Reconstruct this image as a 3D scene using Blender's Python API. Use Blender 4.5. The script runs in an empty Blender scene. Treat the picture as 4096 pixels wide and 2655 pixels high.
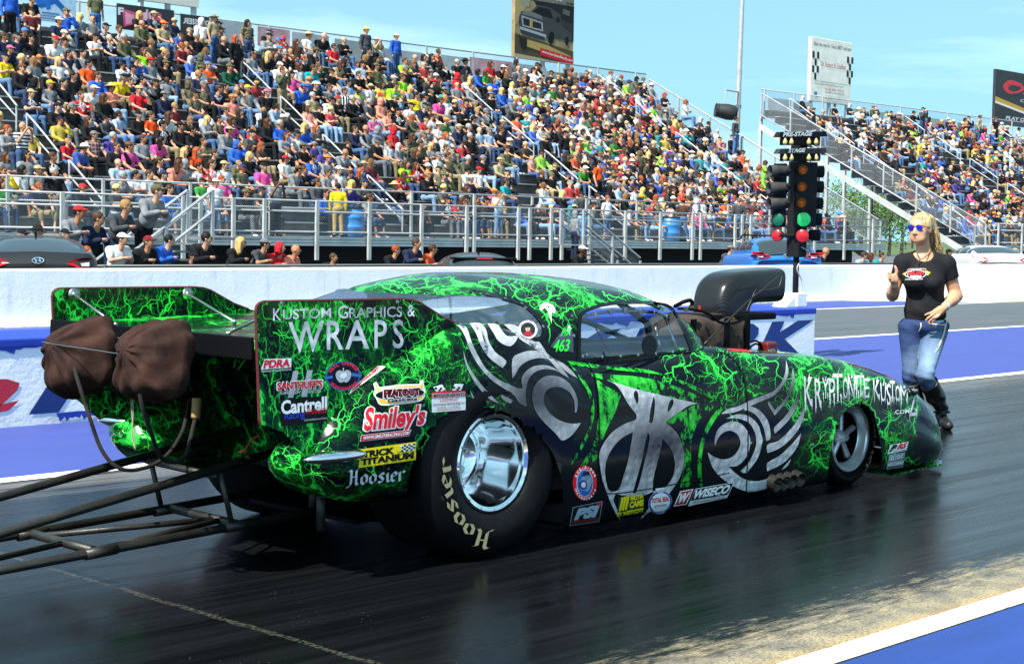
import bpy, bmesh, math, random
import numpy as np
from mathutils import Vector, Matrix
from mathutils.bvhtree import BVHTree
from mathutils.geometry import tessellate_polygon
R = math.radians
random.seed(7); RNG = np.random.default_rng(7)
scene = bpy.context.scene
# ------------------------------------------------------------------ camera
# world axes: x runs down the track, y across it away from the photographer, z up; metres
FPX, CAMH = 6503.9, 1.42
YAW, PIT, ROL = R(44.071), R(3.406), R(0.886)
_f = np.array([math.cos(YAW)*math.cos(PIT), math.sin(YAW)*math.cos(PIT), -math.sin(PIT)])
_r0 = np.array([math.sin(YAW), -math.cos(YAW), 0.0]); _u0 = np.cross(_r0, _f)
_r = math.cos(ROL)*_r0 + math.sin(ROL)*_u0
_u = -math.sin(ROL)*_r0 + math.cos(ROL)*_u0
cam = bpy.data.cameras.new('camera'); cam.sensor_width = 36; cam.sensor_fit = 'HORIZONTAL'
cam.lens = FPX/4096*36; cam.clip_end = 20000; cam.clip_start = 0.05
camo = bpy.data.objects.new('camera', cam); scene.collection.objects.link(camo)
camo.matrix_world = Matrix(((_r[0], _u[0], -_f[0], 0), (_r[1], _u[1], -_f[1], 0), (_r[2], _u[2], -_f[2], CAMH), (0, 0, 0, 1)))
scene.camera = camo
# ------------------------------------------------------------------ sky, sun, exposure
SUN_EL, SUN_AZ = R(52), R(190)      # direction towards the sun, azimuth from +x
world = bpy.data.worlds.new('World'); scene.world = world; world.use_nodes = True
wn = world.node_tree.nodes; wl = world.node_tree.links
for n in list(wn): wn.remove(n)
sky = wn.new('ShaderNodeTexSky'); sky.sky_type = 'NISHITA'; sky.sun_disc = False
sky.sun_elevation = SUN_EL; sky.sun_rotation = math.pi/2 - SUN_AZ
sky.air_density = 0.8; sky.dust_density = 0.35; sky.ozone_density = 0.6; sky.altitude = 200
hs = wn.new('ShaderNodeHueSaturation'); hs.inputs['Saturation'].default_value = 0.86; hs.inputs['Hue'].default_value = 0.47
tc = wn.new('ShaderNodeTexCoord'); mp = wn.new('ShaderNodeMapping'); mp.inputs['Scale'].default_value = (1.2, 1.2, 9)
mp.inputs['Location'].default_value = (0.3, 0.9, 0.15)
nz = wn.new('ShaderNodeTexNoise'); nz.inputs['Scale'].default_value = 1.7; nz.inputs['Detail'].default_value = 7; nz.inputs['Roughness'].default_value = .55
cr = wn.new('ShaderNodeMapRange'); cr.inputs[1].default_value = .5; cr.inputs[2].default_value = .78; cr.inputs[3].default_value = 0; cr.inputs[4].default_value = .6
mx = wn.new('ShaderNodeMix'); mx.data_type = 'RGBA'; mx.inputs[7].default_value = (5.2, 5.7, 6.2, 1)
bg = wn.new('ShaderNodeBackground'); bg.inputs['Strength'].default_value = 0.15
ow = wn.new('ShaderNodeOutputWorld')
lift = wn.new('ShaderNodeVectorMath'); lift.operation = 'MULTIPLY_ADD'; lift.inputs[1].default_value = (1, 1, .55); lift.inputs[2].default_value = (0, 0, .34)
lnrm = wn.new('ShaderNodeVectorMath'); lnrm.operation = 'NORMALIZE'
wl.new(tc.outputs['Generated'], lift.inputs[0]); wl.new(lift.outputs[0], lnrm.inputs[0]); wl.new(lnrm.outputs[0], sky.inputs['Vector'])
wl.new(sky.outputs[0], hs.inputs['Color']); wl.new(tc.outputs['Generated'], mp.inputs[0]); wl.new(mp.outputs[0], nz.inputs[0])
wl.new(nz.outputs[0], cr.inputs[0]); wl.new(cr.outputs[0], mx.inputs[0]); wl.new(hs.outputs[0], mx.inputs[6])
cm = wn.new('ShaderNodeMix'); cm.data_type = 'RGBA'; cm.blend_type = 'MULTIPLY'; cm.inputs[0].default_value = 1; cm.inputs[7].default_value = (.80, .96, .92, 1); wl.new(mx.outputs[2], cm.inputs[6]); wl.new(cm.outputs[2], bg.inputs[0]); wl.new(bg.outputs[0], ow.inputs[0])
sun = bpy.data.lights.new('sun', 'SUN'); sun.energy = 4.3; sun.angle = R(0.53); sun.color = (1, .95, .87)
suno = bpy.data.objects.new('sun', sun); scene.collection.objects.link(suno)
suno.rotation_euler = Vector((-math.cos(SUN_EL)*math.cos(SUN_AZ), -math.cos(SUN_EL)*math.sin(SUN_AZ), -math.sin(SUN_EL))).to_track_quat('-Z', 'Y').to_euler()
vs = scene.view_settings; vs.view_transform = 'Standard'; vs.look = 'None'; vs.gamma = 1; vs.use_curve_mapping = False
vs.exposure = 1.2
scene.cycles.max_bounces = 6; scene.cycles.transparent_max_bounces = 16; scene.cycles.use_denoising = True
scene.cycles.sample_clamp_indirect = 6; scene.cycles.caustics_reflective = False; scene.cycles.caustics_refractive = False
# ------------------------------------------------------------------ measuring: rays of the surveyed photograph (2380-wide units)
S = 4096/2380
def ray(dx, dy): return _f + _r*(dx*S-2048)/FPX - _u*(dy*S-1327.5)/FPX
C0 = np.array([0, 0, CAMH])
def onY(dx, dy, y): d = ray(dx, dy); return C0 + d*(y/d[1])
def onZ(dx, dy, z): d = ray(dx, dy); return C0 + d*((z-CAMH)/d[2])
def onX(dx, dy, x): d = ray(dx, dy); return C0 + d*(x/d[0])
# ------------------------------------------------------------------ objects
def lin(c):
    if isinstance(c, str):
        c = c.lstrip('#'); c = [int(c[i:i+2], 16)/255 for i in (0, 2, 4)]
    return tuple(((v/12.92) if v <= .04045 else ((v+.055)/1.055)**2.4) for v in c)
def tag(o, label=None, cat=None, group=None, kind=None):
    if label: o['label'] = label
    if cat: o['category'] = cat
    if group: o['group'] = group
    if kind: o['kind'] = kind
    return o
def thing(name, label, cat, loc=(0, 0, 0), group=None, rz=0):
    o = bpy.data.objects.new(name, None); scene.collection.objects.link(o); o.location = loc; o.rotation_euler = (0, 0, rz)
    o.empty_display_size = .2
    return tag(o, label, cat, group)
def link(name, me, parent=None):
    o = bpy.data.objects.new(name, me); scene.collection.objects.link(o)
    if parent is not None: o.parent = parent
    return o
def pw(parent):
    v = Vector((0, 0, 0))
    while parent is not None: v = v + Vector(parent.location); parent = parent.parent
    return np.array(v)
def mkmesh(name, V, F, mats, smooth=False, idx=None, auto=None):
    me = bpy.data.meshes.new(name)
    V = np.asarray(V, dtype=np.float32).reshape(-1, 3)
    if isinstance(F, np.ndarray):
        n, k = F.shape
        me.vertices.add(len(V)); me.vertices.foreach_set('co', V.ravel())
        me.loops.add(n*k); me.loops.foreach_set('vertex_index', F.astype(np.int32).ravel())
        me.polygons.add(n); me.polygons.foreach_set('loop_start', np.arange(0, n*k, k, dtype=np.int32))
        me.polygons.foreach_set('loop_total', np.full(n, k, dtype=np.int32)); me.update(calc_edges=True)
    else:
        me.from_pydata([tuple(map(float, v)) for v in V], [], F)
    for m in (mats if isinstance(mats, (list, tuple)) else [mats]): me.materials.append(m)
    if idx is not None: me.polygons.foreach_set('material_index', np.asarray(idx, dtype=np.int32))
    if smooth: me.polygons.foreach_set('use_smooth', np.ones(len(me.polygons), dtype=bool))
    me.validate(); me.update()
    if auto and smooth:
        bm = bmesh.new(); bm.from_mesh(me); 
        for e in bm.edges:
            if len(e.link_faces) == 2 and e.calc_face_angle(0) > auto: e.smooth = False
        bm.to_mesh(me); bm.free()
    return me
class MB:
    """collects shapes in world space; build() links them as one mesh object, local to its parent"""
    def __init__(s): s.V = []; s.F = []; s.I = []; s.mi = 0; s.n = 0
    def add(s, V, F):
        s.V.append(np.asarray(V, float).reshape(-1, 3)); s.F += [tuple(int(i)+s.n for i in f) for f in F]; s.I += [s.mi]*len(F); s.n += len(s.V[-1]); return s
    def box(s, lo, hi, M=None):
        x0, y0, z0 = lo; x1, y1, z1 = hi
        V = np.array([(x0,y0,z0),(x1,y0,z0),(x1,y1,z0),(x0,y1,z0),(x0,y0,z1),(x1,y0,z1),(x1,y1,z1),(x0,y1,z1)], float)
        if M is not None: V = V @ np.array(M.to_3x3()).T + np.array(M.translation)
        return s.add(V, [(0,3,2,1),(4,5,6,7),(0,1,5,4),(1,2,6,5),(2,3,7,6),(3,0,4,7)])
    def bbox(s, lo, hi, b=.01, M=None):
        """box with bevelled edges"""
        bm = bmesh.new(); bmesh.ops.create_cube(bm, size=1)
        c = [(lo[i]+hi[i])/2 for i in range(3)]; d = [hi[i]-lo[i] for i in range(3)]
        for v in bm.verts: v.co = Vector([c[i]+v.co[i]*d[i] for i in range(3)])
        bmesh.ops.bevel(bm, geom=list(bm.edges), offset=b, segments=2, affect='EDGES', profile=.5)
        if M is not None: bm.transform(M)
        bm.verts.index_update(); s.add([v.co[:] for v in bm.verts], [[v.index for v in f.verts] for f in bm.faces]); bm.free(); return s
    def tube(s, pts, r, n=8, cap=True, close=False):
        P = [np.array(p, float) for p in pts]; m = len(P); rr = r if hasattr(r, '__len__') else [r]*m
        V = []; ref = None
        for i in range(m):
            t = P[min(i+1, m-1)]-P[max(i-1, 0)]
            if close: t = P[(i+1) % m]-P[(i-1) % m]
            t = t/(np.linalg.norm(t)+1e-12)
            if ref is None:
                a = np.array([0, 0, 1.]) if abs(t[2]) < .9 else np.array([1., 0, 0])
                ref = np.cross(t, a)
            ref = ref - t*(ref@t); ref /= np.linalg.norm(ref)+1e-12; b = np.cross(t, ref)
            for k in range(n):
                an = 2*math.pi*k/n; V.append(P[i]+rr[i]*(math.cos(an)*ref+math.sin(an)*b))
        F = []
        for i in range(m if close else m-1):
            j = (i+1) % m
            for k in range(n): F.append((i*n+k, i*n+(k+1) % n, j*n+(k+1) % n, j*n+k))
        if cap and not close: F.append(tuple(range(n-1, -1, -1))); F.append(tuple((m-1)*n+k for k in range(n)))
        return s.add(V, F)
    def lathe(s, prof, c, axis, n=32, a0=0, a1=2*math.pi):
        """prof: (radius, offset along axis)"""
        ax = np.array(axis, float); ax /= np.linalg.norm(ax); q = np.array([0, 0, 1.]) if abs(ax[2]) < .9 else np.array([1., 0, 0])
        e1 = np.cross(q, ax); e1 /= np.linalg.norm(e1); e2 = np.cross(ax, e1); c = np.array(c, float); full = abs(a1-a0-2*math.pi) < 1e-6
        m = n if full else n+1; V = []
        for (r, h) in prof:
            for k in range(m):
                a = a0+(a1-a0)*k/n; V.append(c+ax*h+r*(math.cos(a)*e1+math.sin(a)*e2))
        F = []
        for i in range(len(prof)-1):
            for k in range(n): F.append((i*m+k, i*m+(k+1) % m, (i+1)*m+(k+1) % m, (i+1)*m+k))
        return s.add(V, F)
    def poly(s, pts, d=None):
        n = len(pts); P = [np.array(p, float) for p in pts]
        if d is None: return s.add(P, [tuple(range(n))])
        d = np.array(d, float); V = P+[p+d for p in P]
        F = [tuple(range(n-1, -1, -1)), tuple(range(n, 2*n))]+[(i, (i+1) % n, n+(i+1) % n, n+i) for i in range(n)]
        return s.add(V, F)
    def ball(s, c, r, n=10, sq=(1, 1, 1)):
        pr = [(max(1e-4, r*math.sin(math.pi*i/n)), -r*math.cos(math.pi*i/n)) for i in range(n+1)]
        k = len(s.V); s.lathe(pr, (0, 0, 0), (0, 0, 1), n*2); s.V[-1] = s.V[-1]*np.array(sq)+np.array(c); return s
    def build(s, name, mats, parent=None, smooth=False, auto=None):
        V = np.concatenate(s.V)-pw(parent)
        me = mkmesh(name, V, s.F, mats, smooth, s.I, auto)
        bm = bmesh.new(); bm.from_mesh(me); bmesh.ops.recalc_face_normals(bm, faces=bm.faces); bm.to_mesh(me); bm.free()
        return link(name, me, parent)
# ------------------------------------------------------------------ materials
class NT:
    def __init__(s, m): s.t = m.node_tree; s.n = s.t.nodes; s.l = s.t.links; s.b = s.n['Principled BSDF']
    def new(s, ty, **kw):
        n = s.n.new('ShaderNode'+ty)
        for k, v in kw.items(): setattr(n, k, v)
        return n
    def put(s, sock, v):
        if isinstance(v, bpy.types.NodeSocket): s.l.new(v, sock)
        elif v is not None:
            if sock.type == 'RGBA' and len(v) == 3: v = (*v, 1)
            sock.default_value = v
    def math(s, op, a, b=None, c=None, clamp=False):
        n = s.new('Math', operation=op); n.use_clamp = clamp
        for i, v in enumerate((a, b, c)):
            if v is not None: s.put(n.inputs[i], v)
        return n.outputs[0]
    def noise(s, co, sc, det=3, ro=.5, dist=0, lac=2):
        n = s.new('TexNoise'); s.put(n.inputs['Vector'], co); n.inputs['Scale'].default_value = sc; n.inputs['Detail'].default_value = det
        n.inputs['Roughness'].default_value = ro; n.inputs['Distortion'].default_value = dist; n.inputs['Lacunarity'].default_value = lac; return n
    def rng(s, v, a, b, c=0., d=1., smooth=False):
        n = s.new('MapRange'); n.clamp = True
        if smooth: n.interpolation_type = 'SMOOTHSTEP'
        s.put(n.inputs[0], v)
        for i, x in enumerate((a, b, c, d)): s.put(n.inputs[i+1], x)
        return n.outputs[0]
    def mix(s, f, a, b, bt='MIX'):
        n = s.new('Mix', data_type='RGBA', blend_type=bt); s.put(n.inputs[0], f); s.put(n.inputs[6], a); s.put(n.inputs[7], b); return n.outputs[2]
    def mapping(s, co, sc=(1, 1, 1), loc=(0, 0, 0), rot=(0, 0, 0)):
        n = s.new('Mapping'); s.put(n.inputs[0], co); n.inputs['Scale'].default_value = sc; n.inputs['Location'].default_value = loc; n.inputs['Rotation'].default_value = rot; return n.outputs[0]
    def obj(s): return s.new('TexCoord').outputs['Object']
    def pos(s): return s.new('NewGeometry').outputs['Position']
    def bump(s, h, st=.3, d=.01):
        n = s.new('Bump'); n.inputs['Strength'].default_value = st; n.inputs['Distance'].default_value = d; s.put(n.inputs['Height'], h); s.l.new(n.outputs[0], s.b.inputs['Normal']); return n
    def attr(s, name): n = s.new('Attribute'); n.attribute_name = name; return n
def mat(name, col=(.5, .5, .5), rough=.6, metal=0, spec=.5, coat=0, var=0, vs=8, bump=0, bs=60, emit=None, es=1):
    m = bpy.data.materials.new(name); m.use_nodes = True; T = NT(m); b = T.b
    c = lin(col) if isinstance(col, str) else col
    b.inputs['Base Color'].default_value = (*c, 1); b.inputs['Roughness'].default_value = rough; b.inputs['Metallic'].default_value = metal
    b.inputs['Specular IOR Level'].default_value = spec; b.inputs['Coat Weight'].default_value = coat; b.inputs['Coat Roughness'].default_value = .05
    if emit: b.inputs['Emission Color'].default_value = (*emit, 1); b.inputs['Emission Strength'].default_value = es
    if var:
        f = T.rng(T.noise(T.obj(), vs, 4).outputs[0], .3, .7)
        T.put(b.inputs['Base Color'], T.mix(f, tuple(v*(1-var) for v in c), tuple(min(1, v*(1+var)) for v in c)))
    if bump: T.bump(T.noise(T.obj(), bs, 4).outputs[0], bump, .01)
    return m
def glassmat(name, tint=(.7, .75, .8), refl=.1, rough=.02, mxr=.9):
    m = bpy.data.materials.new(name); m.use_nodes = True; T = NT(m)
    tr = T.new('BsdfTransparent'); tr.inputs[0].default_value = (*tint, 1); gl = T.new('BsdfGlossy'); gl.inputs['Roughness'].default_value = rough
    fr = T.new('LayerWeight'); fr.inputs[0].default_value = .25
    f = T.rng(fr.outputs['Fresnel'], 0, 1, refl, mxr); mx = T.new('MixShader'); T.put(mx.inputs[0], f)
    T.l.new(tr.outputs[0], mx.inputs[1]); T.l.new(gl.outputs[0], mx.inputs[2]); T.l.new(mx.outputs[0], T.n['Material Output'].inputs[0])
    return m
def surfnet(fn, lo, hi, h):
    """naive surface nets over a distance function: one continuous mesh"""
    lo = np.array(lo, float); n = np.ceil((np.array(hi)-lo)/h).astype(int)+1
    n = ((n+3)//4)*4
    gc = np.meshgrid(*[lo[i]+h*(4*np.arange(n[i]//4)+1.5) for i in range(3)], indexing='ij')   # coarse pass, then only the cells near the skin
    vc = fn(np.stack([a.ravel() for a in gc], 1)).reshape(n//4)
    v = vc.repeat(4, 0).repeat(4, 1).repeat(4, 2).astype(np.float32); mk = (np.abs(vc) < 6.2*h).repeat(4, 0).repeat(4, 1).repeat(4, 2)
    v[mk] = fn(lo+h*np.argwhere(mk))
    s = v < 0; cs = np.zeros(n-1, int)
    sl = lambda a, o: a[o[0]:a.shape[0]-1+o[0], o[1]:a.shape[1]-1+o[1], o[2]:a.shape[2]-1+o[2]]
    O = [(i, j, k) for i in (0, 1) for j in (0, 1) for k in (0, 1)]
    for o in O: cs += sl(s, o)
    act = (cs > 0) & (cs < 8); idx = -np.ones(n-1, int); idx[act] = np.arange(act.sum())
    pos = np.zeros((act.sum(), 3)); cnt = np.zeros(act.sum())
    for a in O:
        for ax in range(3):
            if a[ax] == 0:
                b = list(a); b[ax] = 1
                va = sl(v, a)[act]; vb = sl(v, b)[act]; cr = (va < 0) != (vb < 0)
                t = np.where(cr, va/np.where(cr, va-vb, 1), 0); p = np.tile(np.array(a, float), (len(va), 1)); p[:, ax] += t
                pos += p*cr[:, None]; cnt += cr
    V = lo+h*(np.argwhere(act)+pos/np.maximum(cnt, 1)[:, None]); F = []
    for ax in range(3):
        o1, o2 = (ax+1) % 3, (ax+2) % 3
        A = np.moveaxis(s, (ax, o1, o2), (0, 1, 2)); I = np.moveaxis(idx, (ax, o1, o2), (0, 1, 2))
        d = (A[:-1] != A[1:])[:, 1:-1, 1:-1]; q = np.argwhere(d); i, j, k = q[:, 0], q[:, 1]+1, q[:, 2]+1
        quad = np.stack([I[i, j-1, k-1], I[i, j, k-1], I[i, j, k], I[i, j-1, k]], 1)
        fl = A[:-1][i, j, k]; quad[~fl] = quad[~fl][:, ::-1]; F.append(quad)
    return V, np.concatenate(F)
def cap(p, a, b, ra, rb):
    a = np.array(a, float); b = np.array(b, float); d = b-a; t = np.clip(((p-a)@d)/max(d@d, 1e-9), 0, 1)
    return np.linalg.norm(p-a-t[:, None]*d, axis=1)-(ra+(rb-ra)*t)
def ell(p, c, r):
    r = np.array(r, float); q = (p-np.array(c, float)); k0 = np.linalg.norm(q/r, axis=1); k1 = np.linalg.norm(q/(r*r), axis=1)
    return k0*(k0-1)/np.maximum(k1, 1e-9)
def smin(a, b, k):
    h = np.clip(.5+.5*(b-a)/k, 0, 1); return b+(a-b)*h-k*h*(1-h)
def textmesh(s, shear=0, bold=0, sp=1, curve=None, size=1):
    c = bpy.data.curves.new('lettering', 'FONT'); c.body = s; c.shear = shear; c.offset = bold; c.space_character = sp; c.size = size; c.resolution_u = 3
    o = bpy.data.objects.new('lettering', c); scene.collection.objects.link(o); dg = bpy.context.evaluated_depsgraph_get()
    me = bpy.data.meshes.new_from_object(o.evaluated_get(dg)); V = np.array([v.co[:2] for v in me.vertices]).reshape(-1, 2); F = [tuple(p.vertices) for p in me.polygons]
    bpy.data.objects.remove(o); bpy.data.curves.remove(c); bpy.data.meshes.remove(me)
    return V, F
def unit_text(s, **kw):
    """lettering mesh scaled to the unit square"""
    V, F = textmesh(s, **kw); lo = V.min(0); hi = V.max(0); return (V-lo)/np.maximum(hi-lo, 1e-6), F
# ================================================================== the setting: ground, lanes, kerb lines
def asphalt(name, near=False):
    m = bpy.data.materials.new(name); m.use_nodes = True; T = NT(m); P = T.pos()
    st = T.mapping(P, (.22, 5, 1)); st2 = T.mapping(P, (.5, 22, 1)); sx = T.new('SeparateXYZ'); T.put(sx.inputs[0], P)
    a = T.noise(st, 1.1, 5, .6).outputs[0]; b = T.noise(st2, 1.0, 4, .6).outputs[0]; c = T.noise(P, 90, 3).outputs[0]; d = T.noise(P, 1.3, 3).outputs[0]
    k = T.math('ADD', T.math('MULTIPLY', a, .6), T.math('MULTIPLY', b, .4))
    col = T.mix(T.rng(k, .38, .66), (.002, .0024, .0028), (.0075, .0082, .0092))
    if not near: col = T.mix(T.rng(k, .36, .64), (.022, .023, .026), (.12, .12, .125))
    if near:
        # bare sandy concrete showing along the kerb line, rubbered in towards the groove
        edge = T.math('ADD', sx.outputs[1], T.math('MULTIPLY', T.math('SUBTRACT', T.noise(T.mapping(P, (1.2, 5, 1)), 4, 8, .75).outputs[0], .5), 1.1))
        g = T.rng(edge, 3.24, 3.5, 1, 0); sp = T.rng(T.noise(T.mapping(P, (5, 20, 1)), 9, 7, .8).outputs[0], .43, .52); g2 = T.math('MULTIPLY', g, T.math('ADD', .2, T.math('MULTIPLY', sp, .8)))
        sand = T.mix(T.rng(T.noise(P, 6, 4).outputs[0], .35, .65), lin('#a89a7c'), lin('#7d776a')); sand = T.mix(T.rng(sx.outputs[1], 3.02, 3.16, .7, 0), sand, lin('#c69a48'))
        col = T.mix(g2, col, sand)
        far = T.rng(T.math('ADD', sx.outputs[1], T.math('MULTIPLY', T.math('SUBTRACT', T.noise(st2, 1, 5, .7).outputs[0], .5), 1.2)), 7.75, 8.25); col = T.mix(T.math('MULTIPLY', far, T.rng(b, .4, .55)), col, (.15, .135, .11))
        # transverse slab joint and grit
        for jx, w in ((3.507, .016), (8.72, .014)):
            j = T.math('LESS_THAN', T.math('ABSOLUTE', T.math('SUBTRACT', T.math('ADD', sx.outputs[0], T.math('MULTIPLY', T.math('SUBTRACT', T.noise(P, 9, 3).outputs[0], .5), .05)), jx)), w)
            col = T.mix(T.math('MULTIPLY', j, T.rng(T.noise(P, 60, 2).outputs[0], .4, .6)), col, (.055, .05, .04) if jx < 5 else (.01, .01, .01))
        vo = T.new('TexVoronoi'); T.put(vo.inputs['Vector'], T.mapping(P, (9, 9, 9))); spk = T.math('MULTIPLY', T.math('LESS_THAN', vo.outputs['Distance'], .05), T.math('GREATER_THAN', T.noise(P, 3, 2).outputs[0], .52)); col = T.mix(spk, col, (.5, .46, .38))
    T.put(T.b.inputs['Base Color'], col)
    ro = T.rng(k, .35, .65, .13, .34) if near else T.rng(k, .35, .65, .35, .6)
    if near: ro = T.math('ADD', ro, T.math('MULTIPLY', g2, .4))
    T.put(T.b.inputs['Roughness'], ro); T.b.inputs['Specular IOR Level'].default_value = .09 if near else .3
    T.bump(T.math('ADD', T.math('MULTIPLY', c, .6), T.math('MULTIPLY', b, .8)), .13 if near else .2, .006)
    return m
def paint(name, col, dirt=.25, chip=.12, wet=.5):
    m = bpy.data.materials.new(name); m.use_nodes = True; T = NT(m); P = T.pos(); c = lin(col)
    n = T.noise(T.mapping(P, (.6, 2.5, 1)), 1.6, 6, .65).outputs[0]; k = T.noise(T.mapping(P, (1.5, 5, 3)), 8, 6, .7).outputs[0]
    cc = T.mix(T.rng(n, .3, .7), tuple(v*(1-dirt) for v in c), tuple(min(.9, v*(1+dirt)) for v in c))
    cc = T.mix(T.rng(k, .70-chip*.4, .76-chip*.4, 0, .75), cc, (.10, .095, .085)); T.put(T.b.inputs['Base Color'], cc); T.b.inputs['Roughness'].default_value = wet
    T.bump(T.noise(P, 70, 4).outputs[0], .25, .01); return m
M_blue = paint('blue_track_paint', '#37458a', .10, .0, .7); M_bluenear = paint('bright_blue_track_paint', '#1b397e', .2, .05, .6); M_white = paint('white_line_paint', '#ecebe4', .1, .35, .6)
M_apron = mat('pale_apron', '#b3a893', .9, var=.2, vs=.6, bump=.3, bs=30); M_lot = mat('parking_asphalt', (.09, .09, .095), .9, var=.3, vs=1.5)
M_grass = mat('rough_grass', (.06, .10, .03), .95, var=.4, vs=.6)
def sheet(name, x0, x1, y0, y1, z, m, nx=1, ny=1):
    b = MB()
    b.add([(x0, y0, z), (x1, y0, z), (x1, y1, z), (x0, y1, z)], [(0, 1, 2, 3)]); o = b.build(name, m); tag(o, kind='structure'); return o
b = MB(); b.poly([(-3000, -3000, -.62), (6000, -3000, -.62), (6000, 6000, -.62), (-3000, 6000, -.62)]); tag(b.build('ground', M_grass), kind='structure')
def slab(name, x0, x1, y0, y1, z0, z1, m): b = MB(); b.box((x0, y0, z0), (x1, y1, z1)); return tag(b.build(name, m), kind='structure')
slab('track_base', -60, 400, -30, 21.3, -.6, -.004, M_apron)
sheet('near_lane', -60, 400, 3.0, 8.36, 0, asphalt('rubbered_lane', True)); sheet('far_lane', -60, 400, 13.1, 18.6, 0, asphalt('far_lane_asphalt'))
sheet('near_blue_strip', -60, 400, -12, 2.95, 0, M_bluenear); sheet('near_edge_line', -60, 400, 2.955, 3.085, .004, M_white)
sheet('median_edge_line', -60, 400, 8.27, 8.42, .004, M_white)
sheet('median_blue_strip', -60, 400, 8.42, 13.0, 0, M_blue); sheet('far_lane_edge_line', -60, 400, 12.96, 13.12, .004, M_white)
b = MB(); b.poly([(-60, 18.72, 0), (35.4, 18.72, 0), (33.0, 20.98, 0), (-60, 20.98, 0)]); tag(b.build('far_blue_strip', M_blue), kind='structure')
b = MB(); b.poly([(-60, 18.58, .004), (36.2, 18.58, .004), (35.5, 18.73, .004), (-60, 18.73, .004)]); b.poly([(35.5, 18.73, .004), (36.2, 18.58, .004), (33.3, 21.0, .004), (32.9, 21.0, .004)]); tag(b.build('far_edge_line', M_white), kind='structure')
b = MB(); b.poly([(-60, 21.4, -.28), (400, 21.4, -.28), (400, 31, -.5), (-60, 31, -.5)]); b.poly([(-60, 31, -.5), (400, 31, -.5), (400, 120, -.5), (-60, 120, -.5)]); tag(b.build('parking_strip', M_lot), kind='structure')
# ------------------------------------------------------------------ concrete walls
def wallmat(name, col, sc=1):
    m = bpy.data.materials.new(name); m.use_nodes = True; T = NT(m); P = T.pos(); c = lin(col); sx = T.new('SeparateXYZ'); T.put(sx.inputs[0], P)
    n = T.noise(P, 1.2, 6, .6).outputs[0]; n2 = T.noise(T.mapping(P, (1, 1, .25)), 5, 5, .65).outputs[0]
    cc = T.mix(T.rng(n, .3, .7), tuple(v*.93 for v in c), c); cc = T.mix(T.rng(n2, .56, .75, 0, .34), cc, (.45, .43, .40))
    low = T.math('MULTIPLY', T.rng(sx.outputs[2], .02, .12, 1, 0), T.rng(T.noise(T.mapping(P, (2, 2, 6)), 3, 5, .7).outputs[0], .45, .6)); cc = T.mix(T.math('MULTIPLY', low, .55), cc, (.34, .33, .27))
    v = T.new('TexVoronoi'); T.put(v.inputs['Vector'], T.mapping(P, (.9, .9, 1.6))); pit = T.rng(T.math('ADD', v.outputs['Distance'], T.math('MULTIPLY', T.noise(P, 20, 3).outputs[0], .06)), .06, .085, 1, 0)
    cc = T.mix(T.math('MULTIPLY', pit, .3), cc, (.3, .31, .33)); T.put(T.b.inputs['Base Color'], cc); T.b.inputs['Roughness'].default_value = .75
    h = T.math('SUBTRACT', T.math('ADD', T.math('MULTIPLY', T.noise(P, 26, 5, .6).outputs[0], .8), T.math('MULTIPLY', T.noise(P, 4, 3).outputs[0], 1.2)), T.math('MULTIPLY', pit, .8)); T.bump(h, .24, .02); return m
M_wall = wallmat('white_painted_concrete', '#f6f5f1'); M_navy = paint('navy_letter_paint', '#0d2f6c', .2, .02, .6); M_redp = paint('red_script_paint', '#c4283a', .15, .05, .6)
M_cap = paint('royal_blue_cap_paint', '#1a389c', .12, .08, .6)
def wall_run(name, x0, x1, prof, m, joints):
    b = MB(); n = len(prof)
    for a, c in zip([x0]+joints, joints+[x1]):
        a += .007; c -= .007
        V = [(a, y, z) for y, z in prof]+[(c, y, z) for y, z in prof]
        F = [tuple(range(n)), tuple(range(2*n-1, n-1, -1))]+[(i, n+i, n+(i+1) % n, (i+1) % n) for i in range(n)]
        b.add(V, F)
    return b.build(name, m)
w = wall_run('concrete_wall', -50, 300, [(20.98, -.3), (20.98, .02), (21.12, .10), (21.14, .80), (21.16, .83), (21.36, .83), (21.38, .8), (21.5, -.3)], M_wall, [11.2, 17.31, 19.9, 24.5, 29.6, 33.05, 40, 48, 60, 90, 140])
tag(w, 'long white concrete barrier behind the track with parked cars beyond it', 'wall')
MY = 10.58
med = thing('median_wall', 'low white concrete wall with royal blue top and big navy lettering behind the race car', 'wall', (10, MY, 0))
W1 = 15.98
wall = wall_run('wall', -20, W1, [(MY, -.05), (MY, .575), (MY, .585), (MY+.9, .585), (MY+.9, -.05)], M_wall, []); 
wall.parent = med; wall.location = -np.array(med.location)
b = MB(); b.bbox((-20, MY-.012, .565), (W1+.012, MY+.91, .63), .012)
# paint runs below the cap
for k in range(70):
    x = random.uniform(4, W1); hgt = random.choice((.01, .015, .02, .03, .05)); ww = random.uniform(.02, .25)
    yy = MY-.003-.0001*k; b.poly([(x, yy, .57), (x+ww, yy, .57), (x+ww*.8, yy, .57-hgt), (x+ww*.3, yy, .57-hgt*.6)])
b.build('wall_cap', M_cap, med)
def walltext(s, x0, x1, z0, z1, m, y=MY-.004, **kw):
    V, F = unit_text(s, **kw); b = MB(); b.add([(x0+(x1-x0)*u, y, z0+(z1-z0)*v) for u, v in V], F); return b
xr0 = onY(66, 965, MY)[0]; xk1 = onY(1892, 740, MY)[0]
walltext('RACEWAY PARK', xr0, xk1, .075, .50, M_navy, shear=.32, bold=.045, sp=1.04).build('lettering', M_navy, med)
b = walltext('Tulsa', onY(45, 930, MY)[0]-3.4, onY(45, 930, MY)[0], .1, .46, M_redp, shear=.35, bold=.03); b.build('script_lettering', M_redp, med)
b = MB()
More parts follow.
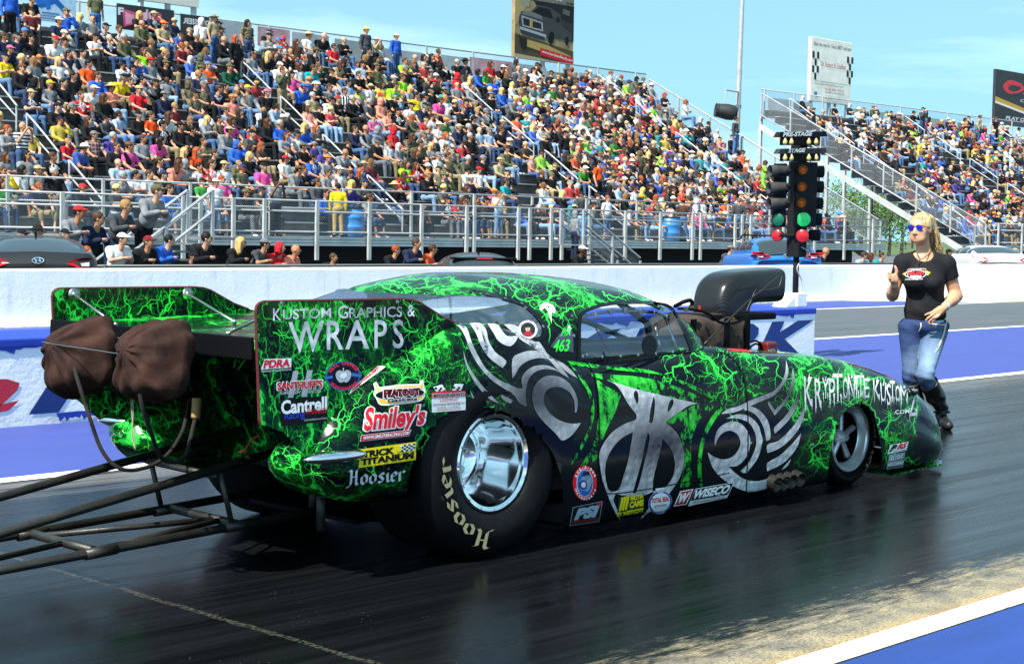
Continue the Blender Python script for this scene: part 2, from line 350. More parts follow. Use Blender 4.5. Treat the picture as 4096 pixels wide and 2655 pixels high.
for px in (150, 165, 205, 250, 265): # navy drips under the first letter
    p = onY(px, 978, MY); yy = MY-.0045-.00002*px; b.poly([(p[0]-.07, yy, .075), (p[0]+.1, yy, .08), (p[0]+.07, yy, .03), (p[0], yy, .045), (p[0]-.04, yy, .012)])
b.build('paint_drip', M_cap, med)
# ================================================================== the race car
YC = 5.8
def interp(xs, tab):
    a = np.array(tab, float); xs = np.asarray(xs, float); X_, Y_ = a[:, 0], a[:, 1]; n = len(X_)   # monotone cubic
    h = np.diff(X_); d = np.diff(Y_)/h; m = np.zeros(n); m[0] = d[0]; m[-1] = d[-1]
    for i in range(1, n-1): m[i] = 0 if d[i-1]*d[i] <= 0 else 2*d[i-1]*d[i]/(d[i-1]+d[i])
    k = np.clip(np.searchsorted(X_, xs)-1, 0, n-2); t = np.clip((xs-X_[k])/h[k], 0, 1); hh = h[k]
    return (2*t**3-3*t**2+1)*Y_[k]+(t**3-2*t**2+t)*hh*m[k]+(-2*t**3+3*t**2)*Y_[k+1]+(t**3-t**2)*hh*m[k+1]
def resample(P, n):
    P = np.asarray(P, float); s = np.r_[0, np.cumsum(np.linalg.norm(np.diff(P, axis=0), axis=1))]; t = np.linspace(0, s[-1], n)
    return np.stack([np.interp(t, s, P[:, i]) for i in range(P.shape[1])], 1)
def gridfaces(a, b): 
    i, j = np.meshgrid(np.arange(a-1), np.arange(b-1), indexing='ij'); i = i.ravel(); j = j.ravel()
    return np.stack([i*b+j, i*b+j+1, (i+1)*b+j+1, (i+1)*b+j], 1)
def inpoly(P, poly):
    x, y = P[:, 0], P[:, 1]; c = np.zeros(len(P), bool); n = len(poly)
    for i in range(n):
        x1, y1 = poly[i]; x2, y2 = poly[(i+1) % n]
        k = (y1 > y) != (y2 > y); c ^= k & (x < (x2-x1)*(y-y1)/((y2-y1) if y2 != y1 else 1e-12)+x1)
    return c
def nearest(P, poly):
    best = np.full(len(P), 1e9); Q = np.zeros_like(P); n = len(poly)
    for i in range(n):
        a = np.array(poly[i]); d = np.array(poly[(i+1) % n])-a; t = np.clip(((P-a)@d)/max(d@d, 1e-12), 0, 1); q = a+t[:, None]*d; dd = np.linalg.norm(P-q, axis=1)
        k = dd < best; best[k] = dd[k]; Q[k] = q[k]
    return best, Q
def snap(V, a, b, poly, h, sel=None):
    """pull grid vertices lying near the outline (in side view x,z) onto it, sliding along the surface; returns which faces lie inside"""
    G = V.reshape(a, b, 3); N = np.cross(np.gradient(G, axis=0), np.gradient(G, axis=1)).reshape(-1, 3); ny = np.where(np.abs(N[:, 1]) < 1e-9, 1e-9, N[:, 1])
    d, Q = nearest(V[:, [0, 2]], poly); k = d < h
    if sel is not None: k &= sel
    dx = Q[:, 0]-V[:, 0]; dz = Q[:, 1]-V[:, 2]; dy = np.clip(-(N[:, 0]*dx+N[:, 2]*dz)/ny, -h, h)
    V[k] += np.stack([dx, dy, dz], 1)[k]
    F = gridfaces(a, b); c = V[F].mean(1); ins = inpoly(c[:, [0, 2]], poly)
    if sel is not None: ins &= sel[F].all(1)
    return ins
def bvh_of(Vs, Fs):
    V = np.concatenate(Vs); o = np.cumsum([0]+[len(v) for v in Vs[:-1]]); F = [tuple(int(x)+int(k) for x in f) for Ff, k in zip(Fs, o) for f in Ff]
    return BVHTree.FromPolygons([tuple(v) for v in V], F)
def dense(poly, step):
    out = []; n = len(poly)
    for i in range(n):
        a = np.array(poly[i], float); c = np.array(poly[(i+1) % n], float); m = max(1, int(np.linalg.norm(c-a)/step)); out += [a+(c-a)*k/m for k in range(m)]
    return out
def rp(bvh, d, fy=5.0):
    q = ray(*d); hit = bvh.ray_cast(Vector(C0), Vector(q).normalized())
    if hit[0] is None:
        p = onY(d[0], d[1], fy); return np.array(p), np.array([0, -1., 0])
    n = np.array(hit[1]); n = n if n@q < 0 else -n
    return np.array(hit[0]), n
U_ = lambda L: [((1000+x/1.9833)/S, (1050+y/1.9833)/S) for x, y in L]
V_ = lambda L: [((2100+x/1.9833)/S, (1040+y/1.9833)/S) for x, y in L]
T_ = lambda L: [((2048+x/2.3242)/S, (1328+y/2.3242)/S) for x, y in L]
W_ = lambda L: [((3072+x/2.3242)/S, (1328+y/2.3242)/S) for x, y in L]
Q_ = lambda L: [((1024+x/2.3242)/S, (1328+y/2.3242)/S) for x, y in L]
car = thing('race_car', 'black drag car wrapped in green lightning with silver tribal shapes and tall wing plates', 'race car', (6.5, YC, 0))
def lightning(name, use_attr=False, dens=1.0, scale=1.0, stretch=(1, 1, 1)):
    m = bpy.data.materials.new(name); m.use_nodes = True; T = NT(m); P = T.mapping(T.obj(), stretch)
    w = T.noise(P, 2.6*scale, 5, .6).outputs[1]; w2 = T.noise(P, 14*scale, 3, .6).outputs[1]
    def vadd(a, b, k):
        n = T.new('VectorMath', operation='MULTIPLY_ADD'); T.put(n.inputs[0], b); n.inputs[1].default_value = (k, k, k); T.put(n.inputs[2], a); return n.outputs[0]
    P1 = vadd(vadd(P, w, .5/scale), w2, .06/scale)
    def ridge(sc, wid, det=1.5):
        f = T.noise(P1, sc*scale, det, .5).outputs[0]; a = T.math('ABSOLUTE', T.math('SUBTRACT', f, .5)); return T.rng(a, 0, wid, 1, 0)
    big = T.noise(P, 1.5*scale, 3, .55).outputs[0]; big2 = T.noise(T.mapping(P, loc=(3, 1, 7)), 2.3*scale, 3, .55).outputs[0]
    if use_attr: den = T.attr('dens').outputs[2]
    else: den = dens
    msk = T.rng(T.math('ADD', big, T.math('MULTIPLY', T.math('SUBTRACT', den, .5), .55)), .43, .62)
    msk2 = T.rng(T.math('ADD', big2, T.math('MULTIPLY', T.math('SUBTRACT', den, .5), .5)), .46, .68)
    b1 = T.math('POWER', ridge(2.4, .016), 1.2); b2 = T.math('POWER', ridge(6.5, .02), 1.2); b3 = T.math('POWER', ridge(15, .035), 1.2)
    gl = T.math('MULTIPLY', T.math('POWER', ridge(2.4, .10), 2.0), .34)
    v = T.new('TexVoronoi', feature='DISTANCE_TO_EDGE'); T.put(v.inputs['Vector'], P1); v.inputs['Scale'].default_value = 8*scale; e1 = T.rng(v.outputs[0], 0, .016, 1, 0)
    v2 = T.new('TexVoronoi', feature='DISTANCE_TO_EDGE'); T.put(v2.inputs['Vector'], P1); v2.inputs['Scale'].default_value = 21*scale; e2 = T.rng(v2.outputs[0], 0, .022, 1, 0)
    brk = T.rng(T.noise(P, 11*scale, 3, .6).outputs[0], .42, .58)
    tot = T.math('MULTIPLY', T.math('ADD', b1, gl), msk)
    tot = T.math('ADD', tot, T.math('MULTIPLY', T.math('MULTIPLY', T.math('ADD', b2, T.math('MULTIPLY', T.math('MULTIPLY', e1, brk), .7)), msk), .7))
    tot = T.math('ADD', tot, T.math('MULTIPLY', T.math('MULTIPLY', T.math('ADD', b3, T.math('MULTIPLY', T.math('MULTIPLY', e2, brk), .6)), msk2), .42))
    tot = T.math('ADD', tot, T.math('MULTIPLY', T.rng(msk2, .75, 1, 0, .30), T.math('MULTIPLY', msk, T.rng(T.noise(P1, 7*scale, 5, .7).outputs[0], .5, .75))), clamp=True)
    col = T.mix(T.rng(tot, 0, .55), (.0018, .003, .0055), (.004, .17, .012)); col = T.mix(T.rng(tot, .4, 1), col, (.045, .78, .075))
    T.put(T.b.inputs['Base Color'], col); T.b.inputs['Roughness'].default_value = .12; T.b.inputs['Specular IOR Level'].default_value = .16
    return m
M_wrap = lightning('green_lightning_wrap', True); M_wrapP = lightning('green_lightning_wing_wrap', False, .8, 1.15, (1, 1, .62)); M_wrapD = lightning('dark_lightning_wrap', False, .55, 1.0)
M_black = mat('satin_black', (.003, .003, .004), .6, spec=.08); M_dark = mat('shadowy_interior', (.012, .016, .026), .6); M_rub = mat('tyre_rubber', (.0035, .0035, .004), .55, spec=.16, var=.3, vs=20)
M_chrome = mat('polished_aluminium', (.86, .87, .88), .07, 1); M_steel = mat('brushed_steel', (.45, .43, .40), .3, 1); M_rimf = mat('polished_front_rim', (.80, .81, .83), .3, .55); M_alu = mat('spun_aluminium', (.75, .76, .78), .18, 1)
M_glass = glassmat('polycarbonate_window', (.80, .86, .92), .0, mxr=.14); M_glassD = glassmat('tinted_polycarbonate', (.50, .57, .65), .05, .10, .40)
# ---- body shell
xs = np.linspace(4.955, 9.25, 176)
hw = interp(xs, [(4.9, .85), (5.2, .855), (5.65, .845), (6.2, .83), (6.8, .825), (7.3, .82), (7.8, .825), (8.2, .82), (8.55, .815), (8.8, .80), (8.97, .775), (9.08, .735), (9.15, .68), (9.21, .58), (9.25, .42)])
zs = interp(xs, [(4.9, 1.03), (5.1, 1.02), (5.25, .985), (5.45, .895), (5.65, .83), (6.0, .825), (6.4, .845), (6.73, .862), (7.33, .802), (7.8, .770), (8.08, .730), (8.31, .686), (8.555, .624), (8.78, .547), (8.94, .470), (9.07, .382), (9.16, .29), (9.22, .2), (9.25, .14)])
zb = interp(xs, [(4.9, .30), (5.3, .30), (5.47, .07), (5.6, .066), (7.5, .062), (8.3, .06), (9.2, .055)])
rc = np.minimum(.24, .55*(zs-zb)); ins = interp(xs, [(4.9, .12), (5.3, .15), (5.6, .2), (7, .2), (8.3, .24), (9.22, .2)])
zc = zs-interp(xs, [(4.9, .01), (6.5, .02), (7.4, .0), (8.2, -.01), (9.22, .02)])
NS = 46; rows = []
for i in range(len(xs)):
    th = np.linspace(0, math.pi/2, 14)
    prof = [(hw[i]-.05, zb[i]), (hw[i]-.012, zb[i]+.02)]
    zm = zs[i]-rc[i]
    for u in np.linspace(0, 1, 12): prof.append((hw[i]+.016*math.sin(math.pi*u)-.004, zb[i]+.05+(zm-zb[i]-.05)*u))
    prof += [(hw[i]-ins[i]+ins[i]*math.cos(t)**.9-.004, zm+rc[i]*math.sin(t)**.9) for t in th[1:]]
    for u in np.linspace(.1, 1, 8): prof.append(((hw[i]-ins[i])*(1-u), zs[i]+(zc[i]-zs[i])*(1-(1-u)**2)))
    q = resample(prof, NS); right = np.stack([np.full(NS, xs[i]), YC-q[:, 0], q[:, 1]], 1); left = right[:-1][::-1].copy(); left[:, 1] = 2*YC-left[:, 1]
    rows.append(np.concatenate([right, left]))
BA, BB = len(xs), 2*NS-1; BV = np.concatenate(rows); BF = gridfaces(BA, BB)
# ---- rear fenders (teardrop tails either side of the wing)
px = np.linspace(0, 1, 44)**1.7*.925+4.04
yo = interp(px, [(4.03, .05), (4.12, .03), (4.3, .010), (4.6, 0), (5, 0)]); wd = interp(px, [(4.03, .42), (4.2, .46), (4.5, .5), (5, .5)])
pt = interp(px, [(4.03, .62), (4.115, .65), (4.27, .75), (4.38, .845), (4.67, .957), (4.82, 1.02), (5, 1.03)]); pb = interp(px, [(4.03, .385), (4.118, .37), (4.276, .322), (4.56, .30), (5, .30)])
prow = []
for i in range(len(px)):
    it = min(pt[i]-.01, .61); b0 = 4.95+yo[i]; zt = pt[i]; z0 = pb[i]; w_ = wd[i]
    pr = [(b0+w_*.5, z0), (b0+.10, z0), (b0+.03, z0+.04), (b0, z0+.3*(zt-z0)), (b0, z0+.7*(zt-z0)), (b0+.02, zt-.05), (b0+.075, zt), (b0+.11, zt-.004), (b0+.125, (it+zt)/2), (b0+.14, it), (b0+w_*.6, it-.015), (b0+w_-.09, it-.05), (b0+w_-.02, it-.12), (b0+w_, z0+.45*(it-z0)), (b0+w_-.03, z0+.15*(it-z0)), (b0+w_*.78, z0), (b0+w_*.5, z0)]
    q = resample(pr, 64); u_ = min(1, max(.02, (px[i]-4.04)/.17)); k_ = math.sqrt(1-(1-u_)**2); cq = np.array([b0+w_*.5, .5]); q = cq+(q-cq)*k_
    prow.append(np.stack([np.full(64, px[i]), q[:, 0], q[:, 1]], 1))
PVr = np.concatenate(prow); PF = gridfaces(len(px), 64)
bv0 = bvh_of([BV, PVr], [BF, PF])
arch_r = [(942, 1165), (952, 1100), (965, 1050), (985, 1010), (1015, 975), (1055, 952), (1100, 944), (1150, 948), (1200, 968), (1245, 1003), (1285, 1050), (1305, 1110), (1310, 1170), (1300, 1245), (1250, 1330), (940, 1330)]
arch_f = [(1922, 1130), (1925, 1090), (1932, 1040), (1943, 995), (1958, 962), (1978, 943), (2000, 936), (2018, 944), (2033, 968), (2043, 1010), (2049, 1055), (2050, 1098), (2052, 1160), (1925, 1180)]
def sidepoly(bvh, dp, fy): return [rp(bvh, p, fy)[0][[0, 2]] for p in dense(dp, 8)]
A1 = sidepoly(bv0, arch_r, 4.96); A2 = sidepoly(bv0, arch_f, 5.0)
side = np.abs(BV[:, 1]-YC) > .45
k1 = snap(BV, BA, BB, A1, .016, side); k2 = snap(BV, BA, BB, A2, .016, side)
c = BV[BF].mean(1); under = (c[:, 0] > 5.12) & (c[:, 0] < 6.95) & (np.abs(c[:, 1]-YC) < interp(c[:, 0], [(5, .56), (6.6, .6), (6.95, .42)])) & (c[:, 2] > .6)
engine_hole = (np.abs(c[:, 0]-7.8) < .36) & (np.abs(c[:, 1]-YC) < .24) & (c[:, 2] > .5)
exh = (c[:, 0] < 0) & inpoly(c[:, [0, 2]], [rp(bv0, p, 5.0)[0][[0, 2]] for p in T_([(2400, 1250), (2470, 1235), (2560, 1240), (2620, 1330), (2640, 1420), (2380, 1500)])]) & (c[:, 1] < YC)
BF2 = BF[~(k1 | k2 | under | engine_hole | exh)]
dens_pts = [(4.2, .5, .35, 1.0), (4.6, .8, .4, 1.0), (4.9, .8, .28, .9), (5.3, .25, .15, .3), (6.7, .75, .16, .75), (7.0, .78, .2, .9), (7.6, .7, .3, .85), (7.7, .3, .25, .75), (8.0, .6, .25, .95), (8.45, .3, .2, .95), (8.6, .5, .25, .85), (8.9, .25, .2, .75), (8.9, .06, .14, .9)]
def densattr(me, V, pts, base):
    d = np.full(len(V), base, np.float32)
    for x, z, r_, v in pts: k = np.clip(1-np.hypot(V[:, 0]-x, V[:, 2]-z)/(r_*1.5), 0, 1); k = k*k*(3-2*k); d = np.maximum(d, base+(v-base)*k)
    me.attributes.new('dens', 'FLOAT', 'POINT').data.foreach_set('value', d.astype(np.float32))
# nose cap
endv = np.arange((BA-1)*BB, BA*BB); ce = BV[endv].mean(0); BVc = np.concatenate([BV, [ce]]); capf = [(int(endv[i]), int(endv[i+1]), len(BV)) for i in range(BB-1)]
me = mkmesh('body', BVc-np.array(car.location), [tuple(map(int, f)) for f in BF2]+capf, M_wrap, True); densattr(me, BVc, dens_pts, .12); body = link('body', me, car)
def fender(mir):
    V = PVr.copy(); k = snap(V, len(px), 64, A1, .016, V[:, 1] < 5.1)
    tip = V[:64].mean(0); V = np.concatenate([V, [tip]]); F = [tuple(map(int, f)) for f in PF[~k]]+[(i, i+1, len(V)-1) for i in range(63)]
    if mir: V[:, 1] = 2*YC-V[:, 1]; F = [f[::-1] for f in F]
    me = mkmesh('rear_fender', V-np.array(car.location), F, M_wrap, True); densattr(me, V, [(4.9, .8, .3, .8)], .66); return link('rear_fender', me, car)
fender(False); fender(True)
# ---- roof and windows
gx = np.linspace(4.88, 7.06, 120)
gb = interp(gx, [(4.88, .64), (5.2, .69), (5.65, .70), (6.3, .70), (6.6, .69), (6.75, .645), (6.9, .53), (7.0, .38), (7.06, .2)])
gz = interp(gx, [(4.88, .98), (5.1, .97), (5.25, .93), (5.45, .845), (5.65, .79), (6.2, .79), (6.7, .825), (7.06, .79)])
gc = interp(gx, [(4.88, 1.015), (5.0, 1.085), (5.1, 1.135), (5.2, 1.172), (5.35, 1.208), (5.55, 1.232), (5.85, 1.231), (6.1, 1.218), (6.34, 1.197), (6.55, 1.162), (6.7, 1.10), (6.85, 1.005), (6.95, .93), (7.06, .815)])
NG = 44; grow = []
for i in range(len(gx)):
    t = np.linspace(0, math.pi/2, 60); n_ = 2.25; q = np.stack([gb[i]*np.cos(t)**(2/n_), gz[i]+(gc[i]-gz[i])*np.sin(t)**(2/n_)], 1); q = resample(q, NG)
    rt = np.stack([np.full(NG, gx[i]), YC-q[:, 0], q[:, 1]], 1); lf = rt[:-1][::-1].copy(); lf[:, 1] = 2*YC-lf[:, 1]; grow.append(np.concatenate([rt, lf]))
GA, GB = len(gx), 2*NG-1; GV = np.concatenate(grow); GF = gridfaces(GA, GB); bvg = bvh_of([GV], [GF])
win_d = [(1345, 834), (1346, 760), (1348, 740), (1354, 728), (1378, 716), (1420, 707), (1480, 704), (1530, 706), (1556, 714), (1576, 742), (1594, 778), (1607, 812)]
rear_u = U_([(1740, 232), (1880, 250), (2030, 285), (2150, 325), (2200, 355), (2255, 405), (2310, 470), (2332, 530), (2318, 590), (2262, 612), (2180, 560), (2080, 500), (1980, 488), (1650, 488)])
W1p = sidepoly(bvg, win_d, 5.15); W2p = [np.array((4.7, .8)), np.array((4.7, 1.135)), np.array((5.2, 1.14)), np.array((5.42, 1.135))]+sidepoly(bvg, rear_u, 5.3)[:-9]
sideg = np.abs(GV[:, 1]-YC) > .2
kw1 = snap(GV, GA, GB, W1p, .012, sideg); kw2 = snap(GV, GA, GB, W2p, .012)
cg = GV[GF].mean(1)
wsz = [(6.66, .8), (6.55, 1.165), (6.75, 1.20), (7.2, 1.0), (7.2, .7), (6.8, .7)]
kws = snap(GV, GA, GB, [np.array(p) for p in wsz], .012) & ~kw1 & ~kw2 & (np.abs(cg[:, 1]-YC) < .56)
def sub(name, V, F, m, parent=car, smooth=True):
    u, inv = np.unique(F, return_inverse=True); return link(name, mkmesh(name, V[u]-pw(parent), inv.reshape(F.shape), m, smooth), parent)
roofF = GF[~(kw1 | kw2 | kws)]; u, inv = np.unique(roofF, return_inverse=True); me = mkmesh('roof', GV[u]-np.array(car.location), inv.reshape(roofF.shape), M_wrap, True); densattr(me, GV[u], [(5.2, 1.2, .35, .9), (5.9, 1.2, .45, .9), (6.5, 1.1, .25, .75), (5.75, 1.02, .14, .8), (6.7, .95, .12, .8)], .15); roof = link('roof', me, car)
nr = cg[:, 1] < YC
w_ = sub('side_window', GV, GF[kw1 & nr], M_glass); w_2 = sub('side_window', GV, GF[kw1 & ~nr], M_glass); sub('rear_window', GV, GF[kw2], M_glassD); sub('windshield', GV, GF[kws], M_glass)
# ---- wing deck, trailing lip, end plates, struts
zw = lambda x: .995+(x-3.8)*.025
b = MB(); b.add([(3.8, 5.056, zw(3.8)), (4.98, 5.056, zw(4.98)), (4.98, 6.544, zw(4.98)), (3.8, 6.544, zw(3.8)), (3.8, 5.056, zw(3.8)-.03), (4.98, 5.056, .93), (4.98, 6.544, .93), (3.8, 6.544, zw(3.8)-.03)], [(0, 1, 2, 3), (7, 6, 5, 4), (0, 4, 5, 1), (1, 5, 6, 2), (2, 6, 7, 3), (3, 7, 4, 0)])
M_deck = lightning('wing_deck_wrap', False, .7, .9); wing = b.build('wing', M_deck, car)
b = MB(); b.bbox((3.782, 5.0575, .925), (3.798, 6.5425, 1.012), .004); b.build('trailing_lip', M_black, wing)
plate_d = [(596, 790), (594, 722), (596, 712), (602, 705), (612, 701), (700, 699), (935, 695), (958, 697), (975, 703), (1000, 719), (1030, 738), (1066, 753), (1100, 760), (1100, 800), (900, 960), (735, 1075), (720, 1066), (655, 1002), (606, 986), (603, 975), (600, 880)]
pl = [onY(x, y, 5.05)[[0, 2]] for x, y in plate_d]
def endplate(y0, y1):
    b = MB(); b.poly([(p[0], y0, p[1]) for p in pl], (0, y1-y0, 0)); return b.build('wing_endplate', [M_wrapP], car)
ep = endplate(5.045, 5.055); ep2 = endplate(6.545, 6.555)
M_edge = mat('reddish_plate_edge', '#5a1a1c', .5)
for y, e in ((5.05, ep), (6.55, ep2)): b = MB(); b.tube([(pl[i][0]-.001, y, pl[i][1]+.001) for i in range(18, 21)]+[(pl[i][0], y, pl[i][1]) for i in range(0, 12)], .006, 6); b.build('edge_trim', M_edge, e)
def strut(a, c):
    b = MB(); b.tube([a, c], .006, 8); b.ball(a, .014, 5); b.ball(c, .012, 5); b.lathe([(.001, .006), (.03, .005), (.03, 0)], a, (0, -1, 0), 12); return b.build('wing_strut', M_steel, car, True)
strut(onY(172, 684, 6.535), onZ(268, 754, 1.005)); strut(onY(436, 683, 6.535), onZ(545, 748, 1.02)); strut(onY(640, 722, 5.062), onZ(530, 775, 1.01))
# ---- rear panel, floor, dark wheel tubs
b = MB(); b.poly([(4.56, 5.3, .34), (4.56, 6.3, .34), (4.50, 6.4, .60), (4.30, 6.4, .93), (4.30, 5.2, .93), (4.50, 5.2, .60)]); b.build('rear_panel', M_wrapD, car)
b = MB(); b.box((4.62, 5.42, .14), (9.0, 6.18, .16)); b.box((5.5, 5.02, .08), (7.75, 6.58, .10)); b.box((8.4, 5.1, .10), (9.0, 6.5, .11)); b.build('light_block_floor', M_black, car)  # floor plates added to keep light from leaking through the underside
def tub(x, z, r0, y0, y1): b = MB(); b.lathe([(r0, 0), (r0, y1-y0), (.01, y1-y0)], (x, y0, z), (0, 1, 0), 28, 0, math.pi); return b.build('wheel_tub', M_black, car, True)
tub(5.03, .36, .452, 5.0, 5.46); tub(5.03, .36, .452, 6.6, 6.14); tub(8.10, .2, .33, 5.10, 5.6); tub(8.10, .2, .33, 6.5, 6.0)
# ---- cockpit: floor-to-belt tin, roll cage, seat
b = MB(); b.box((5.72, 5.165, .55), (6.68, 5.175, .925)); b.box((5.72, 6.425, .55), (6.68, 6.435, .90)); b.box((5.45, 5.17, .3), (5.48, 6.43, .86)); b.box((6.95, 5.2, .3), (6.97, 6.4, .80)); b.poly([(5.0, 5.2, .93), (5.48, 5.2, .80), (5.48, 6.4, .80), (5.0, 6.4, .93)])
M_tin = mat('dark_blue_tinwork', (.010, .018, .036), .5, var=.3); b.build('cockpit_tinwork', M_tin, car)
b = MB(); t = .02; M_cage = mat('grey_roll_cage', (.10, .105, .11), .4)
for y in (5.34, 6.26):
    b.tube([(5.62, y, .5), (5.62, y, 1.0), (5.72, y+(YC-y)*.22, 1.13), (6.3, y+(YC-y)*.2, 1.13), (6.52, y, .98), (6.66, y, .55)], t, 8); b.tube([(5.62, y, 1.02), (5.1, y, .86)], t, 8); b.tube([(5.72, y, 1.1), (5.15, 2*YC-y, .9)], t*.8, 8)
b.tube([(5.72, 5.44, 1.13), (5.72, 6.16, 1.13)], t, 8); b.tube([(6.3, 5.43, 1.13), (6.3, 6.17, 1.13)], t, 8); b.tube([(5.62, 5.34, .8), (5.62, 6.26, .8)], t, 8); b.tube([(5.72, 5.4, 1.12), (6.5, 5.36, .86)], t*.7, 8)
b.build('roll_cage', M_cage, car, True)
b = MB(); b.bbox((5.66, 5.52, .5), (5.78, 5.9, 1.02), .04); b.bbox((5.7, 5.52, .42), (6.1, 5.9, .55), .04); b.build('seat', M_black, car, True)
# window net rods and rim of the door window
b = MB()
for a, c in (((1390, 748), (1432, 828)), ((1478, 703), (1540, 790))): pa, na = rp(bvg, a, 5.2); pc, nc = rp(bvg, c, 5.15); b.tube([pa-na*.03, pc-nc*.03], .0045, 6); b.build('window_brace', M_black, car); b = MB()
fr = V_([(485, 735), (460, 600), (440, 480), (450, 435), (500, 405), (600, 380), (740, 360), (900, 362), (1050, 370), (1120, 390), (1150, 430), (1190, 540), (1245, 690)])
P = [rp(bvg, p, 5.15) for p in fr]; b.tube([p-n*.035 for p, n in P], .008, 8); P2 = [rp(bvg, p, 5.15) for p in V_([(1085, 450), (1110, 600), (1135, 700)])]; b.tube([p-n*.05 for p, n in P2], .008, 8)
for q in V_([(580, 410), (700, 375), (815, 370), (935, 375), (1050, 395), (1150, 430)]): p, n = rp(bvg, q, 5.15); b.bbox(p-n*.02-np.array([.012, .004, .022]), p-n*.02+np.array([.012, .004, .012]), .003)
b.build('window_frame_tube', M_steel, car, True)
b = MB(); p, n = rp(bvg, V_([(1105, 490)])[0], 5.15); b.lathe([(.001, 0), (.024, 0), (.026, .012), (.02, .014), (.001, .013)], p-n*.07, (.3, -.95, 0), 16); b.build('hanging_gauge', M_steel, car, True)
# ---- wheels
def wheel(cx, cz, yo_, R_, w, rim, left, front):
    sg = -1 if left else 1; oy = 2*YC-yo_ if left else yo_; ax = (0, sg, 0)
    hub = thing('front_wheel' if front else 'rear_wheel', None, None, (cx, oy, cz)); hub.parent = car; hub.location = Vector((cx, oy, cz))-Vector(car.location)
    b = MB(); bu = w*.06
    b.lathe([(rim-.006, .03), (rim+.012, .008), (rim+.03, -bu*.5), (rim+(R_-rim)*.45, -bu), (rim+(R_-rim)*.75, -bu*.4), (R_-.012, w*.05), (R_-.002, w*.12), (R_, w*.5), (R_-.002, w*.88), (R_-.012, w*.95), (rim+(R_-rim)*.5, w+bu*.5), (rim, w-.02)], (cx, oy, cz), ax, 72); b.build('tyre', M_rub, hub, True)
    b = MB(); d = w*.62 if not front else w*.7
    if not front: b.lathe([(rim-.004, .028), (rim+.004, .012), (rim-.004, .006), (rim-.022, .012), (rim-.028, .03), (rim-.03, .05), (rim-.045, .075), (rim-.047, .16), (rim-.065, .19), (rim-.068, d-.02), (rim-.085, d), (.09, d+.012), (.075, d-.01), (.04, d-.02), (.035, d-.04), (.001, d-.042)], (cx, oy, cz), ax, 64)
    else:
        b.lathe([(rim-.002, .02), (rim+.002, .006), (rim-.004, .0), (rim-.014, .004), (rim-.02, .02), (rim-.026, .055), (rim-.042, .075), (rim-.05, .076)], (cx, oy, cz), ax, 56)
        b.lathe([(.001, .028), (.022, .03), (.028, .05), (.045, .07), (.05, .09)], (cx, oy, cz), ax, 24)
        for k in range(5):
            a = 2*math.pi*k/5+.3; e = np.array([math.cos(a), 0, math.sin(a)]); c0 = np.array([cx, oy, cz]); b.tube([c0+e*.04+np.array([0, sg*.075, 0]), c0+e*(rim-.04)+np.array([0, sg*.082, 0])], [.016, .022], 8)
    b.build('rim', M_rimf if front else M_chrome, hub, True, auto=R(50))
    b = MB()
    if not front:
        for k in range(16): a = 2*math.pi*k/16; b.ball((cx+math.cos(a)*(rim-.006), oy+sg*.008, cz+math.sin(a)*(rim-.006)), .0065, 4); b.build('rim_bolt', M_steel, hub); b = MB()
        for k in range(5): a = 2*math.pi*k/5+.2; q = (cx+math.cos(a)*.07, oy+sg*(d-.02), cz+math.sin(a)*.07); b.lathe([(.017, .02), (.019, -.008), (.012, -.012), (.001, -.012)], q, ax, 10); b.build('wheel_nut', M_steel, hub, True); b = MB()
        b.lathe([(.115, 0), (.115, .03), (.04, .03)], (cx, oy+sg*(d+.03), cz), ax, 24); b.build('brake_disc', M_black, hub)
    else:
        b.lathe([(rim-.048, -.05), (rim-.052, .02), (.02, .02)], (cx, oy+sg*(d+.005), cz), ax, 24); b.build('brake_disc', M_black, hub)
    return hub
for lf in (False, True): wheel(5.04, .425, 4.968, .428, .44, .218, lf, False); wheel(8.15, .272, 5.125, .277, .14, .197, lf, True)
# ================================================================== graphics laid on the car's skin
_pv = np.array([(p[0], 5.045, p[1]) for p in pl]); _pt = tessellate_polygon([[Vector(v) for v in _pv]])
skin = bvh_of([BV, PVr, GV, _pv], [BF2, PF, GF, np.array(_pt)])
palette = {}
def ink(c, rough=.35, metal=0):
    k = (c, rough, metal)
    if k not in palette: palette[k] = mat('vinyl_'+{'#': 'print'}.get(c[0], 'print'), c, rough, metal, spec=.2)
    return palette[k]
def subdiv(V, T_, L):
    V = [np.array(v, float) for v in V]; T_ = [tuple(t) for t in T_]
    for _ in range(7):
        mid = {}; out = []; ch = False
        for t in T_:
            e = [np.linalg.norm(V[t[i]]-V[t[(i+1) % 3]]) for i in range(3)]
            sp = [e[i] > L for i in range(3)]
            if not any(sp): out.append(t); continue
            ch = True; m = [None]*3
            for i in range(3):
                if sp[i]:
                    k = (min(t[i], t[(i+1) % 3]), max(t[i], t[(i+1) % 3]))
                    if k not in mid: mid[k] = len(V); V.append((V[k[0]]+V[k[1]])/2)
                    m[i] = mid[k]
            n = sum(sp)
            if n == 3: out += [(t[0], m[0], m[2]), (m[0], t[1], m[1]), (m[2], m[1], t[2]), (m[0], m[1], m[2])]
            elif n == 1:
                i = sp.index(True); out += [(t[i], m[i], t[(i+2) % 3]), (m[i], t[(i+1) % 3], t[(i+2) % 3])]
            else:
                i = sp.index(False); a, b_, c_ = t[i], t[(i+1) % 3], t[(i+2) % 3]; m1, m2 = m[(i+1) % 3], m[(i+2) % 3]
                out += [(c_, m2, m1), (a, b_, m1), (a, m1, m2)]
        T_ = out
        if not ch: break
    return np.array(V), T_
def smoothloop(P, it=2):
    P = [np.array(p, float) for p in P]
    for _ in range(it):
        Q = []
        for i in range(len(P)):
            a, b_ = P[i], P[(i+1) % len(P)]; Q += [a*.75+b_*.25, a*.25+b_*.75]
        P = Q
    return P
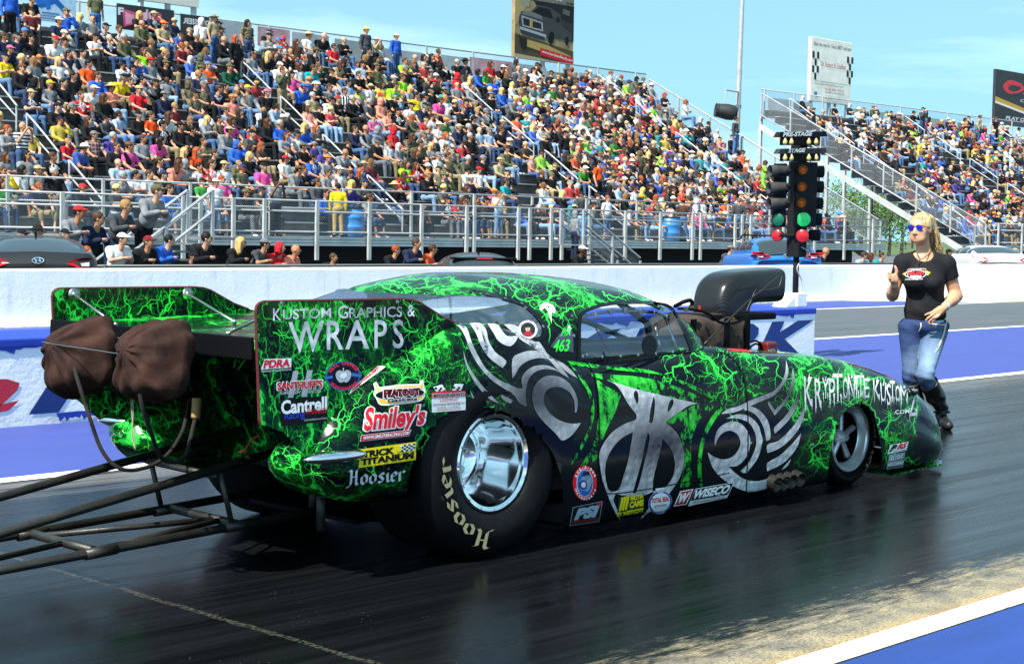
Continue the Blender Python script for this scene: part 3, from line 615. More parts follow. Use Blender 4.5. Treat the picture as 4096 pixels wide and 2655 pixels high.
def catmull(P, n=4, closed=True):
    P = [np.array(p, float) for p in P]; m = len(P); out = []
    for i in range(m if closed else m-1):
        p0, p1, p2, p3 = (P[(i+k-1) % m] if closed else P[min(max(i+k-1, 0), m-1)] for k in range(4))
        if np.dot(p1-p0, p2-p1) < .15*np.linalg.norm(p1-p0)*np.linalg.norm(p2-p1): p0 = p1   # keep sharp tips sharp
        if np.dot(p2-p1, p3-p2) < .15*np.linalg.norm(p2-p1)*np.linalg.norm(p3-p2): p3 = p2
        for k in range(n):
            t = k/n; out.append(.5*((2*p1)+(p2-p0)*t+(2*p0-5*p1+4*p2-p3)*t*t+(3*p1-p0-3*p2+p3)*t**3))
    if not closed: out.append(P[-1])
    return out
class Decal:
    def __init__(s, name, quad=None, base=.0022, step=.0006, target=None, fy=5.0): s.name = name; s.q = quad; s.V = []; s.F = []; s.I = []; s.n = 0; s.m = []; s.off = base; s.step = step; s.bvh = target or skin; s.fy = fy
    def uv(s, P):
        P = np.asarray(P, float)
        if s.q is None: return P
        TL, TR, BR, BL = [np.array(c, float) for c in s.q]; u = P[:, :1]; v = P[:, 1:]
        return (1-u)*v*TL+u*v*TR+u*(1-v)*BR+(1-u)*(1-v)*BL
    def put(s, P, T_, m, L=9, keep=False):
        if isinstance(m, str): m = ink(m)
        D, T_ = subdiv(s.uv(P), T_, L); X = []
        for d in D:
            p, n = rp(s.bvh, d, s.fy); X.append(p+n*s.off)
        if m not in s.m: s.m.append(m)
        s.V += X; s.F += [tuple(i+s.n for i in t) for t in T_]; s.I += [s.m.index(m)]*len(T_); s.n += len(X)
        if not keep: s.off += s.step
        return s
    def poly(s, P, m, holes=(), L=9):
        lo = [[Vector((*p, 0)) for p in P]]+[[Vector((*p, 0)) for p in h] for h in holes]; A = [tuple(v[:2]) for l in lo for v in l]
        return s.put(A, tessellate_polygon(lo), m, L)
    def rect(s, a, b, c, d, m): return s.poly([(a, b), (c, b), (c, d), (a, d)], m)
    def ring(s, cx, cy, rx, ry, m, hole=None, n=40):
        f = lambda k: [(cx+rx*k*math.cos(2*math.pi*i/n), cy+ry*k*math.sin(2*math.pi*i/n)) for i in range(n)]
        return s.poly(f(1), m, [f(hole)] if hole else ())
    def text(s, t, a, b, c, d, m, slant=0, **kw):
        V, F = unit_text(t, **kw); V = np.stack([a+(c-a)*V[:, 0]+slant*V[:, 1], b+(d-b)*V[:, 1]], 1); T_ = []
        for f in F:
            for k in range(1, len(f)-1): T_.append((f[0], f[k], f[k+1]))
        return s.put(V, T_, m)
    def arc(s, t, cx, cy, rx, ry, a0, a1, h, m, inward=False, bold=.02):
        n = len(t)
        for i, ch in enumerate(t):
            if ch == ' ': continue
            V, F = textmesh(ch, bold=bold); V = V-np.array([(V[:, 0].min()+V[:, 0].max())/2, 0]); a = a0+(a1-a0)*(i+.5)/n; up = np.array([math.cos(a), math.sin(a)]); up = -up if inward else up; rt = np.array([up[1], -up[0]])
            c = np.array([cx+rx*math.cos(a), cy+ry*math.sin(a)]); k = h/.7; asp = rx/ry; W = V[:, :1]*rt*k+V[:, 1:]*up*k; W[:, 0] *= asp; V = c+W
            s.put(V, [(f[0], f[j], f[j+1]) for f in F for j in range(1, len(f)-1)], m, keep=True)
        s.off += s.step; return s
    def stroke(s, P, w, m, taper=False):
        P = catmull(P, 4, False); n = len(P); L_, R_ = [], []
        for i in range(n):
            t = P[min(i+1, n-1)]-P[max(i-1, 0)]; t /= np.linalg.norm(t)+1e-9; nn = np.array([-t[1], t[0]]); ww = w*(1-.85*i/(n-1) if taper else 1)/2; L_.append(P[i]+nn*ww); R_.append(P[i]-nn*ww)
        V = L_+R_; T_ = [t for i in range(n-1) for t in ((i, i+1, n+i+1), (i, n+i+1, n+i))]; return s.put(V, T_, m, 9)
    def build(s, parent=car, sm=False):
        V = np.array(s.V)-pw(parent); return link(s.name, mkmesh(s.name, V, s.F, s.m, sm, s.I), parent)
def hammered(name, base='#c6cacd', dark='#2a2930', by_band=True):
    m = bpy.data.materials.new(name); m.use_nodes = True; T = NT(m); P = T.obj(); v = T.new('TexVoronoi', feature='SMOOTH_F1'); T.put(v.inputs['Vector'], P); v.inputs['Scale'].default_value = 26; h = v.outputs[0]
    W_p = T.pos(); sx = T.new('SeparateXYZ'); T.put(sx.inputs[0], W_p); zz, xx = sx.outputs[2], sx.outputs[0]
    bmp = lambda v, c0, w: T.math('POWER', 2.718, T.math('MULTIPLY', T.math('POWER', T.math('ABSOLUTE', T.math('DIVIDE', T.math('SUBTRACT', v, c0), w)), 2.0), -1.0))
    k = T.math('MAXIMUM', T.math('MULTIPLY', bmp(zz, .42, .17), bmp(xx, 6.2, .5)), T.math('MAXIMUM', T.math('MULTIPLY', bmp(zz, .70, .15), bmp(xx, 5.3, .42)), T.math('MULTIPLY', bmp(zz, .58, .14), bmp(xx, 7.4, .5))))
    f = T.math('SUBTRACT', 1.0, T.math('ADD', k, T.math('MULTIPLY', T.math('SUBTRACT', T.noise(P, 5, 3).outputs[0], .5), .35)), clamp=True); c = T.mix(f, lin(dark), lin(base)) if by_band else T.mix(T.rng(T.noise(P, 6, 2).outputs[0], .35, .6), lin(dark), lin(base)); c = T.mix(T.rng(h, .15, .6, 0, .32), c, lin('#5c5a60')); T.put(T.b.inputs['Base Color'], c); T.b.inputs['Roughness'].default_value = .3; T.b.inputs['Metallic'].default_value = 0; T.b.inputs['Specular IOR Level'].default_value = .3
    T.bump(h, .5, .006); return m
M_ham = hammered('hammered_silver_print'); M_letter = hammered('silver_lettering_print', '#fbfcfc', '#b4b7ba', False)
def grunge(name):
    m = bpy.data.materials.new(name); m.use_nodes = True; T = NT(m); P = T.obj(); n = T.noise(P, 9, 6, .7, .6).outputs[0]; n2 = T.noise(T.mapping(P, (1, 1, .5)), 34, 4, .7).outputs[0]; k = T.math('ADD', T.math('MULTIPLY', n, .65), T.math('MULTIPLY', n2, .35))
    c = T.mix(T.rng(k, .475, .505), (.0025, .004, .0065), (.01, .32, .02)); c = T.mix(T.rng(k, .53, .60), c, (.05, .62, .05)); T.put(T.b.inputs['Base Color'], c); T.b.inputs['Roughness'].default_value = .15; T.b.inputs['Specular IOR Level'].default_value = .16; return m
M_grunge = grunge('green_grunge_print')
def shapes(name, polys, m, base=.002, edge=None, smooth=True, holes=None):
    d = Decal(name, base=base)
    for i, P in enumerate(polys):
        P2 = catmull(P, 3) if smooth else P; h = [catmull(q, 3) for q in (holes or {}).get(i, [])]
        d.poly(P2, m, h); d.off = base+.00005*i
    return d.build()
# green grunge fields round the door emblem
shapes('green_grunge_graphic', [T_(p) for p in (
 [(510,265),(630,280),(900,320),(1200,342),(1450,405),(1700,500),(1850,570),(2010,640),(1970,670),(1800,592),(1600,490),(1400,402),(1150,372),(900,347),(640,320),(560,312)],
 [(2008,648),(1950,730),(1870,840),(1805,960),(1770,1100),(1758,1260),(1772,1430),(1735,1430),(1722,1250),(1738,1080),(1778,930),(1838,810),(1930,695)],
 [(540,305),(620,380),(690,480),(740,580),(722,622),(690,540),(620,425)],
 [(755,610),(764,740),(742,870),(702,980),(645,1090),(570,1215),(540,1225),(618,1080),(688,950),(720,850),(732,720)],
 [(690,380),(900,395),(1200,420),(1450,480),(1700,580),(1860,670),(1850,725),(1750,800),(1700,900),(1660,1050),(1662,1400),(1560,1440),(1600,1200),(1575,1000),(1490,870),(1430,830),(1560,735),(1730,663),(1400,590),(1100,515),(870,447),(760,420)],
 [(780,430),(870,500),(1000,575),(990,640),(950,760),(880,900),(840,1000),(760,1220),(630,1240),(750,1050),(800,800),(800,600)])], M_grunge, .0016)
# silver tribal shapes, each with a thin dark outline behind it
ring_outer = T_([(870,447),(1100,515),(1400,590),(1730,663),(1640,683),(1560,735),(1490,785),(1425,838),(1480,885),(1540,950),(1582,1050),(1598,1150),(1587,1260),(1545,1370),(1480,1470),(1400,1560),(1300,1650),(1195,1730),(1260,1640),(1310,1560),(1310,1480),(1200,1520),(1060,1520),(960,1500),(940,1560),(970,1640),(1012,1760),(960,1680),(905,1560),(850,1410),(812,1280),(804,1160),(830,1065),(880,985),(950,910),(1050,850),(1145,812),(1150,765),(1110,712),(1060,640),(1010,550),(950,482)])
em_holes = [T_(h) for h in ([(1120,928),(1030,975),(950,1050),(890,1150),(862,1260),(868,1370),(900,1470),(985,1462),(1035,1330),(1075,1190),(1102,1050)],
 [(1258,935),(1276,965),(1262,1060),(1222,1230),(1182,1390),(1146,1490),(1118,1492),(1150,1380),(1200,1200),(1236,1020)],
 [(1395,990),(1450,1050),(1492,1130),(1512,1230),(1492,1340),(1430,1430),(1360,1466),(1302,1474),(1312,1350),(1350,1200),(1385,1060)],
 [(1148,540),(1168,570),(1172,630),(1160,676),(1136,620),(1128,570)], [(1485,620),(1500,650),(1475,710),(1440,746),(1450,680),(1466,640)], [(1312,600),(1325,640),(1318,750),(1300,838),(1270,838),(1280,750),(1296,660)])]
shapes('door_emblem', [ring_outer], M_ham, .0026, holes={0: em_holes})
tribal = [U_(p) for p in (
 [(1630,492),(1682,490),(1722,530),(1752,620),(1802,730),(1870,840),(1960,920),(2060,970),(2125,1000),(2180,1040),(2190,1140),(2130,1110),(2090,1050),(1990,985),(1890,910),(1800,800),(1740,690),(1705,590),(1668,525)],
 [(1740,485),(1830,485),(1872,540),(1890,620),(1942,710),(2030,780),(2000,835),(1900,760),(1830,660),(1790,560)],
 [(1880,486),(1960,492),(2000,545),(2040,585),(2130,590),(2230,650),(2330,735),(2380,770),(2300,640),(2200,555),(2090,495),(2010,492),(2100,570),(2120,600),(2062,665),(1970,625),(1930,560)],
 [(1690,700),(1722,800),(1780,900),(1860,1000),(1972,1116),(1900,1082),(1810,990),(1740,880),(1704,790)],
 [(1740,1010),(1775,1070),(1812,1142),(1770,1092)], [(1990,1045),(2082,1090),(2062,1116),(2000,1082)])]+[T_(p) for p in (
 [(60,0),(120,20),(270,150),(400,270),(480,360),(528,432),(440,372),(330,250),(200,150),(60,60)], [(380,245),(470,290),(550,360),(606,430),(530,390),(450,322)],
 [(0,250),(80,195),(180,174),(290,190),(352,258),(250,243),(150,265),(70,320),(24,400),(0,430)],
 [(0,508),(60,523),(95,520),(85,430),(130,360),(200,318),(290,308),(380,330),(472,398),(400,356),(300,345),(220,366),(160,420),(132,500),(122,600),(126,695),(100,640),(80,560),(0,540)],
 [(598,738),(606,640),(572,540),(510,460),(430,415),(340,404),(270,430),(210,490),(184,570),(190,660),(220,740),(280,820),(350,890),(410,950),(465,1006),(560,950),(636,843),(560,850),(470,832),(390,790),(330,730),(295,660),(295,590),(330,530),(400,510),(470,520),(540,572),(575,650),(580,742)],
 [(1885,1058),(1880,1000),(1905,915),(1960,858),(2040,830),(2120,848),(2180,910),(2212,1000),(2200,1100),(2160,1180),(2090,1240),(2010,1250),(2100,1330),(2180,1372),(2290,1382),(2400,1350),(2400,1432),(2290,1470),(2180,1477),(2080,1442),(1980,1380),(1900,1310),(1850,1230),(1815,1115),(1870,1155),(1950,1180),(2030,1165),(2090,1110),(2120,1040),(2105,970),(2060,925),(2000,915),(1940,950),(1905,1000)],
 [(1940,760),(2000,715),(2100,688),(2200,640),(2300,600),(2400,560),(2400,600),(2290,652),(2180,700),(2060,745)],
 [(1985,805),(2080,765),(2170,770),(2240,810),(2290,870),(2310,940),(2328,1000),(2315,1060),(2290,1150),(2240,1230),(2170,1306),(2120,1290),(2190,1220),(2240,1130),(2266,1040),(2262,960),(2230,880),(2180,830),(2090,800)],
 [(2150,720),(2200,688),(2280,715),(2340,770),(2385,850),(2400,980),(2360,1010),(2340,900),(2290,800),(2230,745)])]+[W_(p) for p in (
 [(165,260),(185,350),(178,420),(120,520),(50,590),(-20,625),(-20,590),(70,530),(130,450),(160,360)], [(225,340),(246,430),(230,520),(170,640),(80,750),(58,772),(0,680),(0,640),(60,722),(140,640),(200,520),(220,420)],
 [(295,500),(290,600),(240,740),(160,850),(60,942),(55,885),(140,800),(220,690),(270,580)], [(345,650),(330,780),(280,900),(180,1020),(80,1090),(-10,1120),(-10,1045),(90,1010),(190,920),(270,820),(320,720)],
 [(305,935),(270,1060),(180,1180),(80,1250),(-10,1290),(-10,1215),(100,1150),(200,1060),(270,980)], [(210,1175),(180,1240),(120,1282),(160,1230)])]
for P in tribal:
    c = np.mean(P, 0); d = Decal('tribal_graphic', base=.0024); d.poly(catmull(P, 3), M_ham); d.build()
# lettering on the wing plate
def words(name, quads, m, base=.0024, spikes=False, **kw):
    d = Decal(name, base=base)
    for t, q in quads:
        d.q = q; d.text(t, 0, 0, 1, 1, m, **kw); d.off = base+.0003
        if spikes:
            for u, v0, v1, dx in ((.08, .3, -.22, -.06), (.86, .25, -.15, .08), (.5, .85, 1.14, .1)): d.poly([(u-.1, v0), (u+.1, v0), (u+dx, v1)], m); d.off = base+.0003+.00002*abs(v1)
        d.off = base
    return d.build()
bx = lambda f, a, b, c, e, sk=0: f([(a, b), (c, b+sk), (c, e+sk), (a, e)])
words('silver_lettering', [('K', bx(U_, 180, 362, 246, 460)), ('USTOM', bx(U_, 258, 372, 640, 452, -14)), ('G', bx(U_, 695, 342, 776, 442)), ('RAPHICS', bx(U_, 784, 358, 1204, 440, -10)), ('&', bx(U_, 1246, 336, 1306, 428))], M_letter, bold=.008)
words('silver_lettering', [('W', U_([(300,472),(585,462),(560,705),(330,718)])), ('R', bx(U_, 606, 462, 738, 692, -4)), ('A', bx(U_, 752, 458, 942, 688, -6)), ('P', bx(U_, 984, 456, 1084, 680)), ('S', bx(U_, 1130, 452, 1216, 680))], M_letter, bold=.01)
words('silver_lettering', [(c, W_([(x0, y0), (x1, y0+4), (x1-6, y1), (x0+10, y1+6)])) for c, x0, x1, y0, y1 in (('K',330,418,415,685),('R',428,500,432,700),('Y',500,562,425,612),('P',560,622,428,662),('T',598,690,385,640),('O',690,742,425,615),('N',738,806,395,618),('I',806,830,405,600),('T',826,890,400,600),('E',884,944,430,605),('K',972,1042,440,620),('U',1040,1096,470,640),('S',1096,1140,480,675),('T',1130,1176,452,650),('O',1178,1226,500,640),('M',1222,1300,495,660),('Z',1300,1390,525,775))], M_letter, spikes=True)
words('silver_lettering', [('.COM', W_([(1165, 726), (1310, 714), (1312, 752), (1168, 764)]))], ink('#e8ecee'), bold=.01)
words('class_number', [('P/X', V_([(290, 545), (372, 540), (362, 602), (282, 606)])), ('463', V_([(225, 634), (354, 628), (346, 726), (216, 728)]))], ink('#2fdc3c'), base=.0045, shear=.2, bold=.02)
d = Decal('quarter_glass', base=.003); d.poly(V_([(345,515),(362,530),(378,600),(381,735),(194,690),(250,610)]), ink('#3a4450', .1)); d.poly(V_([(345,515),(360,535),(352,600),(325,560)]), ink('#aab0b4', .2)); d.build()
d = Decal('pillar_emblem', base=.0026); d.poly(catmull(V_([(116,398),(120,365),(150,343),(190,346),(226,370),(238,405),(226,428),(213,405),(206,440),(209,507),(192,450),(176,402),(150,382),(133,400)]), 3), '#eef1f2'); d.poly(V_([(158,362),(196,372),(186,384)]), '#101418'); d.build()
# ---- sponsor stickers
def sticker(q, **kw): return Decal('sticker', q, base=.0026, **kw)
RED, WHT, BLK, GRY, YEL = '#d8202e', '#e9ecec', '#07080a', '#a9afb3', '#ecd41c'
d = sticker(Q_([(50, 252), (326, 240), (322, 352), (38, 374)])); d.poly([(.08,.22),(1,.22),(1,1),(.1,1),(.0,.22)], WHT); d.text('PDRA', .07, .28, .95, .93, RED, bold=.05, slant=.03); d.text('PROFESSIONAL DRAG RACERS ASSOCIATION', .02, .0, 1, .13, WHT); d.build()
d = sticker(Q_([(185, 365), (620, 342), (615, 590), (190, 615)])); d.text('11', .24, 0, .66, .98, GRY, bold=.05, slant=.12); d.text("SANTHUFF'S", -.01, .27, 1.01, .63, WHT, bold=.09); d.text("SANTHUFF'S", .01, .3, .99, .6, '#c8202c', bold=.045); d.text('SUSPENSION SPECIALTIES', .05, .13, .95, .25, GRY, bold=.03, slant=.02); d.build()
d = sticker(Q_([(640, 278), (965, 262), (970, 535), (645, 550)])); d.ring(.5, .5, .5, .5, '#0b1c46'); d.ring(.5, .5, .49, .49, '#3f74c4', .94); d.ring(.5, .5, .3, .34, '#0a0b10'); d.poly([(-.06,.42),(.2,.44),(.2,.54),(0,.5)], '#3f6fc0'); d.poly([(1.04,.52),(.74,.6),(.74,.48),(1,.42)], '#3f6fc0')
d.poly(catmull([(.5,.66),(.62,.70),(.72,.6),(.70,.42),(.6,.28),(.5,.3),(.4,.28),(.30,.42),(.28,.6),(.38,.70)], 3), '#b9bec4'); d.poly(catmull([(.45,.6),(.56,.62),(.6,.5),(.5,.4),(.4,.48)], 3), '#eef0f2'); d.rect(.48, .64, .51, .78, '#c4c8cc'); d.arc('NEAL CHANCE', .5, .5, .375, .375, R(158), R(22), .10, '#e8302e', bold=.05); d.arc('RACING CONVERTERS', .5, .5, .46, .46, R(212), R(328), .08, '#e8302e', True, bold=.05); d.build()
d = sticker(Q_([(222, 630), (660, 587), (660, 826), (228, 876)])); d.rect(0, 0, 1, 1, BLK); d.text('Racing', .08, .16, .52, .52, '#2746c8', shear=.1, bold=.005); d.text('Cantrell', .01, .44, .99, .98, WHT, bold=.035); d.text('Products', .55, .34, .98, .62, '#d02028', shear=.2, slant=0); d.text('SCREW BLOWER Services & Products', .5, .1, .98, .17, '#c8ccd0'); d.build()
d = sticker(Q_([(1092, 470), (1572, 452), (1572, 650), (1092, 690)])); d.poly(catmull([(.0,.95),(.06,1),(.11,.78),(.5,.88),(.88,.86),(.9,1.02),(.96,1.04),(.97,.72),(1,.5),(.97,.2),(.85,.04),(.5,0),(.14,.02),(.05,.3),(0,.5),(.03,.7)], 3), WHT); d.poly(catmull([(.03,.92),(.06,.94),(.12,.68),(.5,.8),(.9,.78),(.93,.97),(.95,.7),(.96,.3),(.84,.1),(.5,.06),(.16,.08),(.07,.35),(.06,.7)], 3), '#e8b444'); d.ring(.5, .46, .49, .27, WHT); d.ring(.5, .46, .47, .24, BLK); d.text('FLATOUT', .17, .3, .9, .72, WHT, bold=.09); d.text('FLATOUT', .18, .33, .89, .69, RED, bold=.065); d.text('FLATOUT', .19, .35, .88, .67, BLK, bold=.03); d.text('Gaskets', .24, .1, .84, .31, WHT, bold=.08); d.text('Gaskets', .25, .12, .83, .29, BLK, bold=.035); d.build()
d = sticker(Q_([(1624, 490), (1942, 476), (1942, 722), (1628, 746)]))
for fx in (.06, .58):
    d.poly([(fx,.92),(fx+.26,1.0),(fx+.38,.76),(fx+.14,.66)] if fx < .3 else [(fx+.1,1.0),(fx+.36,.98),(fx+.28,.72),(fx,.68)], WHT)
    for i in range(4):
        for j in range(3):
            if (i+j) % 2 == 0:
                u0, v0 = fx+.03+i*.075+j*.03, .9-j*.075-i*.012; d.poly([(u0, v0), (u0+.07, v0+.01), (u0+.09, v0-.06), (u0+.02, v0-.07)], BLK); d.off -= d.step
    d.off += d.step
d.rect(0, 0, 1, .6, WHT); d.poly([(-.01,.52),(1.0,.52),(1.0,.72),(.8,.76),(.2,.76),(-.01,.70)], '#c8242c'); d.text('MOTORSPORTS', .03, .54, .97, .68, WHT, bold=.09); d.text('MOTORSPORTS', .04, .55, .96, .67, BLK, bold=.03); d.text('Unlimited', .24, .36, .78, .53, '#c8242c', shear=.35); d.text('PERFORMANCE PARTS DISTRIBUTORS', .03, .22, .97, .31, '#222428'); d.text('216.390.4561 or 216.433.RACE', .14, .12, .82, .20, '#222428'); d.text('MOTORSPORTSUNLIMITED.NET', .15, .03, .85, .10, '#c8242c'); d.build()
d = sticker(Q_([(1015, 690), (1588, 672), (1548, 880), (985, 945)])); d.poly([(.05,.06),(-.04,-.3),(-.05,-.5),(.9,-.36),(.98,-.16),(.97,.02),(1.04,.04),(1.06,.8),(.9,.82)], BLK); d.text("Smiley's", -.01, -.2, 1.03, 1.03, WHT, bold=.085); d.text("Smiley's", .01, -.16, 1.0, 1.0, RED, bold=.035)
d.q = Q_([(975, 958), (1432, 908), (1412, 960), (966, 1012)]); d.rect(-.01, -.06, 1.01, 1.06, WHT); d.rect(0, 0, 1, 1, '#c01c28'); d.text('WWW.SMILEYSRACING.COM', .03, .2, .97, .82, WHT, bold=.03, slant=.02); d.build()
d = sticker(Q_([(962, 1088), (1487, 1017), (1481, 1185), (951, 1260)])); d.rect(0, 0, 1, 1, YEL); d.text('TRICK', .05, .5, .62, .88, BLK, bold=.06); d.text('TITANIUM', .03, .1, .96, .47, BLK, bold=.06); d.poly([(.72,.55),(.97,.55),(.98,.93),(.7,.93),(.74,.75)], WHT)
for i in range(6):
    for j in range(4):
        if (i+j) % 2 == 0: d.rect(.73+i*.041, .55+j*.094, .73+(i+1)*.041, .55+(j+1)*.094, BLK); d.off -= d.step
d.off += d.step; d.poly(catmull([(.62,.86),(.7,.9),(.74,.75),(.7,.58),(.64,.66)], 3), YEL); d.build()
NIB = np.array([.085, .055])
GL = {'H': (.95, [[(.05,.92),(.2,1.0),(.3,.9),(.27,.1),(.14,-.06),(-.05,-.1)], [(.27,.52),(.66,.6)], [(.8,1.06),(.66,.95),(.66,.12),(.78,0)]]), 'o': (.66, [[(.12,.14),(.12,.5),(.32,.64),(.52,.5),(.52,.14),(.32,0),(.12,.14)]]),
      's': (.6, [[(.48,.55),(.3,.66),(.14,.5),(.46,.2),(.3,0),(.08,.1)]]), 'i': (.36, [[(.14,.6),(.18,.1),(.3,0)], [(.16,.86),(.2,.9)]]), 'e': (.6, [[(.14,.3),(.46,.42),(.46,.54),(.3,.66),(.12,.5),(.12,.14),(.3,0),(.48,.1)]]), 'r': (.56, [[(.1,.62),(.14,.05),(.2,0)], [(.14,.5),(.34,.66),(.48,.56)]])}
def gothic(word):
    out = []; x = 0
    for ch in word:
        w, st = GL[ch]
        for s_ in st:
            for a, c in zip(s_[:-1], s_[1:]):
                a = np.array(a)+(x, 0); c = np.array(c)+(x, 0); out.append([a-NIB, a+NIB, c+NIB, c-NIB])
        x += w
    return out, x
G_, gw = gothic('Hoosier')
d = sticker(Q_([(850, 1285), (1392, 1238), (1378, 1372), (845, 1425)]))
for i, P in enumerate(G_): d.off = .0026+.00006*i; d.poly([(p[0]/gw, p[1]) for p in P], '#d4d8da')
d.build()
def tyre_letters(cx, cz, y, r0, h, a_start, a_len, col, hub):
    b = MB()
    for i, P in enumerate(G_):
        V = []
        for p in P:
            a = a_start-a_len*p[0]/gw; r = r0+h*p[1]; V.append((cx+math.cos(a)*r, y-.00008*i, cz+math.sin(a)*r))
        b.poly(V)
    return b.build('tyre_lettering', ink(col, .6), hub)
# exhaust cut-out: black patch painted as its shaded hollow; black window surrounds
d = Decal('painted_exhaust_hollow', base=.002); d.poly(T_([(2380,1262),(2440,1236),(2560,1240),(2620,1330),(2645,1425),(2560,1475),(2370,1500)]), ink('#020202', .8)); d.build()
d = Decal('window_surround', base=.003); M_sur = ink('#060709', .3); d.stroke(win_d[:1]+win_d[1:]+[(1609, 816)], 8, M_sur); d.off = .003; d.stroke([(1340, 837), (1470, 829), (1612, 815)], 5, M_sur); d.build()
d = Decal('window_surround', base=.003); d.stroke(rear_u[:11], 9, M_sur); d.build()
# hand-drawn forks of lightning over the fine network
M_bolt = mat('bright_green_print', (.05, .86, .09), .15, spec=.2); M_glow = mat('deep_green_print', (.008, .20, .015), .15, spec=.2)
skin_b = bvh_of([PVr*np.array([1, -1, 1])+np.array([0, 2*YC, 0]), np.array([(p[0], 6.545, p[1]) for p in pl]), np.array([(4.56, 5.3, .34), (4.56, 6.3, .34), (4.50, 6.4, .60), (4.30, 6.4, .93), (4.30, 5.2, .93), (4.50, 5.2, .60)])], [PF, np.array(_pt), np.array([(0, 1, 2), (0, 2, 5), (2, 3, 4), (2, 4, 5)])])
rb = random.Random(3)
skin_m = bvh_of([BV, PVr, GV, _pv], [BF2, PF, roofF, np.array(_pt)])
def bolts(bursts, target=None, only=None):
    d = Decal('lightning_fork', base=.0006, target=target or skin_m); k = [0]
    def inside(p):
        q = ray(*p); h = d.bvh.ray_cast(Vector(C0), Vector(q).normalized()); return h[0] is not None and h[1].dot(Vector(q).normalized())**2 > .02
    def walk(p, a, L, w, dep):
        P = [np.array(p, float)]; n = max(3, int(L/6)); aa = a
        for i in range(n):
            aa += rb.gauss(0, .5)+(a-aa)*.3; q = P[-1]+6*np.array([math.cos(aa), math.sin(aa)])*rb.uniform(.7, 1.2)
            if not inside(q): break
            P.append(q)
            if dep < 3 and rb.random() < .24: walk(q, aa+rb.choice((-1, 1))*rb.uniform(.35, 1.0), L*rb.uniform(.3, .65), w*.62, dep+1)
        if len(P) < 3: return
        k[0] += 1
        if dep == 0: d.off = .0006+.0000008*k[0]; d.stroke(P, w*3.0, M_glow, True)
        d.off = .0011+.000001*k[0]; d.stroke(P, w, M_bolt, True)
    for x, y, n, L in bursts:
        a0 = rb.random()*6.28
        for i in range(max(2, int(n*.45))):
            x2, y2 = x+rb.gauss(0, 9), y+rb.gauss(0, 9); a1 = a0+rb.gauss(0, .45)+(math.pi if i % 3 == 2 else 0)
            if inside((x2, y2)): walk((x2, y2), a1, L*rb.uniform(.8, 1.6), rb.uniform(1.3, 2.6), 0)
    return d.build() if d.V else None
bolts([(985,780,9,110),(900,905,7,90),(960,925,7,85),(800,1000,7,100),(870,1115,6,80)]); bolts([(640,1040,8,90),(690,1085,6,70)])
bolts([(640,765,7,90),(700,850,8,100),(622,905,6,80),(830,775,5,70),(960,760,6,70),(760,725,5,60)]); bolts([(1120,652,9,130),(1000,662,7,90),(1330,662,8,120),(1450,690,7,90),(1265,705,8,80),(1060,645,7,100),(1200,660,8,110),(1400,675,8,90),(1290,730,7,60),(900,658,8,80),(960,648,8,90),(1150,640,8,90)])
d = Decal('window_port', base=.004); d.ring(1509, 803, 17, 23, M_sur); d.build()
bolts([(1590,852,7,75),(1700,862,8,90)]); bolts([(1790,842,8,90),(1870,850,7,85),(1960,872,7,80),(2015,882,6,80),(1745,830,6,60)]); bolts([(1870,985,6,80),(1895,1070,6,80),(2062,1010,7,80),(2085,1080,5,60)])
bolts([(330,985,8,90),(300,935,6,70),(400,1000,6,60),(210,722,7,70),(310,738,8,75),(400,702,7,70),(480,728,6,70),(480,905,5,70),(540,870,6,80)], skin_b)
hubs = [o for o in car.children if o.name.startswith(('rear_wheel', 'front_wheel'))]
tyre_letters(5.04, .425, 4.9395, .30, .075, R(262), R(92), '#aca27c', hubs[0]); tyre_letters(8.15, .272, 5.110, .216, .042, R(52), R(112), '#a9aba8', hubs[1])
# red and white slash, chrome bumper ends, seams, lower stickers
d = Decal('slash_stripe', base=.0026); d.poly(Q_([(1130,312),(1204,325),(856,582),(885,528)]), WHT); d.poly(Q_([(1128,320),(1172,328),(880,556),(892,530)]), RED); d.build()
b = MB(); p0_ = onY(735, 1058, 4.95); p1_ = onY(835, 1080, 4.95); b.ball(((p0_[0]+p1_[0])/2+.01, 4.975, (p0_[2]+p1_[2])/2+.012), 1, 12, ((p1_[0]-p0_[0])/2+.05, .05, .03)); b.build('bumper_end', M_chrome, car, True)
b = MB(); b.ball((4.075, 6.50, .545), 1, 10, (.035, .13, .03)); b.build('bumper_end', M_chrome, car, True)
d = Decal('panel_seam', base=.0034); M_seam = ink('#020203', .6)
for P in (T_([(650,250),(720,320),(768,430),(792,560),(802,700),(806,1000),(800,1180),(846,1430),(905,1500),(1300,1450),(1600,1392),(2020,1306)]), T_([(1900,190),(1985,205),(2080,280),(2145,400),(2178,600),(2190,900),(2184,1200),(2172,1500)]), V_([(440,790),(700,775),(1000,758),(1330,732),(1420,690)])): d.stroke(P, 2.6, M_seam); d.off = .0034
d.build()
d = sticker(T_([(560, 1240), (785, 1240), (785, 1560), (560, 1560)])); d.ring(.5, .5, .5, .5, RED); d.ring(.5, .5, .34, .40, '#e8eaec'); d.ring(.5, .5, .32, .385, '#2b62b8'); d.poly([(.3,.3),(.62,.25),(.78,.5),(.75,.72),(.4,.68),(.28,.55)], '#7f95a4'); d.ring(.42, .45, .16, .14, '#1c2e80'); d.ring(.43, .45, .10, .085, '#c6ccd2'); d.poly([(.38,.7),(.7,.76),(.66,.84),(.42,.82)], '#1a1c20'); d.arc('RUB-A-DUB', .5, .5, .4, .425, R(160), R(20), .075, WHT, bold=.05); d.arc('WASHATERIA', .5, .5, .47, .49, R(200), R(340), .07, WHT, True, bold=.05); d.build()
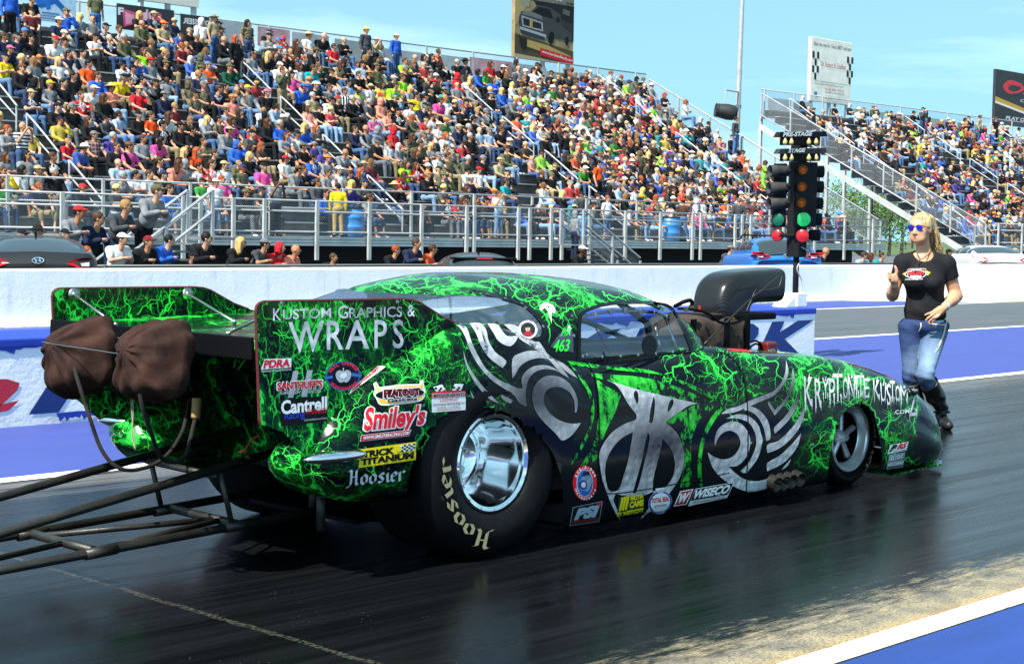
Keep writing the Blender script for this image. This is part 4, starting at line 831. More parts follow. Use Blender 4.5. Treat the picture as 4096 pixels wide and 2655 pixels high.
d = sticker(T_([(562, 1626), (840, 1567), (808, 1758), (532, 1798)])); d.rect(0, 0, 1, 1, '#8b97a2'); d.rect(.02, .03, .98, .97, BLK); d.text('PSI', .1, .26, .93, .88, '#8fa3b4', bold=.07, shear=.2); d.poly([(.84,.8),(.97,.8),(.97,.94),(.84,.94)], RED); d.rect(.04, .17, .96, .235, '#b02028'); d.text('SUPERCHARGERS', .06, .04, .94, .13, '#5c6570'); d.build()
d = sticker(T_([(992, 1535), (1224, 1488), (1220, 1672), (966, 1718)])); d.rect(0, 0, 1, 1, '#0d3e24')
for k in range(3): d.poly([(.06+k*.11,.3),(.14+k*.11,.3),(.2+k*.11,.95),(.10+k*.11,1.0)], YEL); d.off -= d.step
d.off += d.step; d.text('MILITIA', .46, .72, .97, .96, YEL, bold=.05); d.text('CAMS', .44, .34, .98, .68, YEL, bold=.06); d.text('BY WESTCOTT', .02, .05, .98, .24, YEL, bold=.05); d.build()
d = sticker(T_([(1262, 1478), (1480, 1450), (1484, 1660), (1266, 1690)])); d.rect(.32, .85, .7, 1.08, WHT); d.ring(.5, .45, .5, .5, WHT); d.ring(.5, .45, .49, .49, '#2a3690', .86); d.text('TOTAL SEAL', .12, .46, .88, .68, RED, bold=.04); d.text('PISTON RINGS', .24, .28, .76, .37, '#2a2c34'); d.rect(.38, .88, .64, 1.0, '#b8bcc0'); d.build()
d = sticker(T_([(1545, 1478), (2060, 1392), (2010, 1530), (1498, 1618)])); d.poly([(0,0),(.24,0),(.27,1),(.03,1)], WHT); d.poly([(.02,.06),(.22,.06),(.25,.94),(.05,.94)], '#b41c28'); d.text('W', .05, .2, .23, .82, WHT, bold=.06, shear=.2); d.poly([(.27,-.12),(.97,-.02),(1.0,1.0),(.3,1.0)], WHT); d.poly([(.28,.22),(.965,.2),(.985,.96),(.305,.96)], '#15161a'); d.text('WISECO', .31, .3, .95, .9, WHT, bold=.05, shear=.2); d.text('Performance Products', .34, .0, .92, .17, '#202226', shear=.2); d.build()
d = sticker(W_([(1132, 1048), (1302, 1016), (1286, 1096), (1106, 1134)])); d.rect(0, 0, 1, 1, WHT); d.text('P', .04, .2, .42, .95, BLK, bold=.08, shear=.3); d.text('RS', .44, .3, .95, .95, RED, bold=.06, shear=.3); d.text('PRECISION RACING SUSPENSION', .3, .06, .95, .18, '#404448'); d.build()
d = sticker(W_([(1128, 1140), (1272, 1114), (1250, 1250), (1098, 1272)])); d.rect(0, 0, 1, 1, '#c4c8ca'); d.text('AJPE', .03, .26, .97, .96, '#202428', bold=.09); d.text('AJPE', .06, .3, .94, .92, '#d8dcde', bold=.03); d.rect(.0, .5, 1, .56, '#30343a'); d.rect(.04, .06, .96, .17, '#40444a'); d.build()
d = Decal('portrait_badge', U_([(2122, 462), (2275, 462), (2275, 608), (2122, 608)]), base=.005); d.ring(.5, .5, .5, .5, '#e8e2e2'); d.ring(.5, .5, .38, .38, '#20302a'); d.poly(catmull([(.24,.22),(.32,.36),(.5,.42),(.66,.36),(.76,.24),(.5,.14)], 3), '#b02434'); d.ring(.48, .54, .13, .15, '#c79a80'); d.poly(catmull([(.34,.6),(.38,.78),(.58,.78),(.62,.62)], 3), '#1c222c'); d.arc('FOREVER MILLER', .5, .5, .42, .42, R(170), R(10), .07, '#a02030', bold=.03); d.build()
# fasteners along the windows
for q in V_([(455,762),(488,752),(610,766),(755,762),(895,752),(1035,742),(1170,730),(1285,728),(280,600),(370,445),(140,525),(385,600)])+U_([(1470,232),(1345,215),(1745,232),(1885,252),(2025,288),(2155,325),(2185,358),(2322,508),(2282,578),(1165,312),(245,322)])+W_([(412,1045)])+T_([(2220,1032),(2200,1480)]):
    p, n = rp(skin, q, 5.1); b = MB(); b.lathe([(.0085, 0), (.008, .004), (.001, .006)], p, n, 10); b.build('fastener', M_steel, car)
# ================================================================== parachutes, wheelie bars, scoop and engine (parts of the race car)
M_chute = bpy.data.materials.new('brown_parachute_cloth'); M_chute.use_nodes = True; T = NT(M_chute); P_ = T.obj()
T.put(T.b.inputs['Base Color'], T.mix(T.rng(T.noise(P_, 7, 5, .65).outputs[0], .35, .65), lin('#1f1410'), lin('#3f2922'))); T.b.inputs['Roughness'].default_value = .9; T.b.inputs['Specular IOR Level'].default_value = .15; T.bump(T.noise(P_, 45, 4, .6).outputs[0], .4, .006)
M_strap = mat('dark_brown_webbing', '#150e0b', .9, var=.3, vs=25); M_bar = mat('sooty_chassis_tube', (.02, .0185, .015), .42, .2, var=.45, vs=9, bump=.2, bs=80); M_cord = mat('pale_cord', '#8f8672', .8); M_tan = mat('tan_canvas', '#a98a55', .9, var=.2)
def chute(c, seed, pinch, rot):
    c = np.array(c); rg = np.random.default_rng(seed); ph = rg.random(6)*6.28
    def fn(p):
        q = p-c; ca, sa = math.cos(rot), math.sin(rot); q = np.stack([q[:, 0]-.18*q[:, 2], q[:, 1]*ca-q[:, 2]*sa, q[:, 1]*sa+q[:, 2]*ca], 1); r = np.array([.105, .165, .150]); r = r*(1-.35*np.clip(-q[:, :1]/.13, -.2, 1)*np.array([[0, 1, 1]])); k = np.abs(q/r); d = (np.sum(k**4, 1)**(1/4)-1)*.12
        g = np.array(pinch)-c; w = q-g; a = np.arctan2(w[:, 2], w[:, 1]); rad = np.hypot(w[:, 1], w[:, 2]); face = np.clip(-q[:, 0]/.09, 0, 1)
        d += face*(-.022*np.exp(-(rad/.06)**2)-.016*np.abs(np.sin(a*4.5+ph[0]+rad*9+.8*np.sin(a*2)))*np.exp(-rad*4)*(rad/.05).clip(0, 1)+.008*np.sin(a*13+ph[1]-rad*14)*np.exp(-rad*4)*(rad/.05).clip(0, 1))
        d += .004*np.sin(q[:, 2]*30+ph[2]+q[:, 1]*17)*np.sin(q[:, 1]*23+ph[3])+.003*np.sin(q[:, 1]*66+q[:, 2]*48+ph[4]); return d
    V, F = surfnet(fn, c-.24, c+.24, .006); o = link('parachute_pack', mkmesh('parachute_pack', V-np.array(car.location), F, M_chute, True), car)
    b = MB(); pc = np.array(pinch); b.lathe([(.008, 0), (.013, -.004), (.016, 0), (.012, .005), (.008, 0)], pc+np.array([-.006, 0, 0]), (-1, 0, 0), 16); b.build('eyelet', M_chrome, o, True)
    b = MB(); b.poly([pc+np.array([-.0, -.05, .075]), pc+np.array([-.0, .0, .085]), pc+np.array([.006, .0, .102]), pc+np.array([.006, -.045, .092])]); return o
cl = onX(180, 830, 3.60); c2 = onX(352, 838, 3.58)
ch1 = chute(cl, 1, onX(130, 800, 3.50), .30); ch2 = chute(c2, 5, onX(300, 811, 3.48), .12)
K_ = lambda x, y: ((100+x*.7776)/S, (1100+y*.7776)/S)
def path(name, pts, r, m, n=8, flat=None):
    P = [onX(*K_(a, c), x) for a, c, x in pts]; P = catmull(P, 4, False); b = MB(); b.tube(P, r, n); return b.build(name, m, car, True)
path('parachute_strap', [(255,480,3.50),(268,530,3.49),(290,600,3.49),(312,670,3.5),(335,740,3.5),(365,830,3.52),(390,890,3.53),(430,950,3.55),(480,990,3.58),(540,1003,3.63),(610,992,3.70),(680,965,3.78),(740,915,3.85),(780,860,3.92),(815,790,4.0),(835,700,4.05),(850,640,4.1)], .0085, M_strap)
path('parachute_strap', [(590,555,3.49),(592,610,3.49),(605,680,3.5),(628,750,3.53),(655,830,3.58),(680,900,3.64),(715,950,3.72),(780,960,3.8),(830,920,3.88),(850,850,3.93),(870,760,4.0),(905,650,4.1)], .009, M_strap)
path('canvas_sleeve', [(883,632,4.02),(882,660,4.02),(878,735,4.02)], .020, M_tan)
path('release_cord', [(545,600,3.55),(550,700,3.55),(556,800,3.55),(568,900,3.55)], .0028, M_cord, 5); path('release_cord', [(555,605,3.55),(557,720,3.55),(552,830,3.55),(566,895,3.55)], .0025, M_cord, 5)
path('parachute_cable', [(85,343,3.47),(158,357,3.485),(280,374,3.46),(400,392,3.47),(478,402,3.475),(540,385,3.47)], .002, M_steel, 5)
path('parachute_frame', [(815,348,3.70),(848,350,3.7),(858,362,3.7),(848,400,3.7),(800,510,3.7),(745,605,3.7),(720,613,3.71)], .0085, M_steel, 8); path('parachute_frame', [(462,328,3.72),(498,333,3.72),(488,360,3.72),(430,470,3.72),(382,578,3.72)], .008, M_steel, 8)
path('parachute_shelf', [(230,570,3.72),(420,588,3.7),(560,603,3.68),(700,612,3.70),(880,625,3.9)], .006, M_black, 6)
path('red_hose', [(1205,822,4.12),(1165,850,4.12),(1135,895,4.12),(1100,912,4.12)], .004, mat('red_hose_rubber', '#a8201c', .5), 5)
# wheelie bars
wb = []
b = MB()
def bar(name, a, c, r=.017): b = MB(); b.tube([a, c], r, 10); return b.build(name, M_bar, car, True)
for y in (5.55, 6.07):
    z_ = .008 if y > 5.8 else 0
    bar('wheelie_bar', (1.9, y, .10), (4.75, y, .205+z_), .0185); bar('wheelie_bar', (1.95, y, .115), (4.75, y, .55), .0185)
    b = MB(); b.tube([(3.36, y, .151), (3.50, y, .158)], .022, 10); b.build('bar_sleeve', M_bar, car, True); b = MB(); b.tube([(4.02, y, .178), (4.16, y, .184)], .022, 10); b.build('bar_sleeve', M_bar, car, True)
    bar('bar_upright', (4.06, y, .18), (4.0, y, .41), .012); b = MB(); b.lathe([(.02, -.03), (.055, -.03), (.06, 0), (.055, .03), (.02, .03)], (1.85, y, .065), (0, 1, 0), 20); b.build('wheelie_wheel', M_rub, car, True)
bar('cross_tube', (3.42, 5.55, .155), (3.42, 6.07, .155), .019); bar('cross_tube', (4.1, 5.55, .182), (4.1, 6.07, .186), .019); bar('cross_tube', (3.98, 5.55, .40), (3.98, 6.07, .41), .015)
bar('diagonal_brace', (3.42, 6.0, .155), (4.08, 5.72, .185), .013); bar('diagonal_brace', (3.45, 5.58, .16), (4.08, 5.68, .185), .013); bar('diagonal_brace', (2.4, 5.62, .12), (3.4, 5.8, .155), .013)
for x, y in ((4.35, 5.32), (4.55, 5.62)): bar('hanging_bracket', (x, y, .16), (x, y, .34), .02)
# exhaust stack group
M_pipe = mat('burnt_exhaust_pipe', (.035, .028, .022), .4, .6, var=.4, vs=30)
for q in ((1808, 1120), (1826, 1117), (1843, 1113), (1862, 1109)):
    c_ = onY(q[0], q[1]+6, 4.93); ax_ = np.array([-.1, -.9, -.2]); b = MB(); b.lathe([(.040, .30), (.040, 0), (.036, 0), (.034, .28)], c_, -ax_, 20); b.build('exhaust_pipe', M_pipe, car, True)
# ---- scoop
M_carbon = bpy.data.materials.new('carbon_fibre_weave'); M_carbon.use_nodes = True; T = NT(M_carbon); wv = T.new('TexWave', bands_direction='DIAGONAL'); T.put(wv.inputs[0], T.obj()); wv.inputs['Scale'].default_value = 26; wv.inputs['Distortion'].default_value = .6; wv.inputs['Detail'].default_value = 0
T.put(T.b.inputs['Base Color'], T.mix(wv.outputs[1], (.003, .003, .0035), (.018, .018, .0175))); T.b.inputs['Roughness'].default_value = .28; T.b.inputs['Specular IOR Level'].default_value = .3; T.b.inputs['Coat Weight'].default_value = .12; T.b.inputs['Coat Roughness'].default_value = .08
outer = [(1600,726),(1600,705),(1604,682),(1614,655),(1636,634),(1668,626),(1720,623),(1780,622),(1822,623)]; inner = [(1754,726),(1754,722),(1755,718),(1756,714),(1759,710),(1764,707),(1776,705),(1796,704),(1818,703)]
o_ = catmull([onY(*p, yq) for p, yq in zip(outer, [5.93]*6+[5.9, 5.8, 5.67])], 5, False); i_ = catmull([onY(*p, 5.67) for p in inner], 5, False); m_ = len(o_); SV = []; NR = 36
for k in range(m_):
    a, c = np.array(o_[k]), np.array(i_[k]); mid = (a+c)/2; h = (a-c)/2; wd_ = .128+.01*k/m_
    for j in range(NR):
        t = 2*math.pi*j/NR; ct, st = math.cos(t), math.sin(t); e = .45; u = math.copysign(abs(ct)**e, ct); v = math.copysign(abs(st)**e, st); p = mid+h*u; SV.append((p[0], YC+wd_*v, p[2]))
SV = np.array(SV); F = [(k*NR+j, k*NR+(j+1) % NR, (k+1)*NR+(j+1) % NR, (k+1)*NR+j) for k in range(m_-1) for j in range(NR)]
# lip and dark throat
cen = SV[-NR:].mean(0); lip = SV[-NR:]*1; lip[:, 0] += .012; thr = cen+(lip-cen)*.90; thr2 = thr-np.array([.22, 0, 0]); n0 = len(SV); SVa = np.concatenate([SV, lip, thr, thr2, [thr2.mean(0)]])
F += [(n0-NR+j, n0-NR+(j+1) % NR, n0+(j+1) % NR, n0+j) for j in range(NR)]+[(n0+j, n0+(j+1) % NR, n0+NR+(j+1) % NR, n0+NR+j) for j in range(NR)]+[(n0+NR+j, n0+NR+(j+1) % NR, n0+2*NR+(j+1) % NR, n0+2*NR+j) for j in range(NR)]+[(n0+2*NR+j, n0+2*NR+(j+1) % NR, n0+3*NR) for j in range(NR)]
scoop = link('air_scoop', mkmesh('air_scoop', SVa-np.array(car.location), F, M_carbon, True, auto=R(50)), car)
zb_ = onY(1680, 728, YC)[2]; x0e, x1e = onY(1598, 730, YC)[0], onY(1756, 730, YC)[0]
b = MB(); b.bbox((x0e-.0, YC-.17, zb_-.035), (x1e-.02, YC+.17, zb_+.004), .01); b.build('injector_plate', M_black, car)
M_blank = mat('brown_blower_blanket', '#352820', .9, var=.3, vs=9, bump=.5, bs=30); x0b, x1b = onY(1603, 770, 5.62)[0], onY(1752, 770, 5.62)[0]
def blk(p):
    q = p-np.array([(x0b+x1b)/2, YC, (zb_+.58)/2]); r = np.array([(x1b-x0b)/2+.01, .205, (zb_-.58)/2]); k = np.abs(q/r); return (np.sum(k**5, 1)**.2-1)*.15+.006*np.sin(q[:, 0]*26)*np.sin(q[:, 2]*20+1)
V, F = surfnet(blk, (x0b-.06, 5.5, .5), (x1b+.06, 6.1, 1.06), .012); link('blower_blanket', mkmesh('blower_blanket', V-np.array(car.location), F, M_blank, True), car)
for px_ in (1612, 1690, 1737):
    b = MB(); p = onY(px_, 760, 5.585); b.bbox((p[0]-.022, 5.578, .62), (p[0]+.022, 5.592, zb_-.01), .003); b.build('blanket_strap', M_black, car)
def vpath(name, pts, r, m): P = [onY(*V_([(a, c)])[0], y) for a, c, y in pts]; b = MB(); b.tube(catmull(P, 4, False), r, 7); return b.build(name, m, car, True)
vpath('throttle_rod', [(1420,668,5.56),(1600,490,5.56),(1800,300,5.56),(1900,225,5.56),(2015,125,5.56)], .0055, M_bar); vpath('throttle_linkage', [(1755,410,5.58),(1790,330,5.58),(1830,240,5.58),(1870,245,5.58),(1990,225,5.58),(2020,200,5.58),(2040,130,5.58)], .0045, M_bar)
vpath('fuel_line', [(1210,385,5.62),(1300,390,5.58),(1400,405,5.56),(1480,440,5.56),(1540,490,5.56),(1620,505,5.56),(1690,490,5.57),(1730,470,5.6)], .008, M_black); vpath('fuel_line', [(1190,365,5.7),(1250,335,5.62),(1310,320,5.6),(1325,345,5.6),(1310,385,5.6)], .012, M_black)
M_brass = mat('brass_fitting', '#b4822f', .3, 1)
for q in ((1275, 395), (1645, 465), (1320, 375)): p = onY(*V_([q])[0], 5.575); b = MB(); b.tube([p-np.array([.012, 0, 0]), p+np.array([.014, 0, 0])], .008, 8); b.build('hose_fitting', M_brass, car)
p = onY(*V_([(1385, 378)])[0], 5.58); b = MB(); b.tube([p-np.array([0, 0, .012]), p+np.array([0, 0, .012])], .006, 8); b.build('red_cap', mat('red_plastic', '#c81818', .4), car)
p = onY(*V_([(1925, 695)])[0], 5.5); b = MB(); b.bbox(p-np.array([.05, .04, .04]), p+np.array([.05, .04, .035]), .012, None); b.build('ignition_box', mat('dark_red_ignition_box', '#5c1014', .4), car)
d = Decal('ignition_lettering', V_([(1922, 705), (1985, 700), (1985, 735), (1928, 738)]), base=.002, target=bvh_of([np.array([p+np.array([-.06, -.041, -.05]), p+np.array([.06, -.041, -.05]), p+np.array([.06, -.041, .05]), p+np.array([-.06, -.041, .05])])], [np.array([(0, 1, 2, 3)])])); d.text('MSD', .05, .1, .95, .9, '#e0d8d8'); d.build()
vpath('plug_wire', [(1790,650,5.5),(1830,640,5.5),(1870,665,5.49),(1880,700,5.5),(1840,720,5.5)], .006, M_black); vpath('plug_wire', [(1785,690,5.5),(1830,665,5.5),(1865,680,5.5),(1870,725,5.5)], .006, M_black)
d = Decal('hood_stripe', base=.004); d.poly(V_([(1600,706),(1760,714),(1800,735),(1640,728)]), '#c81c22'); d.build()
b = MB(); p = onY(2172, 1042, 5.45); b.ball(p, 1, 8, (.035, .06, .022)); b.build('bumper_guard', M_chrome, car, True); b = MB(); p = onY(2168, 1079, 5.4); b.ball(p, 1, 8, (.04, .06, .015)); b.build('bumper_guard', M_chrome, car, True)
b = MB(); spl = [onY(x, y, 5.1) for x, y in ((2048, 1100), (2110, 1094), (2178, 1080))]; b.poly([(8.42, 5.0, .05), (9.05, 5.04, .05), (9.2, 5.12, .05), (9.3, YC, .05), (9.2, 6.48, .05), (9.05, 6.56, .05), (8.42, 6.6, .05)], (0, 0, -.012)); b.build('front_splitter', M_wrapP, car)
# ================================================================== the woman walking past the nose of the car
WO = onZ(3701.6/S, 1711/S, 0)
woman = None
KX, KZ = .001155, .001155
def J(px, py, dep=0): z = (1462-py)*KZ; return np.array([(px-500)*KX-.028*z, dep, z])
MXW = Matrix.Translation(Vector(WO)) @ Matrix.Rotation(YAW-math.pi/2, 4, 'Z')
HC = J(462, 150, -.02); hf = np.array([-.66, -.75, -.05]); hf /= np.linalg.norm(hf); hr = np.cross(hf, [0, 0, 1.]); hr /= np.linalg.norm(hr); hu = np.cross(hr, hf)
hp = lambda a, b, c: HC+hr*a+hf*b+hu*c
def inhead(p): q = p-HC; return np.stack([q@hr, q@hf, q@hu], 1)
def Mn(*ds, k=.02):
    d = ds[0]
    for e in ds[1:]: d = smin(d, e, k)
    return d
shR, shL = J(348, 372, .0), J(640, 378, .02); elR, elL = J(285, 588, .02), J(712, 588, .06); wrR, wrL = J(265, 520, -.14), J(588, 660, -.15)
def arm_sdf(p):
    R_ = Mn(cap(p, shR, elR, .050, .041), cap(p, elR, elR+(wrR-elR)*.4, .042, .041), cap(p, elR+(wrR-elR)*.3, wrR, .041, .027), k=.03)
    L_ = Mn(cap(p, shL, elL, .056, .045), cap(p, elL, elL+(wrL-elL)*.35, .046, .045), cap(p, elL+(wrL-elL)*.3, wrL, .044, .027), k=.03)
    return np.minimum(R_, L_)
def chain(p, pts, r0, r1):
    d = None; n = len(pts)-1
    for i in range(n):
        e = cap(p, pts[i], pts[i+1], r0+(r1-r0)*i/n, r0+(r1-r0)*(i+1)/n); d = e if d is None else smin(d, e, .004)
    return d
def hands_sdf(p):
    # right hand: open palm turned inwards, fingers to the left, thumb up
    pc = J(258, 470, -.17); d = Mn(cap(p, wrR, J(262, 490, -.16), .024, .026), cap(p, J(266, 462, -.15), J(240, 466, -.18), .023, .02), cap(p, J(268, 486, -.15), J(242, 488, -.18), .022, .019), k=.02)
    for f in ([(243,452,-.18),(226,443,-.19),(210,438,-.195)], [(240,465,-.185),(222,460,-.2),(206,456,-.205)], [(240,478,-.185),(224,476,-.2),(212,473,-.21)], [(243,490,-.18),(230,491,-.19),(219,490,-.20)]):
        d = smin(d, chain(p, [J(*q) for q in f], .0095, .0072), .006)
    d = smin(d, chain(p, [J(*q) for q in ((270,455,-.16),(275,430,-.165),(270,412,-.17),(263,396,-.17))], .013, .0085), .008)
    # left hand: relaxed, hanging across the waist
    l = Mn(cap(p, wrL, J(560, 676, -.165), .024, .027), cap(p, J(556, 670, -.17), J(522, 684, -.19), .024, .021), cap(p, J(560, 690, -.165), J(530, 706, -.185), .023, .02), k=.02)
    for f in ([(522,678,-.19),(495,690,-.2),(470,700,-.195),(456,708,-.185)], [(522,692,-.195),(495,708,-.205),(472,726,-.2),(460,742,-.19)], [(528,704,-.19),(504,724,-.2),(486,742,-.195),(476,756,-.185)], [(536,714,-.185),(516,734,-.195),(502,750,-.19),(494,760,-.18)]):
        l = smin(l, chain(p, [J(*q) for q in f], .0098, .0072), .006)
    l = smin(l, chain(p, [J(*q) for q in ((556,690,-.185),(536,712,-.205),(520,722,-.21))], .012, .009), .008)
    return d, l
def head_sdf(p):
    q = inhead(p); e = lambda c, r: ell(q, c, r)
    d = Mn(e((0, -.012, .028), (.074, .092, .088)), e((0, .022, -.03), (.060, .066, .075)), e((0, .052, -.082), (.030, .030, .028)), k=.035)
    for s_ in (-1, 1): d = smin(d, e((s_*.036, .055, -.022), (.026, .024, .024)), .02); d = smin(d, e((s_*.040, .05, -.065), (.022, .022, .03)), .025)
    d = smin(d, e((0, .062, .034), (.052, .022, .03)), .02)
    d = smin(d, chain(q, [np.array((0, .080, .012)), np.array((0, .094, -.012)), np.array((0, .102, -.030))], .009, .0125), .010)
    for s_ in (-1, 1): d = smin(d, e((s_*.012, .090, -.034), (.009, .011, .008)), .006)
    d = smin(d, e((0, .082, -.056), (.022, .012, .007)), .006); d = smin(d, e((0, .080, -.068), (.019, .012, .007)), .006)
    for s_ in (-1, 1): d = smin(d, e((s_*.074, -.008, -.008), (.009, .02, .032)), .006)
    return d
nkb = J(492, 308, .02)
def neck_sdf(p): return cap(p, hp(0, -.02, -.05), nkb, .049, .054)
def torso_sdf(p, g=0.):
    d = Mn(ell(p, J(492, 400, .02), (.165+g, .095+g, .12+g)), ell(p, J(490, 480, -.0), (.158+g, .115+g, .13+g)), k=.05)
    for bx_, by_ in ((412, 490), (520, 497)): d = smin(d, ell(p, J(bx_, by_, -.085), (.078+g, .082+g, .075+g)), .04)
    d = Mn(d, ell(p, J(500, 610, .01), (.138+g, .105+g, .13+g)), ell(p, J(498, 700, .01), (.155+g, .110+g, .12+g)), k=.06)
    for s_ in (shR, shL): d = smin(d, cap(p, s_, J(492, 345, .03), .058+g, .06+g), .04)
    return d
hipR, hipL = J(402, 815, .02), J(568, 815, .03); knR, knL = J(388, 1105, -.06), J(452, 1100, -.20); anR, anL = J(445, 1385, .02), J(612, 1330, .02); toeR, toeL = J(410, 1450, -.14), J(624, 1440, -.10)
def legs_sdf(p, g=0.):
    d = ell(p, J(497, 785, .02), (.186+g, .128+g, .085+g))
    R_ = Mn(cap(p, hipR, knR, .09+g, .054+g), cap(p, knR, J(400, 1240, -.02), .056+g, .055+g), k=.04); L_ = Mn(cap(p, hipL, knL, .100+g, .060+g), cap(p, knL, J(520, 1220, -.10), .058+g, .056+g), k=.04)
    return smin(smin(d, R_, .04), np.maximum(L_, -9), .012)
def body_fn(p):
    hR, hL = hands_sdf(p); a = arm_sdf(p); a = smin(smin(a, hR, .012), hL, .012)
    d = smin(head_sdf(p), neck_sdf(p), .03); d = smin(d, torso_sdf(p, -.012), .03); d = smin(d, a, .02)
    d = smin(d, legs_sdf(p, -.012), .03); d = np.minimum(d, np.minimum(cap(p, J(400, 1240, -.02), anR, .045, .035), cap(p, J(520, 1220, -.1), anL, .045, .035))); return d
M_skin = bpy.data.materials.new('tanned_skin'); M_skin.use_nodes = True; T = NT(M_skin); n_ = T.noise(T.obj(), 25, 4).outputs[0]
T.put(T.b.inputs['Base Color'], T.mix(T.rng(n_, .3, .7), lin('#c08a68'), lin('#d09a78'))); T.b.inputs['Roughness'].default_value = .5; T.b.inputs['Subsurface Weight'].default_value = .08; T.b.inputs['Subsurface Radius'].default_value = (.01, .004, .002)
BBL, BBH = np.array([-.42, -.4, -.03]), np.array([.42, .32, 1.72])
def wobj(name, fn, h, m, parent, lo=BBL, hi=BBH, it=1):
    V, F = surfnet(fn, lo, hi, h); me = mkmesh(name, V, F, m, True); o = bpy.data.objects.new(name, me); scene.collection.objects.link(o)
    if parent is not None: o.parent = parent
    return o
woman = wobj('person', body_fn, .0055, M_skin, None); woman.matrix_world = MXW
tag(woman, 'woman in black printed T-shirt, blue jeans and tall black boots striding past the car nose', 'person')
M_tee = mat('black_cotton', (.008, .008, .009), .85, spec=.25, var=.3, vs=14, bump=.5, bs=18)
def tee_fn(p):
    w = .003*np.sin(p[:, 2]*70+p[:, 0]*14)*np.clip((.98-p[:, 2])/.12, 0, 1)+.0015*np.sin(p[:, 0]*60+p[:, 2]*40)
    d = torso_sdf(p, .004)+w; sl = np.minimum(cap(p, shR, shR+(elR-shR)*.42, .064, .058), cap(p, shL, shL+(elL-shL)*.42, .070, .064)); d = smin(d, sl, .025)
    d = np.maximum(d, J(0, 752)[2]+.012*np.sin(p[:, 0]*18)-p[:, 2]); d = np.maximum(d, -(ell(p, J(480, 288, -.06), (.088, .12, .088))))
    e = lambda s_, e_: ((p-(s_+(e_-s_)*.46))@((e_-s_)/np.linalg.norm(e_-s_)))
    k = (p[:, 0] < shR[0]-.01); d = np.where(k, np.maximum(d, e(shR, elR)), d); k = (p[:, 0] > shL[0]+.01); d = np.where(k, np.maximum(d, e(shL, elL)), d); return d
tee = wobj('t_shirt', tee_fn, .006, M_tee, woman)
M_jean = bpy.data.materials.new('faded_denim'); M_jean.use_nodes = True; T = NT(M_jean); P_ = T.obj(); sx = T.new('SeparateXYZ'); T.put(sx.inputs[0], P_)
za = T.math('ABSOLUTE', T.math('SUBTRACT', sx.outputs[2], .52)); xa = T.math('ABSOLUTE', T.math('ADD', T.math('SUBTRACT', sx.outputs[0], T.math('MULTIPLY', sx.outputs[2], .12)), .03))
fad = T.rng(T.math('ADD', T.math('ADD', T.math('MULTIPLY', za, 2.2), T.math('MULTIPLY', xa, 2.6)), T.math('MULTIPLY', T.noise(T.mapping(P_, (1, 1, .4)), 12, 4).outputs[0], .5)), .25, 1.05)
T.put(T.b.inputs['Base Color'], T.mix(fad, lin('#7f99b2'), lin('#152d56'))); T.b.inputs['Roughness'].default_value = .85; T.bump(T.noise(T.mapping(P_, (1, 1, 2.2)), 16, 5, .6).outputs[0], .6, .012)
def jean_fn(p):
    w = .004*np.sin(p[:, 2]*95+p[:, 0]*30)*np.exp(-((p[:, 2]-.40)/.06)**2)+.003*np.sin(p[:, 2]*60+p[:, 0]*50)*np.exp(-((p[:, 2]-.78)/.07)**2); d = legs_sdf(p, .0)+w; return np.maximum(np.maximum(d, p[:, 2]-J(0, 742)[2]), J(0, 1190)[2]-p[:, 2])
jeans = wobj('jeans', jean_fn, .006, M_jean, woman, hi=np.array([.42, .32, .9]))
M_boot = mat('black_boot_leather', (.012, .011, .010), .38, var=.3, vs=20, bump=.35, bs=40)
def boot(kn, an, toe, name):
    ct = kn+(an-kn)*(.22 if name else .2)
    def fn(p):
        w = .004*np.sin(p[:, 2]*85+p[:, 0]*20)*np.exp(-((p[:, 2]-an[2]-.05)/.06)**2)
        d = Mn(cap(p, ct, ct+(an-ct)*.5, .073, .068), cap(p, ct+(an-ct)*.5, an, .066, .05), cap(p, an+np.array([0, .02, -.06]), toe+np.array([0, .03, .012]), .042, .040), cap(p, toe+np.array([0, .02, .014]), toe+np.array([0, -.035, .012]), .040, .034), k=.03)+w
        d = np.minimum(d, cap(p, an+np.array([0, .035, -.085]), an+np.array([0, .03, -.115]), .032, .034)); n = (an-ct)/np.linalg.norm(an-ct); return np.maximum(d, -((p-ct)@n)-.0)
    o = wobj('boot', fn, .006, M_boot, woman, np.minimum(np.minimum(ct, an), toe)-.13, np.maximum(np.maximum(ct, an), toe)+.13); b = MB(); c_ = an+np.array([.0, 0, -.03]); b.tube([c_+np.array([.056*math.cos(a), .056*math.sin(a)-.005, -.012*math.sin(a)]) for a in np.linspace(0, 2*math.pi, 20)], .008, 6); b.bbox(c_+np.array([-.02, -.072, -.012]), c_+np.array([.008, -.06, .014]), .004); bo = b.build('boot_strap', M_boot, None); bo.parent = o; return o
boot(knR, anR, toeR, 0); boot(knL, anL, toeL, 1)
M_hair = bpy.data.materials.new('blond_hair'); M_hair.use_nodes = True; T = NT(M_hair); P_ = T.mapping(T.obj(), (1, 1, .12)); n_ = T.noise(P_, 55, 3).outputs[0]; T.put(T.b.inputs['Base Color'], T.mix(T.rng(n_, .35, .65), lin('#86653a'), lin('#dcc08a'))); T.b.inputs['Roughness'].default_value = .4; T.bump(n_, .6, .01)
